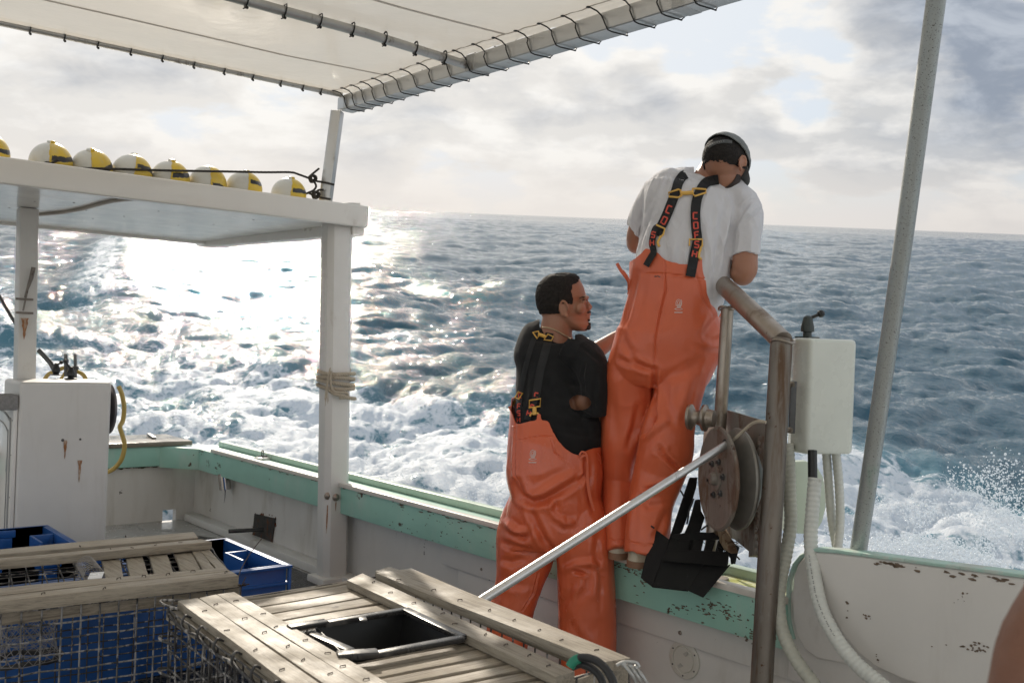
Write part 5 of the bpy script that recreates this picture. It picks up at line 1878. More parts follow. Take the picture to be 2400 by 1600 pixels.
# hoses
HOSE = pbr('milky_hose', (0.55, 0.56, 0.52), 0.32, var=0.06, vscale=12, stain=(0.30, 0.26, 0.20), stain_scale=12, stain_lo=0.58, stain_hi=0.75)
HOSEG = pbr('grey_ribbed_hose', (0.42, 0.42, 0.36), 0.4, var=0.08, vscale=12, stain=(0.20, 0.15, 0.11), stain_scale=10, stain_lo=0.56, stain_hi=0.70)
def hose(pts, r, mat, label, name='ribbed_hose'):
    c = crom(pts, 34)
    ds = 0
    rr = []
    for i, p_ in enumerate(c):
        if i:
            ds += (p_ - c[i - 1]).length
        rr.append(r * (1 + 0.045 * math.sin(ds * 2 * math.pi / 0.017)))
    m_ = MB()
    m_.tube(c, rr, 20)
    o = obj(name, m_, mat, smooth=60)
    tag(o, label, 'hose', 'ribbed hoses by the control box')
    return o
hose([P(1846, 1040, 3.42), P(1849, 1100, 3.40), P(1851, 1164, 3.39), P(1853, 1228, 3.37), P(1842, 1298, 3.34), P(1829, 1361, 3.31), P(1825, 1419, 3.28), P(1836, 1483, 3.24), P(1866, 1545, 3.18), P(1906, 1600, 3.12), P(1950, 1660, 3.05)], 0.0215, HOSEG, 'dirty grey ribbed hose running down right against the steel pipe')
hose([P(1910, 1120, 3.30), P(1904, 1196, 3.28), P(1900, 1259, 3.26), P(1905, 1323, 3.22), P(1923, 1419, 3.14), P(1958, 1492, 3.06), P(2003, 1550, 2.98), P(2060, 1600, 2.9), P(2120, 1650, 2.8)], 0.0222, HOSE, 'milky white ribbed hose below the short black pipe, sweeping right')
hose([P(1936, 1050, 3.55), P(1942, 1130, 3.56), P(1950, 1220, 3.56), P(1964, 1300, 3.55), P(1972, 1360, 3.5)], 0.0155, HOSE, 'pale ribbed hose under the control box, left of the close pair')
hose([P(1958, 1050, 3.53), P(1966, 1130, 3.53), P(1969, 1220, 3.52), P(1962, 1300, 3.50), P(1960, 1360, 3.48)], 0.0155, HOSE, 'pale ribbed hose under the control box, right of the close pair')
bpz = MB()
bpz.tube([P(1904, 1055, 3.34), P(1905, 1140, 3.31)], 0.0155, 18)
bpp = obj('black_pipe', bpz, BLACKP)
tag(bpp, 'short black pipe between the control box and the white hose', 'pipe')
# round-ended pale board behind the hoses
rb = MB()
pts = [(1840, 1082), (1890, 1080), (1915, 1092), (1930, 1118), (1937, 1155), (1936, 1190), (1928, 1222), (1915, 1244), (1898, 1252), (1840, 1248)]
rb.prism([P(x, y, 3.86) for x, y in pts], FWD * 0.05)
tag(obj('rounded_board', rb, pbr('pale_green_board', (0.50, 0.57, 0.47), 0.4, var=0.05, stain=(0.15, 0.12, 0.08), stain_scale=9, stain_lo=0.66, stain_hi=0.7), bevel=0.008), 'pale rounded board behind the hoses, over the sea', 'board')
# tall leaning pole
tp_ = MB()
GALVR = pbr('pitted_galvanised', (0.40, 0.42, 0.41), 0.42, metal=0.7, var=0.10, vscale=6, bump=0.5, bscale=120, bdist=0.001, stretch=(1, 1, 0.5), stain=(0.26, 0.38, 0.32), stain_scale=5, stain_lo=0.56, stain_hi=0.70, stain2=(0.09, 0.08, 0.07), s2_scale=240, s2_lo=0.56, s2_hi=0.66)
tp_.tube([P(2004, 1345, 3.20), P(2010, 1303, 3.19), P(2055, 1000, 3.06), P(2121, 540, 2.92), P(2202, -60, 2.70), P(2234, -300, 2.62)], 0.0262, 26)
tag(obj('leaning_pole', tp_, GALVR, smooth=60), 'tall pitted galvanised pole leaning up from the raised bulwark', 'pole')

# line of print along the white hose, and chips on the box
hp_ = MB()
cp_pts = crom([P(1896, 1300, 3.20), P(1903, 1345, 3.18), P(1914, 1400, 3.13), P(1934, 1450, 3.08), P(1962, 1500, 3.03), P(1990, 1540, 2.98)], 14)
for i in range(0, len(cp_pts) - 2):
    if (i * 7) % 11 < 8:
        a, b = cp_pts[i], cp_pts[i + 1]
        m_ = a.lerp(b, 0.5) - FWD * 0.002
        hp_.beam(a.lerp(b, 0.2), a.lerp(b, 0.65), 0.0035, 0.001, up=tuple(-FWD))
hoses = [o for o in COL.objects if o.name.startswith('ribbed_hose')]
obj('hose_print', hp_, pbr('grey_print', (0.10, 0.10, 0.10), 0.6), hoses[1], merge=False)['kind'] = 'stuff'
# ------------------------------------------------------------------ people
from mathutils.bvhtree import BVHTree
CAMV = CAMB.copy()


def proj(v):
    """picture place of a point on board (numpy n x 3)"""
    w = v - np.array(CAMB)
    d = w @ np.array(FWD)
    return 1200 + FOC * (w @ np.array(RR)) / d, 800 - FOC * (w @ np.array(UU)) / d, d


def limb(mb, st, seg=26, sub=7, power=2.0):
    """st: (px, py, distance, half width in picture px, half depth in m).  Elliptic body section, smoothly tapering."""
    st = [np.array(s, float) for s in st]
    q = []
    for i in range(len(st) - 1):
        p0, p1, p2, p3 = st[max(i - 1, 0)], st[i], st[i + 1], st[min(i + 2, len(st) - 1)]
        for k in range(sub):
            t = k / sub
            q.append(0.5 * ((2 * p1) + (p2 - p0) * t + (2 * p0 - 5 * p1 + 4 * p2 - p3) * t * t + (3 * p1 - p0 - 3 * p2 + p3) * t ** 3))
    q.append(st[-1])
    c = [P(s[0], s[1], s[2]) for s in q]
    n = len(c)
    vs = []
    for i in range(n):
        t = (c[min(i + 1, n - 1)] - c[max(i - 1, 0)]).normalized()
        e1 = t.cross(FWD)
        if e1.length < 0.25:
            e1 = RR.copy()
            e1 = e1 - t * e1.dot(t)
        e1.normalize()
        e2 = e1.cross(t).normalized()
        a = q[i][3] * q[i][2] / FOC
        b = q[i][4]
        for k in range(seg):
            th = 2 * math.pi * k / seg
            ct, s_ = math.cos(th), math.sin(th)
            f = (abs(ct) ** power + abs(s_) ** power) ** (-1 / power)
            vs.append(c[i] + e1 * (ct * a * f) + e2 * (s_ * b * f))
    fs = [tuple(range(seg))[::-1], tuple((n - 1) * seg + k for k in range(seg))]
    for i in range(n - 1):
        for k in range(seg):
            k2 = (k + 1) % seg
            fs.append((i * seg + k, i * seg + k2, (i + 1) * seg + k2, (i + 1) * seg + k))
    mb.add(vs, fs)


def fuse(mb, voxel, it=4, fac=0.5):
    """grow one continuous skin over all the shapes of mb"""
    me = bpy.data.meshes.new('tmp')
    me.from_pydata(mb.v, [], mb.f)
    bm = bmesh.new()
    bm.from_mesh(me)
    bmesh.ops.remove_doubles(bm, verts=bm.verts, dist=1e-5)
    bmesh.ops.recalc_face_normals(bm, faces=bm.faces)
    bm.to_mesh(me)
    bm.free()
    ob = bpy.data.objects.new('tmp', me)
    COL.objects.link(ob)
    r = ob.modifiers.new('r', 'REMESH')
    r.mode = 'VOXEL'
    r.voxel_size = voxel
    s = ob.modifiers.new('s', 'SMOOTH')
    s.iterations = it
    s.factor = fac
    dg = bpy.context.evaluated_depsgraph_get()
    out = bpy.data.meshes.new_from_object(ob.evaluated_get(dg))
    bpy.data.objects.remove(ob)
    bpy.data.meshes.remove(me)
    return out


def verts(me):
    a = np.empty(len(me.vertices) * 3)
    me.vertices.foreach_get('co', a)
    return a.reshape(-1, 3)


def normals(me):
    a = np.empty(len(me.vertices) * 3)
    me.vertices.foreach_get('normal', a)
    return a.reshape(-1, 3)


def setverts(me, v):
    me.vertices.foreach_set('co', v.astype(np.float32).ravel())
    me.update()


def seg_dist(px, py, a, b):
    ax, ay = a
    bx, by = b
    dx, dy = bx - ax, by - ay
    L = dx * dx + dy * dy
    t = np.clip(((px - ax) * dx + (py - ay) * dy) / L, 0, 1)
    return np.hypot(px - ax - t * dx, py - ay - t * dy), t


def creases(me, lines):
    """press folds into the cloth: (points, width px, depth m) along a line drawn on the near side; negative depth raises a ridge"""
    v = verts(me)
    n = normals(me)
    px, py, d = proj(v)
    face = np.clip(-(n @ np.array(FWD)) * 2.0, 0, 1)
    off = np.zeros(len(v))
    for pts, w, dep in lines:
        best = np.full(len(v), 1e9)
        env = np.ones(len(v))
        L = len(pts) - 1
        for i in range(L):
            ds, t = seg_dist(px, py, pts[i], pts[i + 1])
            gt = (i + t) / L
            m = ds < best
            best = np.where(m, ds, best)
            env = np.where(m, np.sin(np.pi * np.clip(gt * 0.92 + 0.04, 0, 1)) ** 0.6, env)
        off += dep * env * (np.exp(-(best / w) ** 2) - 0.35 * np.exp(-((best - 1.9 * w) / (0.9 * w)) ** 2))
    setverts(me, v - n * (off * face)[:, None])


def vnoise(v, f, seed, stretch=(1, 1, 1)):
    """smooth value noise, vectorised"""
    p = v * np.array(stretch) * f + seed * 17.31
    i = np.floor(p).astype(np.int64)
    fr = p - i
    fr = fr * fr * (3 - 2 * fr)
    def h(a, b, c):
        x = (a * 374761393 + b * 668265263 + c * 2147483647 + seed * 1442695) & 0x7fffffff
        x = ((x ^ (x >> 13)) * 1274126177) & 0x7fffffff
        return (x ^ (x >> 16)) / 0x7fffffff
    r = 0
    for a in (0, 1):
        for b in (0, 1):
            for c in (0, 1):
                w = (fr[:, 0] if a else 1 - fr[:, 0]) * (fr[:, 1] if b else 1 - fr[:, 1]) * (fr[:, 2] if c else 1 - fr[:, 2])
                r = r + w * h(i[:, 0] + a, i[:, 1] + b, i[:, 2] + c)
    return r


def rumple(me, amp, f, seed, stretch=(1, 1, 1), warp=0.12):
    """broad soft cloth folds"""
    v = verts(me)
    n = normals(me)
    wv = v + (np.stack([vnoise(v, 4, seed + 1), vnoise(v, 4, seed + 2), vnoise(v, 4, seed + 3)], -1) - 0.5) * warp
    a = vnoise(wv, f, seed, stretch)
    ridge = 1 - np.abs(2 * a - 1)
    b = vnoise(wv, f * 2.1, seed + 5, stretch)
    ridge2 = 1 - np.abs(2 * b - 1)
    d = (ridge ** 1.6 - 0.45) * amp + (ridge2 ** 1.5 - 0.45) * amp * 0.45
    setverts(me, v + n * d[:, None])


def cut(me, keep):
    """drop the faces whose middle fails keep(px, py, depth, co)"""
    bm = bmesh.new()
    bm.from_mesh(me)
    bm.verts.ensure_lookup_table()
    v = np.array([x.co[:] for x in bm.verts])
    px, py, d = proj(v)
    k = keep(px, py, d, v)
    bad = [f for f in bm.faces if not all(k[x.index] for x in f.verts)]
    bmesh.ops.delete(bm, geom=bad, context='FACES')
    # round off the saw-tooth left by the cut
    for _ in range(6):
        ed = [x for x in bm.verts if any(e.is_boundary for e in x.link_edges)]
        new = {}
        for x in ed:
            nb = [e.other_vert(x).co for e in x.link_edges if e.is_boundary]
            if len(nb) == 2:
                new[x] = x.co * 0.5 + (nb[0] + nb[1]) * 0.25
        for x, c in new.items():
            x.co = c
    bm.to_mesh(me)
    bm.free()
    me.update()


def shell(me, th):
    """give the cloth its thickness, outwards"""
    ob = bpy.data.objects.new('tmp', me)
    COL.objects.link(ob)
    s = ob.modifiers.new('s', 'SOLIDIFY')
    s.thickness = th
    s.offset = -1
    dg = bpy.context.evaluated_depsgraph_get()
    out = bpy.data.meshes.new_from_object(ob.evaluated_get(dg))
    bpy.data.objects.remove(ob)
    return out


def bvh(*mes):
    vs, fs = [], []
    for me in mes:
        o = len(vs)
        vs += [v.co.copy() for v in me.vertices]
        fs += [[o + i for i in p.vertices] for p in me.polygons]
    return BVHTree.FromPolygons(vs, fs)


def on(tree, px, py, lift=0.004, dflt=4.0):
    r_ = ray(px, py)
    hit = tree.ray_cast(CAMB, r_.normalized())
    p = hit[0]
    if p is None:
        return P(px, py, dflt)
    return p - r_.normalized() * lift


def curve2(pts, n=8):
    return [(p.x, p.y) for p in crom([Vector((x, y, 0)) for x, y in pts], n)]


class Strap:
    """webbing laid on the cloth along a line in the picture, width in px"""
    def __init__(s, tree, pts, w, lift=0.004, n=10, smoothn=5):
        c = curve2(pts, n)
        s.c, s.w = c, w
        s.rows = []
        hit = []
        for x, y in c:
            rr = ray(x, y)
            h_ = tree.ray_cast(CAMB, rr.normalized())[0]
            hit.append(None if h_ is None else (h_ - rr.normalized() * lift - CAMB).dot(FWD))
        while hit and hit[0] is None:
            hit.pop(0)
            c.pop(0)
        while hit and hit[-1] is None:
            hit.pop()
            c.pop()
        dep = [h_ if h_ is not None else hit[0] for h_ in hit]
        for _ in range(smoothn):
            dep = [dep[0]] + [min(dep[i], (dep[i - 1] + dep[i] + dep[i + 1]) / 3 + 0.001) for i in range(1, len(dep) - 1)] + [dep[-1]]
        s.L = [0]
        for a, b in zip(c[:-1], c[1:]):
            s.L.append(s.L[-1] + math.hypot(b[0] - a[0], b[1] - a[1]))
        for i, (x, y) in enumerate(c):
            a, b = c[max(i - 1, 0)], c[min(i + 1, len(c) - 1)]
            t = math.atan2(b[1] - a[1], b[0] - a[0])
            nx_, ny_ = -math.sin(t), math.cos(t)
            ww = w[0] + (w[1] - w[0]) * s.L[i] / max(s.L[-1], 1) if False else w
            row = []
            for k in (-1, 0, 1):
                hx, hy = x + nx_ * k * ww / 2, y + ny_ * k * ww / 2
                rr = ray(hx, hy)
                h_ = tree.ray_cast(CAMB, rr.normalized())[0]
                dd = dep[i] if h_ is None else (h_ - rr.normalized() * lift - CAMB).dot(FWD)
                dd = min(dd, dep[i] + 0.03)
                dd = max(dd, dep[i] - 0.03)
                row.append((hx, hy, dd))
            s.rows.append(row)
        for _ in range(3):
            new = []
            for i in range(len(s.rows)):
                a, b = s.rows[max(i - 1, 0)], s.rows[min(i + 1, len(s.rows) - 1)]
                new.append([(r[0], r[1], min(r[2], (a[k][2] + 2 * r[2] + b[k][2]) / 4 + 0.0008)) for k, r in enumerate(s.rows[i])])
            s.rows = new

    def at(s, along, u, lift=0.0):
        """along in px from the start, u from -1 to 1"""
        i = 0
        while i < len(s.L) - 2 and s.L[i + 1] < along:
            i += 1
        t = (along - s.L[i]) / max(s.L[i + 1] - s.L[i], 1e-6)
        t = min(max(t, 0), 1)
        def e(row):
            a = np.array(row[0 if u < 0 else 2])
            b = np.array(row[1])
            return b + (a - b) * abs(u)
        q_ = e(s.rows[i]) * (1 - t) + e(s.rows[i + 1]) * t
        return P(q_[0], q_[1], q_[2] - lift)

    def build(s, name, mat, parent, th=0.0018):
        m_ = MB()
        vs = []
        for row in s.rows:
            for x, y, d in row:
                vs.append(P(x, y, d))
            for x, y, d in row[::-1]:
                vs.append(P(x, y, d + th))
        fs = []
        n = len(s.rows)
        for i in range(n - 1):
            for k in range(6):
                j = (k + 1) % 6
                fs.append((i * 6 + k, (i + 1) * 6 + k, (i + 1) * 6 + j, i * 6 + j))
        fs.append((0, 1, 2, 3, 4, 5))
        fs.append(tuple((n - 1) * 6 + k for k in (5, 4, 3, 2, 1, 0)))
        m_.add(vs, fs)
        return obj(name, m_, mat, parent, smooth=50)


GLYPH = {'C': [(0, 0, 1, 0), (0, 0, 0, 1), (0, 1, 1, 1)], 'O': [(0, 0, 1, 0), (0, 0, 0, 1), (0, 1, 1, 1), (1, 0, 1, 1)],
         'F': [(0, 0, 1, 0), (0, 0, 0, 1), (0, .5, .8, .5)], 'S': [(0, 0, 1, 0), (0, 0, 0, .5), (0, .5, 1, .5), (1, .5, 1, 1), (0, 1, 1, 1)],
         'H': [(0, 0, 0, 1), (1, 0, 1, 1), (0, .5, 1, .5)]}


def letters(strap, word, start, cell, gap, wid, mat, parent, flip=1):
    for ch in word:
        m_ = MB()
        if ch in GLYPH:
            for (u0, v0, u1, v1) in GLYPH[ch]:
                def pt(u, v):
                    return strap.at(start + v * cell, ((u - 0.5) * 2 * wid) * flip, 0.0012)
                m_.tube([pt(u0, v0), pt((u0 + u1) / 2, (v0 + v1) / 2), pt(u1, v1)], 0.0028, 4, flat=0.0008, upv=tuple(-FWD))
            obj('letter', m_, mat, parent, merge=False)
        start += cell + gap


# --- cloth, skin, hair
ORANGE = pbr('orange_oilskin', (0.67, 0.135, 0.055), 0.34, coat=0.08, var=0.05, vscale=5, bump=0.30, bscale=14, bdist=0.004, rvar=0.12, trans=0.10,
             stain=(0.42, 0.10, 0.06), stain_scale=7, stain_lo=0.62, stain_hi=0.80, stain2=(0.12, 0.05, 0.035), s2_scale=26, s2_lo=0.755, s2_hi=0.77)
SHIRTW = pbr('white_cotton', (0.80, 0.79, 0.81), 0.85, var=0.03, vscale=8, bump=0.45, bscale=26, bdist=0.006, trans=0.30, sheen=0.1)
SHIRTB = pbr('black_cotton', (0.013, 0.013, 0.0135), 0.9, var=0.12, vscale=8, bump=0.35, bscale=24, bdist=0.005, sheen=0.06, spec=0.25)
SKIN = pbr('tan_skin', (0.36, 0.17, 0.105), 0.48, var=0.06, vscale=14, bump=0.3, bscale=120, bdist=0.001, sub=0.25)
SKIN2 = pbr('brown_skin', (0.34, 0.160, 0.095), 0.45, var=0.08, vscale=14, bump=0.35, bscale=120, bdist=0.001, sub=0.2)
HAIR = pbr('black_hair', (0.018, 0.0145, 0.0125), 0.75, var=0.5, vscale=120, bump=0.9, bscale=420, bdist=0.003, rvar=0.2, spec=0.25)
BEARD = pbr('dark_beard', (0.035, 0.022, 0.018), 0.7, var=0.4, vscale=120, bump=1.0, bscale=400, bdist=0.003)
WEB = pbr('black_webbing', (0.010, 0.010, 0.011), 0.75, var=0.15, bump=0.6, bscale=300, bdist=0.002)
BUCK = pbr('yellow_buckle', (0.72, 0.42, 0.09), 0.4, var=0.05)
RED = pbr('red_print', (0.62, 0.08, 0.05), 0.7, var=0.1)
CAPM = pbr('grey_cap_cloth', (0.17, 0.175, 0.17), 0.85, var=0.15, vscale=30, bump=0.6, bscale=120, bdist=0.002, stain=(0.20, 0.21, 0.21), stain_scale=14, stain_lo=0.5, stain_hi=0.65)
BOOT = pbr('cream_boot_rubber', (0.50, 0.44, 0.33), 0.5, var=0.08, stain=(0.34, 0.26, 0.17), stain_scale=10, stain_lo=0.55, stain_hi=0.7)
WPRINT = pbr('white_print', (0.75, 0.70, 0.66), 0.6)


def hand(mb, wrist, dr, nrm, curl=0.5, size=1.0, side=1):
    """palm, four unequal bent fingers and a thumb from the side of the palm"""
    dr = Vector(dr).normalized()
    nrm = Vector(nrm)
    nrm = (nrm - dr * nrm.dot(dr)).normalized()
    sd = dr.cross(nrm) * side
    mb.tube([wrist - dr * 0.03 * size, wrist, wrist + dr * 0.035 * size, wrist + dr * 0.085 * size, wrist + dr * 0.098 * size],
            [0.027 * size, 0.028 * size, 0.038 * size, 0.041 * size, 0.034 * size], 14, flat=[0.021 * size, 0.02 * size, 0.018 * size, 0.016 * size, 0.011 * size], upv=tuple(nrm))
    for k, (o, l) in enumerate(((-0.030, 0.070), (-0.010, 0.080), (0.011, 0.075), (0.030, 0.058))):
        p = wrist + (dr * (0.088 - 0.006 * abs(k - 1)) + sd * o) * size
        d = dr + sd * (o * 2.5)
        pts = [p - d * 0.02 * size]
        a = 0.2
        for j, f in enumerate((0.45, 0.32, 0.23)):
            a += curl * (0.6 + 0.25 * j)
            dd = (d * math.cos(a) + nrm * math.sin(a)).normalized()
            pts.append(p)
            p = p + dd * l * f * size
        pts.append(p)
        mb.tube(pts, [0.0095 * size, 0.0095 * size, 0.009 * size, 0.0082 * size, 0.006 * size], 10)
    p = wrist + (dr * 0.02 + sd * -0.036) * size
    q_ = p + (dr * 0.035 + sd * -0.025 + nrm * 0.015) * size
    r_ = q_ + (dr * 0.035 + sd * -0.004 + nrm * 0.015) * size
    mb.tube([wrist + dr * 0.01 * size, p, q_, r_], [0.016 * size, 0.0145 * size, 0.0115 * size, 0.008 * size], 10)


def headmesh(mb, slices, d, wid, lean=(0, 0)):
    """head from horizontal slices seen in profile: (py, x back, x front, half width m, front squareness)"""
    n = len(slices)
    seg = 36
    vs = []
    for i, (py, xb, xf, hw, sq) in enumerate(slices):
        c = P((xb + xf) / 2, py, d)
        a = (xf - xb) / 2 * d / FOC
        for k in range(seg):
            th = 2 * math.pi * k / seg
            ct, s_ = math.cos(th), math.sin(th)
            w_ = hw * (1 - sq * max(ct, 0) ** 1.5)
            vs.append(c + RR * (ct * a) + FWD * (s_ * w_))
    fs = [tuple(range(seg))[::-1], tuple((n - 1) * seg + k for k in range(seg))]
    for i in range(n - 1):
        for k in range(seg):
            k2 = (k + 1) % seg
            fs.append((i * seg + k, i * seg + k2, (i + 1) * seg + k2, (i + 1) * seg + k))
    mb.add(vs, fs)


def ear(mb, c, out, up, fw, s=1.0):
    """outer rim, bowl and lobe"""
    out, up, fw = Vector(out), Vector(up), Vector(fw)
    rim = []
    for k in range(15):
        a = R(-60 + 250 * k / 14)
        rim.append(c + (up * math.sin(a) * 0.030 + fw * (math.cos(a) * -0.0165) + out * (0.009 - 0.004 * math.cos(a))) * s)
    mb.tube(rim, 0.0042 * s, 8)
    mb.ball(c + (out * 0.002), 0.020 * s, 14, 10, (1, 1, 1), Matrix((out * 0.32, fw * 0.75, up * 1.25)).transposed().to_3x3())
    mb.ball(c + (up * -0.026 + fw * 0.004 + out * 0.005) * s, 0.0085 * s, 10, 8)


def xline(py, pts):
    """x of a picture line at height py (pts sorted by y)"""
    ys_ = [p[1] for p in pts]
    xs_ = [p[0] for p in pts]
    return np.interp(py, ys_, xs_)


# ================================================================== the man in the white shirt
def white_man():
    body = MB()
    # legs, trunk, arms inside the clothes
    limb(body, [(1585, 480, 4.06, 60, 0.09), (1605, 560, 3.99, 82, 0.10), (1585, 680, 3.95, 78, 0.10), (1572, 790, 3.95, 88, 0.11), (1566, 850, 3.96, 84, 0.10)])
    limb(body, [(1510, 830, 3.98, 46, 0.085), (1478, 950, 4.0, 40, 0.07), (1458, 1040, 4.02, 32, 0.06), (1446, 1140, 4.03, 25, 0.05), (1446, 1270, 3.97, 18, 0.04), (1448, 1293, 3.95, 17, 0.04)])
    limb(body, [(1610, 830, 3.94, 46, 0.085), (1585, 950, 3.90, 40, 0.07), (1560, 1050, 3.87, 36, 0.06), (1535, 1140, 3.87, 29, 0.05), (1510, 1285, 3.81, 19, 0.04), (1500, 1308, 3.80, 18, 0.04)])
    limb(body, [(1560, 450, 4.06, 28, 0.05), (1515, 495, 4.10, 25, 0.048), (1492, 545, 4.15, 22, 0.045), (1487, 572, 4.18, 18, 0.040), (1492, 580, 4.20, 16, 0.036)])
    body.ball(P(1487, 571, 4.18), 0.034, 14, 10)
    limb(body, [(1488, 574, 4.18, 17, 0.034), (1530, 590, 4.34, 16, 0.030), (1590, 600, 4.50, 12, 0.024)])
    hand(body, P(1592, 600, 4.50), P(1640, 610, 4.56) - P(1592, 600, 4.50), (0, 0, -1), 0.5)
    limb(body, [(1700, 455, 4.02, 34, 0.055), (1742, 500, 3.97, 31, 0.052), (1747, 560, 3.90, 29, 0.050), (1746, 605, 3.87, 29.5, 0.050), (1745, 635, 3.86, 29, 0.047), (1739, 655, 3.865, 20, 0.035)])
    body.ball(P(1741, 642, 3.865), 0.046, 16, 12)
    limb(body, [(1738, 640, 3.88, 26, 0.040), (1712, 628, 4.06, 22, 0.036), (1672, 612, 4.30, 15, 0.026)])
    hand(body, P(1672, 612, 4.30), P(1640, 615, 4.50) - P(1672, 612, 4.30), (0, 0, -1), 0.5)
    # neck and head, bowed forward and turned to the right
    limb(body, [(1640, 470, 4.03, 46, 0.07), (1660, 432, 4.03, 42, 0.062), (1676, 404, 4.05, 40, 0.058), (1690, 380, 4.08, 40, 0.06)])
    hc = P(1699, 376, 3.98)
    gaze = (FWD * 0.66 + RR * 0.58 + UU * -0.48).normalized()
    up_ = (UU - gaze * UU.dot(gaze)).normalized()
    sid = gaze.cross(up_).normalized()
    Rm = Matrix((sid, gaze, up_)).transposed().to_3x3()
    body.ball(hc, 1.0, 32, 22, (0.080, 0.100, 0.090), Rm)
    body.ball(hc + gaze * 0.035 - up_ * 0.060, 1.0, 24, 16, (0.058, 0.062, 0.062), Rm)
    body.ball(hc + gaze * 0.070 - up_ * 0.102, 0.022, 12, 8)
    body.lathe(hc + gaze * 0.098 - up_ * 0.030, (gaze * 0.5 - up_ * 0.86), [(0, 0.006), (0.02, 0.010), (0.036, 0.014), (0.042, 0.006)], seg=12)
    for sg in (-1, 1):
        ear(body, hc + sid * (0.079 * sg) - gaze * 0.004 - up_ * 0.028, sid * sg, up_, gaze, 1.05)
    bme = fuse(body, 0.0045, 3)
    me_b = bme.copy()
    man = obj('person', bme, SKIN, smooth=180)
    tag(man, 'man in white t-shirt and orange oilskin overalls standing on the green rail with his back turned, wearing a cap', 'person')
    man['label'] = 'man in white t-shirt and orange overalls, back turned, standing up on the green rail'

    # hair: a thin cap of scalp growth
    hm = MB()
    hm.ball(hc, 1.0, 40, 28, (0.0845, 0.1045, 0.0945), Rm)
    hme = fuse(hm, 0.003, 1)
    hv = np.array(hc)
    g_, u_, s_ = np.array(gaze), np.array(up_), np.array(sid)
    def keep_h(px, py, d, v):
        w = v - hv
        a, b, c_ = w @ g_, w @ u_, w @ s_
        return (b > -0.074 + 0.02 * vnoise(v, 130, 71) + 0.55 * np.maximum(a + 0.02, 0) + 0.10 * np.abs(c_)) & ~((a > 0.045))
    cut(hme, keep_h)
    rumple(hme, 0.0022, 90, 3, warp=0.01)
    obj('hair', shell(hme, 0.006), HAIR, man, smooth=180)
    bd = MB()
    bd.ball(hc + gaze * 0.036 - up_ * 0.062, 1.0, 28, 18, (0.0605, 0.066, 0.066), Rm)
    bme2 = fuse(bd, 0.003, 1)
    cut(bme2, lambda px, py, d, v: ((v - hv) @ g_ > 0.02) & ((v - hv) @ u_ < -0.035))
    obj('beard', shell(bme2, 0.003), BEARD, man, smooth=180)

    # cap: crown pulled down over the front, strap across the back
    cm_ = MB()
    cm_.ball(hc + up_ * 0.010 + gaze * 0.004, 1.0, 44, 30, (0.0925, 0.116, 0.1005), Rm)
    cme = fuse(cm_, 0.0032, 1)
    def keep_c(px, py, d, v):
        w = v - hv
        a, b, c_ = w @ g_, w @ u_, w @ s_
        rim = b > 0.020 - 0.28 * a
        hole = (a < -0.02) & ((b - 0.045) ** 2 / 0.040 ** 2 + c_ ** 2 / 0.045 ** 2 < 1) & (b < 0.060)
        return rim & (b > 0.034 - 0.60 * (a + 0.066))
    cut(cme, keep_c)
    rumple(cme, 0.002, 40, 8, warp=0.02)
    capo = obj('cap', shell(cme, 0.004), CAPM, man, smooth=60)
    br_ = MB()
    vs = []
    for k in range(13):
        a = -1 + 2 * k / 12
        root = hc + sid * (0.078 * a) + gaze * (0.086 * math.sqrt(max(0, 1 - a * a * 0.75))) + up_ * 0.0
        tip = root + gaze * (0.072 * (1 - 0.35 * a * a)) - up_ * (0.022 + 0.012 * a * a)
        vs.append((root, tip))
    prof_ = [v_[0] for v_ in vs] + [v_[1] for v_ in vs][::-1]
    br_.prism(prof_, up_ * -0.004)
    obj('visor', br_, CAPM, capo, bevel=0.001)
    tr_ = bvh(me_b, hme, cme)
    st_ = Strap(tr_, [(1660, 345), (1672, 337), (1688, 332.5), (1702, 331), (1716, 333)], 8, 0.004, n=6)
    sp_ = st_.build('size_strap', pbr('grey_strap', (0.085, 0.085, 0.083), 0.9), capo)
    for k in range(7):
        m_ = MB()
        m_.ball(st_.at(8 + k * 5.2, 0, 0.001), 0.0024, 8, 6)
        obj('stud', m_, pbr('pale_stud', (0.24, 0.24, 0.235), 0.7), sp_)

    # shirt
    sh = MB()
    limb(sh, [(1655, 405, 4.03, 32, 0.05), (1648, 420, 4.04, 70, 0.085), (1642, 437, 4.04, 108, 0.105), (1637, 462, 4.035, 122, 0.125), (1628, 500, 4.01, 120, 0.135), (1620, 560, 3.985, 116, 0.138), (1608, 600, 3.965, 112, 0.135), (1600, 640, 3.95, 110, 0.128), (1594, 690, 3.95, 104, 0.118), (1586, 735, 3.95, 92, 0.108), (1580, 800, 3.95, 70, 0.08)], seg=36, power=2.25)
    limb(sh, [(1575, 446, 4.05, 44, 0.085), (1538, 470, 4.08, 42, 0.08), (1510, 510, 4.12, 34, 0.070), (1499, 543, 4.14, 29, 0.064), (1497, 556, 4.15, 27, 0.062)])
    limb(sh, [(1690, 452, 4.03, 44, 0.08), (1728, 474, 4.0, 44, 0.085), (1745, 505, 3.96, 38, 0.078), (1747, 560, 3.90, 33, 0.068), (1746, 606, 3.87, 33, 0.064)])
    sme = fuse(sh, 0.0048, 3)
    def keep_s(px, py, d, v):
        arm_r = (px > 1716) & (py > 605 - (px - 1716) * 0.13)
        arm_l = (px < 1510) & (d > 4.03) & (py > 528 + (px - 1472) * 1.2)
        neck = (py < 412 + (px - 1640) * 0.16) & (px > 1628) & (px < 1702) & (py < 402 + abs(px - 1660) * 0.1)
        return ~(arm_r | arm_l | neck) & (py < 790)
    cut(sme, keep_s)
    rumple(sme, 0.013, 8, 2, (1, 1, 0.3), 0.12)
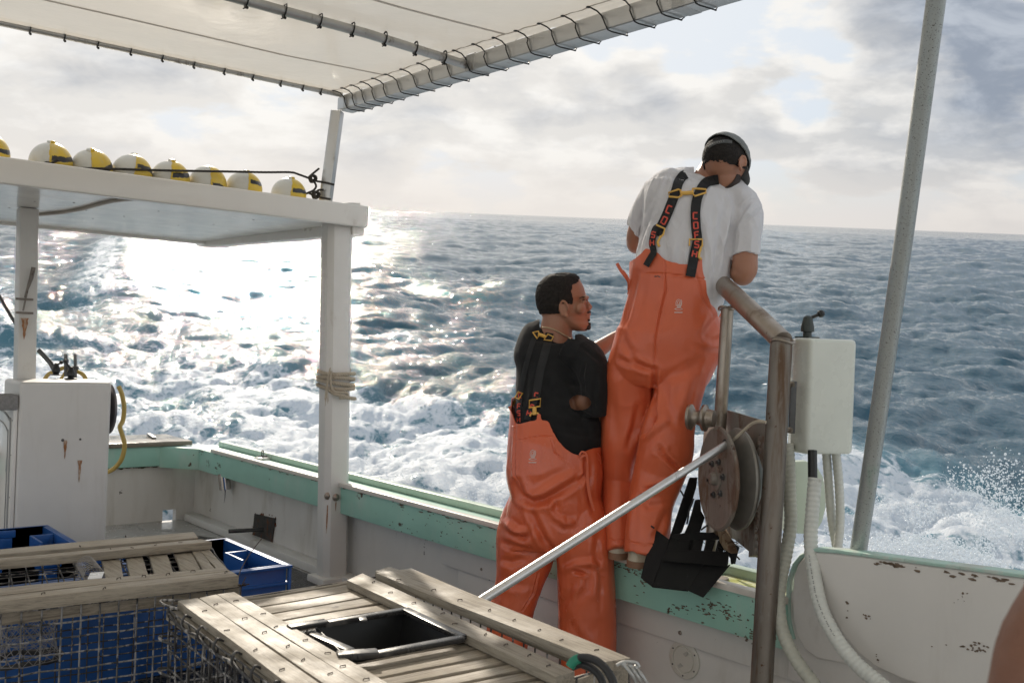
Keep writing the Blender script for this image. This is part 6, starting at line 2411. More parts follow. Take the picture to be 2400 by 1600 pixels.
    rumple(sme, 0.005, 20, 31, (1, 1, 0.25), 0.06)
    L = [([(1568, 412), (1560, 432), (1550, 455)], 5, 0.006), ([(1548, 425), (1536, 450), (1520, 480), (1500, 520)], 5, 0.008), ([(1580, 412), (1585, 425)], 5, 0.005),
         ([(1600, 405), (1625, 412), (1650, 425)], 4, 0.006), ([(1610, 400), (1640, 405), (1664, 415)], 4, 0.005),
         ([(1530, 478), (1517, 520), (1498, 562), (1494, 600)], 6, 0.010), ([(1536, 500), (1520, 540), (1507, 585), (1500, 620)], 5, -0.006),
         ([(1700, 470), (1690, 530), (1680, 600), (1676, 660), (1672, 700)], 7, 0.010), ([(1722, 500), (1706, 560), (1694, 620), (1688, 680)], 6, 0.010),
         ([(1770, 462), (1742, 490), (1722, 530), (1712, 580)], 5, 0.010), ([(1786, 490), (1760, 505), (1735, 520)], 4, 0.007),
         ([(1668, 640), (1690, 600), (1706, 560)], 5, 0.006), ([(1640, 520), (1645, 580), (1630, 640)], 8, 0.005), ([(1712, 500), (1700, 560), (1690, 640)], 4, -0.007),
         ([(1560, 520), (1560, 580), (1565, 620)], 9, 0.004), ([(1600, 560), (1590, 610)], 7, 0.005), ([(1625, 570), (1618, 625)], 6, 0.006), ([(1498, 600), (1500, 650)], 4, 0.006)]
    creases(sme, L)
    sme2 = sme.copy()
    shirt = obj('t_shirt', shell(sme, 0.0018), SHIRTW, man, smooth=180)

    # overalls
    ov = MB()
    limb(ov, [(1583, 560, 3.97, 105, 0.135), (1583, 600, 3.965, 103, 0.142), (1580, 640, 3.95, 103, 0.142), (1577, 690, 3.945, 103, 0.140), (1573, 740, 3.945, 112, 0.148), (1569, 790, 3.945, 122, 0.158), (1554, 836, 3.95, 121, 0.155), (1545, 872, 3.955, 116, 0.145), (1540, 900, 3.96, 104, 0.11)], seg=40, power=2.2)
    limb(ov, [(1510, 800, 3.97, 70, 0.12), (1478, 870, 3.98, 58, 0.115), (1469, 950, 4.0, 58, 0.108), (1459, 1025, 4.01, 50, 0.10), (1450, 1080, 4.03, 42, 0.09), (1446, 1130, 4.04, 36, 0.08), (1446, 1200, 3.98, 31, 0.075), (1449, 1290, 3.91, 27, 0.075)], seg=30, power=2.3)
    limb(ov, [(1615, 800, 3.94, 72, 0.12), (1598, 870, 3.91, 62, 0.115), (1585, 940, 3.88, 54, 0.11), (1566, 1010, 3.86, 61, 0.115), (1560, 1060, 3.85, 63, 0.11), (1544, 1115, 3.86, 58, 0.10), (1526, 1180, 3.83, 50, 0.092), (1518, 1250, 3.79, 49, 0.088), (1512, 1300, 3.77, 46, 0.086)], seg=30, power=2.3)
    ome = fuse(ov, 0.0052, 4)
    LE = [(1514, 575), (1496, 605), (1474, 671), (1440, 760)]
    RE = [(1661, 626), (1670, 672), (1682, 722), (1688, 745)]
    TE_x = [1440, 1502, 1514, 1543, 1557, 1580, 1622, 1636, 1640, 1646, 1652, 1662, 1700]
    TE_y = [640, 596, 580, 591, 607, 615, 621, 604, 602, 603, 625, 629, 660]
    def keep_o(px, py, d, v):
        top = py > np.interp(px, TE_x, TE_y)
        right = (px < xline(py, RE)) | (py > 730)
        front = d > 3.98
        ok_front = py > 640
        return np.where(front, ok_front & ((px < xline(py, RE) + 14) | (py > 700)), top & right) & (py < 1292 + np.where(px > 1490, 8, 0))
    cut(ome, keep_o)
    rumple(ome, 0.007, 5.0, 6, (1, 1, 0.4), 0.12)
    rumple(ome, 0.0022, 11, 9, (1, 1, 0.6), 0.15)
    L = [([(1557, 610), (1560, 680), (1548, 730), (1536, 790), (1533, 860)], 2.2, 0.006),
         ([(1478, 838), (1492, 852), (1512, 862), (1534, 866)], 7, 0.014), ([(1534, 866), (1534, 920), (1532, 980), (1510, 1018)], 6, 0.022),
         ([(1560, 888), (1600, 872), (1640, 850)], 12, 0.008), ([(1498, 1032), (1525, 1010), (1560, 985)], 9, -0.010),
         ([(1504, 1022), (1530, 1000)], 6, 0.010), ([(1553, 1065), (1575, 1085), (1597, 1102)], 5, 0.014), ([(1553, 1065), (1545, 1050)], 8, 0.010),
         ([(1507, 1146), (1540, 1140), (1572, 1128)], 4, 0.012), ([(1510, 1150), (1530, 1156), (1560, 1150)], 7, -0.008), ([(1500, 1165), (1520, 1185), (1560, 1180)], 8, 0.008),
         ([(1560, 1200), (1545, 1240), (1530, 1262)], 8, 0.008), ([(1450, 840), (1470, 850), (1495, 862)], 7, 0.008), ([(1455, 780), (1470, 815), (1490, 838)], 9, 0.006),
         ([(1690, 735), (1670, 760), (1650, 790)], 10, 0.008), ([(1640, 800), (1665, 812), (1690, 812)], 9, -0.008),
         ([(1430, 905), (1438, 980), (1450, 1040)], 12, 0.006), ([(1497, 950), (1488, 1000), (1470, 1050)], 8, 0.010), ([(1475, 1100), (1478, 1180), (1475, 1260)], 7, -0.007),
         ([(1490, 640), (1478, 700), (1455, 780)], 8, 0.008), ([(1505, 650), (1495, 700), (1480, 760)], 6, -0.006), ([(1630, 640), (1650, 700), (1672, 740)], 3, 0.004),
         ([(1514, 640), (1570, 642), (1662, 656)], 1.8, 0.003), ([(1422, 1262), (1450, 1266), (1476, 1264)], 1.6, 0.0025), ([(1466, 1268), (1510, 1276), (1560, 1274)], 1.6, 0.0025),
         ([(1560, 900), (1562, 950), (1580, 990)], 10, 0.008), ([(1620, 880), (1600, 940), (1585, 985)], 10, -0.007)]
    creases(ome, L)
    ome2 = ome.copy()
    oo = obj('overalls', shell(ome, 0.003), ORANGE, man, smooth=180)
    tree = bvh(sme2, ome2, me_b)

    # boots
    for (x, y, d, hw, nm) in ((1450, 1284, 3.915, 25, 0), (1497, 1300, 3.775, 26, 1)):
        bt_ = MB()
        z0 = 0.5795
        c = P(x, y, d)
        f_ = (FWD * 0.92 + RR * 0.25)
        f_.z = 0
        f_.normalize()
        s2 = Vector((f_.y, -f_.x, 0))
        h_ = hw * d / FOC
        rings = []
        for (zz, back, frt, wd2) in ((z0, 0.048, 0.20, 0.92), (z0 + 0.02, 0.052, 0.205, 1.0), (z0 + 0.032, 0.050, 0.19, 0.97), (z0 + 0.055, 0.048, 0.10, 0.94), (z0 + 0.075, 0.040, 0.06, 0.85)):
            rings.append([(c.x, c.y, zz), back, frt, wd2 * h_])
        vs, fs, sg = [], [], 24
        for (cc, back, frt, w_) in rings:
            for k in range(sg):
                th = 2 * math.pi * k / sg
                a = math.cos(th)
                l_ = frt if a > 0 else back
                vs.append(Vector(cc) + f_ * (a * l_) + s2 * (math.sin(th) * w_))
        for i in range(len(rings) - 1):
            for k in range(sg):
                fs.append((i * sg + k, i * sg + (k + 1) % sg, (i + 1) * sg + (k + 1) % sg, (i + 1) * sg + k))
        fs += [tuple(range(sg)), tuple((len(rings) - 1) * sg + k for k in range(sg))]
        bt_.add(vs, fs)
        bo = obj('boot', bt_, BOOT, man, bevel=0.002, smooth=50)
        so2 = MB()
        vs = []
        for zz in (z0 - 0.001, z0 + 0.024):
            for k in range(sg):
                th = 2 * math.pi * k / sg
                a = math.cos(th)
                l_ = 0.212 if a > 0 else 0.056
                vs.append(Vector((c.x, c.y, zz)) + f_ * (a * l_) + s2 * (math.sin(th) * h_ * 1.06))
        so2.add(vs, [tuple(range(sg)), tuple(range(2 * sg - 1, sg - 1, -1))] + [(k, (k + 1) % sg, sg + (k + 1) % sg, sg + k) for k in range(sg)])
        obj('sole', so2, pbr('brown_sole', (0.22, 0.12, 0.07), 0.5), bo)

    # braces
    sl_ = Strap(tree, [(1608, 408), (1599, 414), (1590, 428), (1585, 445), (1578, 465), (1562, 505), (1549, 532), (1540, 552)], 23, 0.008)
    ol = sl_.build('brace', WEB, oo)
    sl2 = Strap(tree, [(1552, 530), (1538, 534), (1532, 548), (1528, 570), (1532, 590), (1526, 602), (1520, 612), (1514, 623)], 15, 0.013)
    ol2 = sl2.build('brace_tail', WEB, oo)
    sr_ = Strap(tree, [(1684, 421), (1670, 423), (1655, 428), (1643, 444), (1634, 466), (1630, 495), (1631, 530), (1634, 565), (1627, 600), (1618, 648)], 23, 0.009)
    orr = sr_.build('brace', WEB, oo)
    letters(sl_, 'CO', 86, 17, 11, 0.42, RED, ol, -1)
    letters(sl2, 'SH', 26, 13, 6, 0.55, RED, ol2, -1)
    letters(sr_, 'COFSH', 107, 14.5, 8, 0.42, RED, orr, -1)
    def frame_px(pts, r, name='buckle', lift=0.010, close=True, parent=oo):
        m_ = MB()
        q_ = [on(tree, x, y, lift) for x, y in pts]
        dd = sorted((p - CAMB).dot(FWD) for p in q_)[len(q_) // 3]
        q_ = [P(x, y, min((p - CAMB).dot(FWD), dd + 0.006)) for (x, y), p in zip(pts, q_)]
        m_.tube(q_, r, 6, closed=close)
        return m_, q_
    m_, _ = frame_px([(1567, 452), (1568, 461), (1590, 463), (1597, 459), (1595, 446), (1590, 444)], 0.0042)
    m2, _ = frame_px([(1624, 442), (1630, 442), (1655, 444), (1654, 452), (1628, 460), (1622, 452)], 0.0042)
    m3, _ = frame_px([(1594, 453), (1609, 452.5), (1625, 451)], 0.0085, close=False)
    m4 = MB()
    for m in (m_, m2, m3):
        m4.add(m.v, m.f)
    obj('yoke_buckle', m4, BUCK, oo, merge=False)
    m_, _ = frame_px([(1538, 527), (1558, 536), (1555, 549), (1548, 556)], 0.0038, close=False)
    m2, _ = frame_px([(1549, 553), (1545, 560), (1541, 568), (1543, 574), (1546, 578)], 0.0050, close=False)
    m_.add(m2.v, m2.f)
    obj('buckle', m_, BUCK, oo, merge=False)
    m_, _ = frame_px([(1616, 576), (1616, 561), (1646, 561), (1646, 576), (1641, 582)], 0.0040, close=False)
    m2, _ = frame_px([(1643, 582), (1639, 592), (1638, 603), (1644, 608)], 0.0050, close=False)
    m_.add(m2.v, m2.f)
    obj('buckle', m_, BUCK, oo, merge=False)
    emblem(tree, 1590, 716, 1.0, oo)
    # tape at the left hip
    tp = MB()
    tp.tube(crom([P(1446, 617, 3.93), P(1455, 633, 3.93), P(1466, 648, 3.93), P(1474, 662, 3.94), P(1474, 680, 3.95)], 5), 0.0065, 8, flat=0.0022, upv=tuple(-FWD))
    tp.tube(crom([P(1460, 634, 3.93), P(1471, 650, 3.93), P(1476, 668, 3.93), P(1472, 690, 3.95)], 5), 0.004, 6, flat=0.0018, upv=tuple(-FWD))
    obj('tie_tape', tp, ORANGE, oo, merge=False)
    tq = MB()
    tq.tube(crom([P(1684, 716, 3.93), P(1682, 735, 3.92), P(1686, 742, 3.92), P(1687, 728, 3.93)], 4), 0.004, 6, flat=0.002, upv=tuple(-FWD))
    obj('tie_tape', tq, ORANGE, oo)
    # mended spot
    m_ = MB()
    for k in range(7):
        m_.ball(on(tree, 1536 + k * 1.8 + random.gauss(0, 1), 647 + random.gauss(0, 1), 0.0005), 0.0022, 6, 4)
    obj('stain_mark', m_, DKMETAL, oo, merge=False)
    return tree


def emblem(tree, x, y, s, parent):
    """small white print: a hooded figure over a boat's curve and a line of tiny capitals"""
    m_ = MB()
    def ln_(pts, r=0.0009):
        m_.tube([on(tree, x + a * s, y + b * s, 0.0012) for a, b in pts], r, 4)
    ln_([(-5, 2), (-6, -6), (-4, -12), (0, -15), (4, -13), (6, -7), (5, 0), (4, 4)])
    ln_([(-2, 4), (-3, -4), (-2, -9), (1, -11), (3, -8), (2, -2), (3, 4)])
    ln_([(6, -14), (8, -10), (7, -2), (5, 3)])
    ln_([(-9, 8), (-4, 6), (0, 5), (6, 6), (10, 8), (4, 10), (-4, 10), (-9, 8)])
    ln_([(-1, 5), (-1, -2)])
    ln_([(1, 5), (1, -5)])
    for k in range(8):
        ln_([(-9 + k * 2.4, 15), (-9 + k * 2.4 + 1.2, 17)], 0.0012)
        ln_([(-9 + k * 2.4 + 1.2, 15), (-9 + k * 2.4, 17)], 0.0008)
    obj('emblem', m_, WPRINT, parent, merge=False)


white_man()


# ================================================================== the man in the black shirt
def black_man():
    body = MB()
    limb(body, [(1300, 830, 4.16, 60, 0.10), (1297, 900, 4.12, 72, 0.115), (1296, 1000, 4.08, 76, 0.12), (1298, 1100, 4.05, 82, 0.125), (1300, 1220, 4.05, 84, 0.12)])
    limb(body, [(1262, 1200, 4.07, 46, 0.085), (1238, 1300, 4.07, 42, 0.08), (1215, 1380, 4.07, 34, 0.065), (1198, 1480, 4.05, 28, 0.055), (1184, 1590, 4.03, 22, 0.045)])
    limb(body, [(1340, 1220, 4.02, 48, 0.085), (1366, 1310, 4.0, 42, 0.08), (1372, 1400, 4.0, 36, 0.065), (1374, 1500, 4.0, 30, 0.055), (1375, 1600, 3.98, 22, 0.045)])
    # far arm stretched out to the other man
    limb(body, [(1350, 850, 4.25, 26, 0.05), (1392, 826, 4.30, 22, 0.045), (1412, 812, 4.31, 19, 0.038), (1448, 788, 4.33, 14, 0.030), (1490, 770, 4.33, 11, 0.024)])
    hand(body, P(1492, 769, 4.33), P(1540, 760, 4.28) - P(1492, 769, 4.33), (0, 0, 1), 0.4)
    # near arm
    limb(body, [(1378, 860, 4.02, 30, 0.055), (1380, 900, 4.03, 27, 0.050), (1368, 936, 4.025, 27, 0.046), (1378, 958, 4.03, 22, 0.040)])
    limb(body, [(1370, 948, 4.03, 22, 0.040), (1398, 975, 4.05, 20, 0.036), (1440, 985, 4.16, 16, 0.028), (1475, 975, 4.25, 12, 0.022)])
    hand(body, P(1476, 975, 4.25), P(1530, 960, 4.32) - P(1476, 975, 4.25), (0, 0, 1), 0.6)
    # neck and head
    limb(body, [(1300, 815, 4.14, 52, 0.075), (1302, 785, 4.13, 40, 0.064), (1306, 755, 4.12, 36, 0.060), (1312, 730, 4.12, 38, 0.06)])
    hs = [(642.5, 1308, 1338, 0.020, 0.0), (645, 1293, 1349, 0.040, 0.0), (651, 1279, 1357, 0.058, 0.05), (660, 1269, 1362, 0.070, 0.08), (672, 1261, 1368, 0.077, 0.12), (685, 1258, 1372, 0.080, 0.18),
          (697, 1257, 1375, 0.081, 0.22), (704, 1258, 1372.5, 0.080, 0.26), (712, 1259, 1372, 0.078, 0.24), (722, 1261, 1376, 0.075, 0.26), (731, 1265, 1380, 0.070, 0.34), (737, 1268, 1381.5, 0.067, 0.38), (741, 1271, 1379, 0.064, 0.40), (746, 1280, 1380, 0.061, 0.42),
          (752, 1290, 1379, 0.058, 0.44), (760, 1308, 1384, 0.052, 0.50), (767, 1322, 1385, 0.045, 0.60), (773, 1342, 1379, 0.032, 0.6), (776, 1352, 1372, 0.018, 0.5)]
    headmesh(body, hs, 4.12, 0)
    # brow, nose, lips, chin, cheek
    body.tube([P(1371, 698, 4.06), P(1375, 696, 4.09), P(1377, 697, 4.12), P(1375, 696, 4.15), P(1371, 698, 4.18)], [0.006, 0.0085, 0.007, 0.0085, 0.006], 10)
    body.tube([P(1372, 702, 4.12), P(1377, 711, 4.12), P(1383, 719, 4.12), P(1380, 725, 4.12)], [0.007, 0.009, 0.0105, 0.009], 12)
    for dd in (-0.014, 0.014):
        body.ball(P(1379, 722, 4.12 + dd), 0.009, 10, 8)
    body.tube([P(1374, 737, 4.095), P(1380.5, 736, 4.108), P(1382.5, 736, 4.12), P(1380.5, 736, 4.132), P(1374, 737, 4.145)], [0.004, 0.0055, 0.006, 0.0055, 0.004], 8)
    body.tube([P(1374, 743, 4.10), P(1379, 744, 4.11), P(1380.5, 744, 4.12), P(1379, 744, 4.13), P(1374, 743, 4.14)], [0.004, 0.006, 0.0065, 0.006, 0.004], 8)
    body.ball(P(1376, 733, 4.12), 0.012, 12, 8)
    body.ball(P(1360, 722, 4.065), 0.024, 14, 10, (1, 0.8, 1))
    body.ball(P(1369, 707, 4.072), 0.011, 12, 8)
    ear(body, P(1324, 724, 4.046), -FWD * 0.9 - RR * 0.35, UU * 0.97 + RR * -0.15, RR, 1.12)
    bme = fuse(body, 0.0040, 2)
    me_b = bme.copy()
    man = obj('person', bme, SKIN2, smooth=180)
    tag(man, 'man in black t-shirt and orange overalls standing on deck, face turned right in profile', 'person')

    # eye seen from the side
    ey = MB()
    ey.ball(P(1370.5, 706, 4.071), 0.0075, 12, 8)
    obj('eye', ey, pbr('eye_white', (0.5, 0.45, 0.42), 0.2), man)
    eb = MB()
    eb.tube(crom([P(1358, 699, 4.058), P(1366, 695.5, 4.058), P(1375, 697, 4.072)], 4), 0.0036, 6, flat=0.002)
    eb.tube(crom([P(1364, 704, 4.062), P(1370, 702.5, 4.064), P(1376, 705, 4.072)], 4), 0.0018, 6)
    obj('eyebrow', eb, BEARD, man, merge=False)

    # hair
    hm = MB()
    hs2 = [(642 - 2.5, 1308, 1336, 0.022, 0.0)] + [(y - 2.2 if y < 660 else y - 1, a - 2.4, b + (0.8 if y < 668 else 0.3), w + 0.0045, s_) for y, a, b, w, s_ in hs[1:12]]
    headmesh(hm, hs2, 4.12, 0)
    hme = fuse(hm, 0.0030, 1)
    HL = [(1362, 636), (1358, 655), (1352, 664), (1344, 668), (1340, 680), (1344, 697), (1343, 712), (1333, 712), (1330, 704), (1318, 700), (1312, 712), (1311, 738), (1304, 748), (1275, 758)]
    HLy = np.array([p[1] for p in HL], float)
    HLx = np.array([p[0] for p in HL], float)
    HLy = np.maximum.accumulate(HLy + np.arange(len(HLy)) * 0.01)
    def keep_hb(px, py, d, v):
        px = px + (vnoise(v, 140, 77) - 0.5) * 7
        py = py + (vnoise(v, 150, 78) - 0.5) * 7
        return (px < np.interp(py, HLy, HLx)) & (py < 752 + (px - 1290) * 0.10)
    cut(hme, keep_hb)
    rumple(hme, 0.0028, 70, 4, warp=0.02)
    obj('hair', shell(hme, 0.005), HAIR, man, smooth=180)
    tree0 = bvh(me_b)
    gt = MB()
    for (x, y, r, sx, sy) in ((1379, 767, 0.0105, 1.0, 1.0), (1382, 759, 0.006, 0.8, 1.1), (1373, 771, 0.007, 1.2, 0.7)):
        for dd in (-0.012, 0.0, 0.012):
            gt.ball(P(x, y, 4.12 + dd), r, 12, 8, (sx, 1, sy))
    gt.tube([P(1377, 732, 4.095), P(1381.5, 731, 4.108), P(1383, 731, 4.12), P(1381.5, 731, 4.132)], [0.003, 0.004, 0.004, 0.003], 8)
    gt.tube([P(1380, 750, 4.108), P(1380.5, 750, 4.12), P(1380, 750, 4.13)], [0.004, 0.005, 0.004], 8)
    gme = fuse(gt, 0.0022, 1)
    rumple(gme, 0.002, 120, 5, warp=0.01)
    obj('goatee', gme, BEARD, man, smooth=180)

    # shirt
    sh = MB()
    limb(sh, [(1304, 770, 4.14, 34, 0.055), (1300, 780, 4.15, 58, 0.085), (1296, 797, 4.16, 80, 0.12), (1297, 825, 4.16, 92, 0.145), (1300, 860, 4.15, 90, 0.155), (1300, 920, 4.13, 89, 0.165), (1300, 985, 4.10, 90, 0.168), (1304, 1045, 4.07, 96, 0.165), (1306, 1100, 4.06, 96, 0.15), (1305, 1160, 4.05, 80, 0.12)], seg=36, power=2.25)
    limb(sh, [(1345, 826, 4.07, 48, 0.10), (1374, 846, 4.03, 44, 0.09), (1389, 880, 3.99, 37, 0.078), (1394, 925, 3.97, 32, 0.070), (1395, 968, 3.98, 29, 0.062)])
    limb(sh, [(1362, 850, 4.08, 34, 0.10), (1366, 900, 4.06, 34, 0.10), (1368, 960, 4.06, 34, 0.10), (1372, 1010, 4.05, 34, 0.10), (1376, 1055, 4.04, 30, 0.09)])
    limb(sh, [(1340, 835, 4.22, 40, 0.075), (1378, 832, 4.28, 26, 0.062), (1394, 826, 4.30, 24, 0.058)])
    sme = fuse(sh, 0.0048, 3)
    def keep_s(px, py, d, v):
        arm = (px > 1368) & (py > 964) & (px < 1432) & (d < 4.0) & (py > 966)
        hole = ((px - 1360) / 25.0) ** 2 + ((py - 943) / 17.0) ** 2 < 1
        hole = hole & (d < 4.05) & (py > 926) & (px < 1386)
        far = (px > 1393) & (d > 4.16)
        neck = (py < 771 + (px - 1272) * 0.33) & (px > 1266) & (px < 1348) & (py < 797)
        return ~(hole | far | neck) & (py < 1150)
    cut(sme, keep_s)
    rumple(sme, 0.009, 7, 12, (1, 1, 0.5), 0.12)
    rumple(sme, 0.003, 16, 32, (1, 1, 0.4), 0.06)
    L = [([(1372, 850), (1366, 880), (1370, 920)], 3, 0.006), ([(1365, 905), (1340, 900), (1310, 870)], 7, 0.008), ([(1330, 940), (1300, 925), (1275, 890)], 8, 0.008),
         ([(1325, 955), (1360, 966), (1400, 985)], 6, 0.010), ([(1290, 985), (1330, 1000), (1380, 1005)], 8, 0.008), ([(1310, 1010), (1350, 1018), (1400, 1020)], 6, 0.008),
         ([(1272, 960), (1278, 920), (1290, 880)], 8, 0.006), ([(1395, 880), (1392, 930), (1398, 960)], 6, 0.007), ([(1362, 812), (1385, 828), (1410, 850)], 5, 0.006),
         ([(1235, 850), (1232, 900), (1230, 950)], 8, 0.005)]
    creases(sme, L)
    sme2 = sme.copy()
    obj('t_shirt', shell(sme, 0.0018), SHIRTB, man, smooth=180)

    # overalls: high bib sagging at the sides, baggy legs
    ov = MB()
    limb(ov, [(1297, 930, 4.10, 98, 0.176), (1298, 985, 4.09, 103, 0.182), (1299, 1030, 4.07, 108, 0.184), (1299, 1070, 4.05, 110, 0.184), (1300, 1113, 4.04, 112, 0.184), (1302, 1160, 4.04, 106, 0.182), (1300, 1200, 4.04, 112, 0.180), (1297, 1245, 4.04, 122, 0.170), (1297, 1275, 4.04, 124, 0.14)], seg=44, power=2.3)
    limb(ov, [(1262, 1195, 4.07, 74, 0.13), (1238, 1245, 4.07, 72, 0.13), (1230, 1300, 4.06, 68, 0.125), (1217, 1365, 4.05, 55, 0.115), (1198, 1440, 4.04, 51, 0.105), (1184, 1530, 4.03, 50, 0.10), (1176, 1610, 4.02, 50, 0.10)], seg=30, power=2.3)
    limb(ov, [(1340, 1195, 4.02, 74, 0.14), (1362, 1250, 4.0, 70, 0.14), (1371, 1300, 3.99, 67, 0.13), (1373, 1365, 3.98, 67, 0.125), (1375, 1470, 3.98, 68, 0.12), (1376, 1560, 3.97, 66, 0.115), (1376, 1612, 3.96, 64, 0.11)], seg=30, power=2.3)
    ome = fuse(ov, 0.0054, 4)
    TX = [1180, 1190, 1196, 1205, 1210, 1214, 1226, 1240, 1256, 1258, 1268, 1270, 1284, 1289, 1300, 1312, 1325, 1340, 1357, 1366, 1385, 1420]
    TY = [948, 950, 958, 975, 990, 993, 990, 986, 983, 968, 968, 983, 983, 992, 1015, 1035, 1049, 1060, 1065, 1058, 1050, 1045]
    def keep_o(px, py, d, v):
        return np.where(d > 4.09, py > 1040 - np.clip((1240 - px) * 4, 0, 200), py > np.interp(px, TX, TY))
    cut(ome, keep_o)
    rumple(ome, 0.0045, 4.5, 16, (1, 1, 0.7), 0.14)
    rumple(ome, 0.0022, 10, 19, (1, 1, 0.8), 0.16)
    L = [([(1208, 1130), (1225, 1165), (1248, 1177), (1275, 1172), (1310, 1152), (1356, 1124)], 9, 0.022), ([(1225, 1150), (1255, 1162), (1300, 1140), (1350, 1108)], 14, -0.007),
         ([(1265, 1130), (1300, 1112), (1330, 1100)], 8, 0.004),
         ([(1208, 995), (1206, 1060), (1206, 1110), (1222, 1150)], 2.2, 0.006), ([(1196, 1030), (1192, 1080), (1196, 1120)], 5, 0.008),
         ([(1372, 1075), (1373, 1110), (1362, 1125)], 5, 0.014), ([(1380, 1060), (1384, 1100), (1380, 1150), (1392, 1200)], 7, 0.010),
         ([(1240, 1190), (1258, 1230), (1275, 1265), (1298, 1292)], 8, 0.016), ([(1298, 1192), (1308, 1212), (1325, 1225), (1348, 1222)], 8, -0.012), ([(1305, 1170), (1302, 1195), (1312, 1215)], 7, 0.012),
         ([(1185, 1225), (1210, 1245), (1240, 1248)], 8, -0.014), ([(1200, 1255), (1225, 1262), (1250, 1240)], 8, 0.012), ([(1178, 1270), (1210, 1280), (1245, 1292)], 8, 0.010), ([(1172, 1310), (1200, 1318), (1235, 1305)], 8, 0.008),
         ([(1296, 1288), (1300, 1310), (1303, 1340)], 6, 0.016), ([(1345, 1338), (1362, 1342), (1372, 1346)], 4, 0.012), ([(1325, 1335), (1350, 1322), (1385, 1318), (1408, 1330)], 8, -0.012), ([(1340, 1365), (1330, 1400), (1312, 1430)], 9, 0.010),
         ([(1385, 1340), (1375, 1380), (1350, 1410)], 10, 0.008), ([(1330, 1450), (1360, 1500), (1380, 1520)], 10, 0.007), ([(1405, 1230), (1398, 1290), (1410, 1350), (1408, 1430)], 9, 0.009),
         ([(1262, 1340), (1250, 1390), (1225, 1430)], 2, 0.005), ([(1178, 1350), (1205, 1370), (1240, 1372)], 10, 0.007), ([(1212, 1032), (1260, 1022), (1308, 1022)], 1.8, 0.003), ([(1290, 1025), (1300, 1060), (1325, 1080)], 1.8, 0.003)]
    creases(ome, L)
    ome2 = ome.copy()
    oo = obj('overalls', shell(ome, 0.003), pbr('orange_oilskin_wet', (0.67, 0.130, 0.052), 0.24, coat=0.15, var=0.05, vscale=5, bump=0.30, bscale=14, bdist=0.004, rvar=0.14, trans=0.10,
             stain=(0.45, 0.11, 0.07), stain_scale=6, stain_lo=0.62, stain_hi=0.80, stain2=(0.12, 0.05, 0.035), s2_scale=26, s2_lo=0.765, s2_hi=0.78), man, smooth=180)
    tree = bvh(sme2, ome2, me_b)
    for (x, d) in ((1178, 4.04), (1375, 3.98)):
        bt_ = MB()
        c = P(x, 1600, d)
        f_ = (FWD * 0.3 + RR * 0.95)
        f_.z = 0
        f_.normalize()
        s2 = Vector((f_.y, -f_.x, 0))
        vs, fs, sg = [], [], 24
        rg = ((0.002, 0.09, 0.19, 0.055), (0.03, 0.092, 0.195, 0.058), (0.07, 0.085, 0.12, 0.056), (0.2, 0.075, 0.075, 0.06))
        for (zz, back, frt, w_) in rg:
            for k in range(sg):
                th = 2 * math.pi * k / sg
                a = math.cos(th)
                vs.append(Vector((c.x, c.y, zz)) + f_ * (a * (frt if a > 0 else back)) + s2 * (math.sin(th) * w_))
        for i in range(len(rg) - 1):
            for k in range(sg):
                fs.append((i * sg + k, i * sg + (k + 1) % sg, (i + 1) * sg + (k + 1) % sg, (i + 1) * sg + k))
        fs += [tuple(range(sg)), tuple((len(rg) - 1) * sg + k for k in range(sg))]
        bt_.add(vs, fs)
        obj('boot', bt_, BOOT, man, bevel=0.002, smooth=50)

    # braces, crossing plate and clips
    s1 = Strap(tree, [(1262, 780), (1252, 794), (1244, 815), (1234, 850), (1226, 885), (1219, 925), (1216, 960), (1216, 992)], 12, 0.005)
    o1 = s1.build('brace', WEB, oo)
    s2_ = Strap(tree, [(1288, 780), (1284, 800), (1275, 835), (1266, 870), (1260, 905), (1256, 935)], 19, 0.005)
    o2 = s2_.build('brace', WEB, oo)
    s3 = Strap(tree, [(1256, 930), (1248, 950), (1240, 965), (1236, 984)], 15, 0.010)
    o3 = s3.build('brace_tail', WEB, oo)
    letters(s1, 'C', 148, 11, 4, 0.5, RED, o1, -1)
    letters(s1, 'FSH', 174, 11, 5, 0.55, RED, o1, -1)
    letters(s2_, 'C', 144, 11, 4, 0.42, RED, o2, -1)
    letters(s3, 'FH', 20, 11, 5, 0.5, RED, o3, -1)
    def fr_(pts, r, close=True, lift=0.010):
        m_ = MB()
        q_ = [on(tree, x, y, lift) for x, y in pts]
        ds = sorted((p - CAMB).dot(FWD) for p in q_)
        dd = ds[len(q_) // 3]
        m_.tube([P(x, y, min(max((p - CAMB).dot(FWD), dd - 0.01), dd + 0.01)) for (x, y), p in zip(pts, q_)], r, 6, closed=close)
        return m_
    y = MB()
    for pts, r, cl_ in (([(1249, 779), (1262, 776), (1264, 785), (1259, 793)], 0.0034, True), ([(1284, 783), (1297, 789), (1292, 798), (1275, 796)], 0.0034, True), ([(1262, 783), (1272, 786), (1280, 790)], 0.0075, False)):
        m_ = fr_(pts, r, cl_)
        y.add(m_.v, m_.f)
    obj('yoke_buckle', y, BUCK, oo, merge=False)
    for fr, stem in (([(1241, 938), (1267, 934), (1266, 952), (1240, 955)], [(1253, 955), (1253, 965), (1253, 972)]), ([(1215, 918), (1225, 921), (1216, 935), (1207, 931)], [(1211, 933), (1204, 944), (1200, 950)])):
        y = fr_(fr, 0.0036)
        m_ = fr_(stem, 0.0085 if fr[0][0] > 1230 else 0.006, False, 0.008)
        y.add(m_.v, m_.f)
        if fr[0][0] > 1230:
            m_ = fr_([(1242, 975), (1246, 968), (1260, 968), (1266, 974)], 0.0040, False, 0.010)
            y.add(m_.v, m_.f)
        obj('buckle', y, BUCK, oo, merge=False)
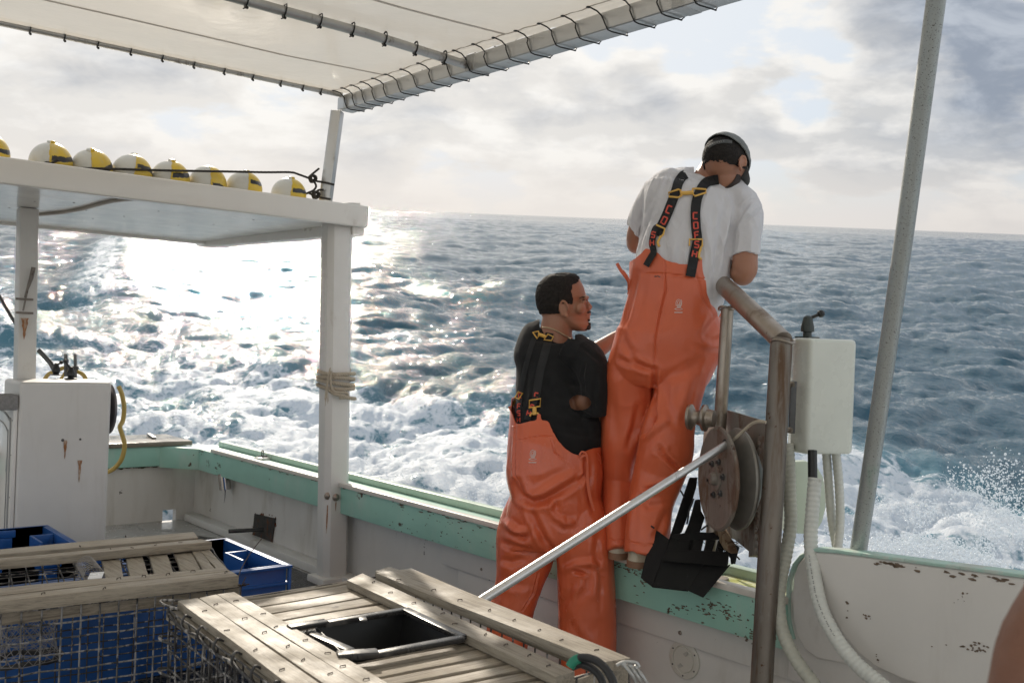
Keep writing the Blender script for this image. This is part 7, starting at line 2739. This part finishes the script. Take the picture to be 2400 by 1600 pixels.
    emblem(tree, 1248, 1068, 0.95, oo)
    # tab of the left brace and hip tapes
    tb_ = MB()
    tb_.tube(crom([on(tree, 1196, 952, 0.012, 4.1), on(tree, 1202, 965, 0.010, 4.1), on(tree, 1206, 980, 0.008, 4.1), on(tree, 1206, 1000, 0.004, 4.1)], 4), 0.010, 8, flat=0.002, upv=tuple(-FWD))
    obj('strap_tab', tb_, ORANGE, oo)
    tp = MB()
    h0 = on(tree, 1370, 1066, 0.010)
    dz = (h0 - CAMB).dot(FWD)
    for pts in (((1358, 1066), (1364, 1058), (1373, 1062), (1377, 1075), (1378, 1110), (1380, 1140), (1386, 1170), (1392, 1196)), ((1377, 1090), (1376, 1130), (1382, 1165), (1390, 1190)), ((1360, 1075), (1368, 1068), (1378, 1068))):
        tp.tube(crom([P(x, y_, dz - 0.004) for x, y_ in pts], 5), 0.0035, 6, flat=0.0014, upv=tuple(-FWD))
    obj('tie_tape', tp, ORANGE, oo, merge=False)
    # chain round the neck
    ch = MB()
    cpts = curve2([(1272, 767), (1284, 768), (1300, 773), (1316, 781), (1328, 788), (1337, 793)], 6)
    for k, (x, y_) in enumerate(cpts):
        ch.ball(on(tree, x, y_, 0.003, 4.08), 0.0034, 8, 6)
    obj('neck_chain', ch, pbr('pale_gold', (0.55, 0.42, 0.28), 0.3, metal=0.8), man, merge=False)


black_man()


# ================================================================== bare forearm at the right edge
def third_man():
    b = MB()
    limb(b, [(2950, 560, 1.05, 150, 0.075), (2860, 780, 1.04, 125, 0.060), (2740, 1030, 1.02, 108, 0.050), (2660, 1180, 1.01, 104, 0.048), (2535, 1370, 1.0, 98, 0.046), (2455, 1510, 0.97, 100, 0.044), (2408, 1650, 0.95, 92, 0.038), (2370, 1800, 0.93, 70, 0.028)], seg=40)
    hand(b, P(2368, 1805, 0.93), P(2340, 2000, 0.90) - P(2368, 1805, 0.93), -RR, 0.5)
    # shoulder, neck, head and trunk, all outside the picture
    limb(b, [(3350, 330, 1.15, 170, 0.11), (3350, 600, 1.15, 330, 0.13), (3340, 1100, 1.15, 300, 0.13), (3330, 1700, 1.15, 300, 0.13)], seg=40)
    limb(b, [(2950, 560, 1.06, 150, 0.075), (3120, 480, 1.10, 150, 0.08), (3300, 560, 1.13, 150, 0.09)])
    b.ball(P(3340, 130, 1.15), 1.0, 24, 18, (0.08, 0.10, 0.12))
    limb(b, [(3345, 250, 1.15, 110, 0.055), (3345, 380, 1.15, 120, 0.06)])
    me = fuse(b, 0.0055, 4)
    rumple(me, 0.0015, 30, 3, warp=0.02)
    m = obj('person', me, pbr('dark_arm_skin', (0.20, 0.088, 0.052), 0.5, var=0.08, vscale=20, bump=0.6, bscale=160, bdist=0.002, sub=0.1), smooth=180)
    tag(m, 'person at the right edge of the picture, only a blurred bare forearm showing', 'person')
    sh = MB()
    limb(sh, [(3350, 420, 1.15, 200, 0.12), (3350, 600, 1.15, 350, 0.14), (3340, 1100, 1.15, 320, 0.14), (3330, 1750, 1.15, 320, 0.14)], seg=40)
    limb(sh, [(2860, 720, 1.045, 160, 0.075), (2950, 560, 1.06, 175, 0.085), (3120, 480, 1.10, 170, 0.09), (3300, 560, 1.13, 170, 0.10)])
    obj('t_shirt', fuse(sh, 0.009, 4), SHIRTB, m, smooth=180)


third_man()
# ------------------------------------------------------------------ pitch the whole boat on the sea
bpy.context.view_layer.update()
for o in ABOARD:
    o.matrix_world = BOAT @ o.matrix_basis
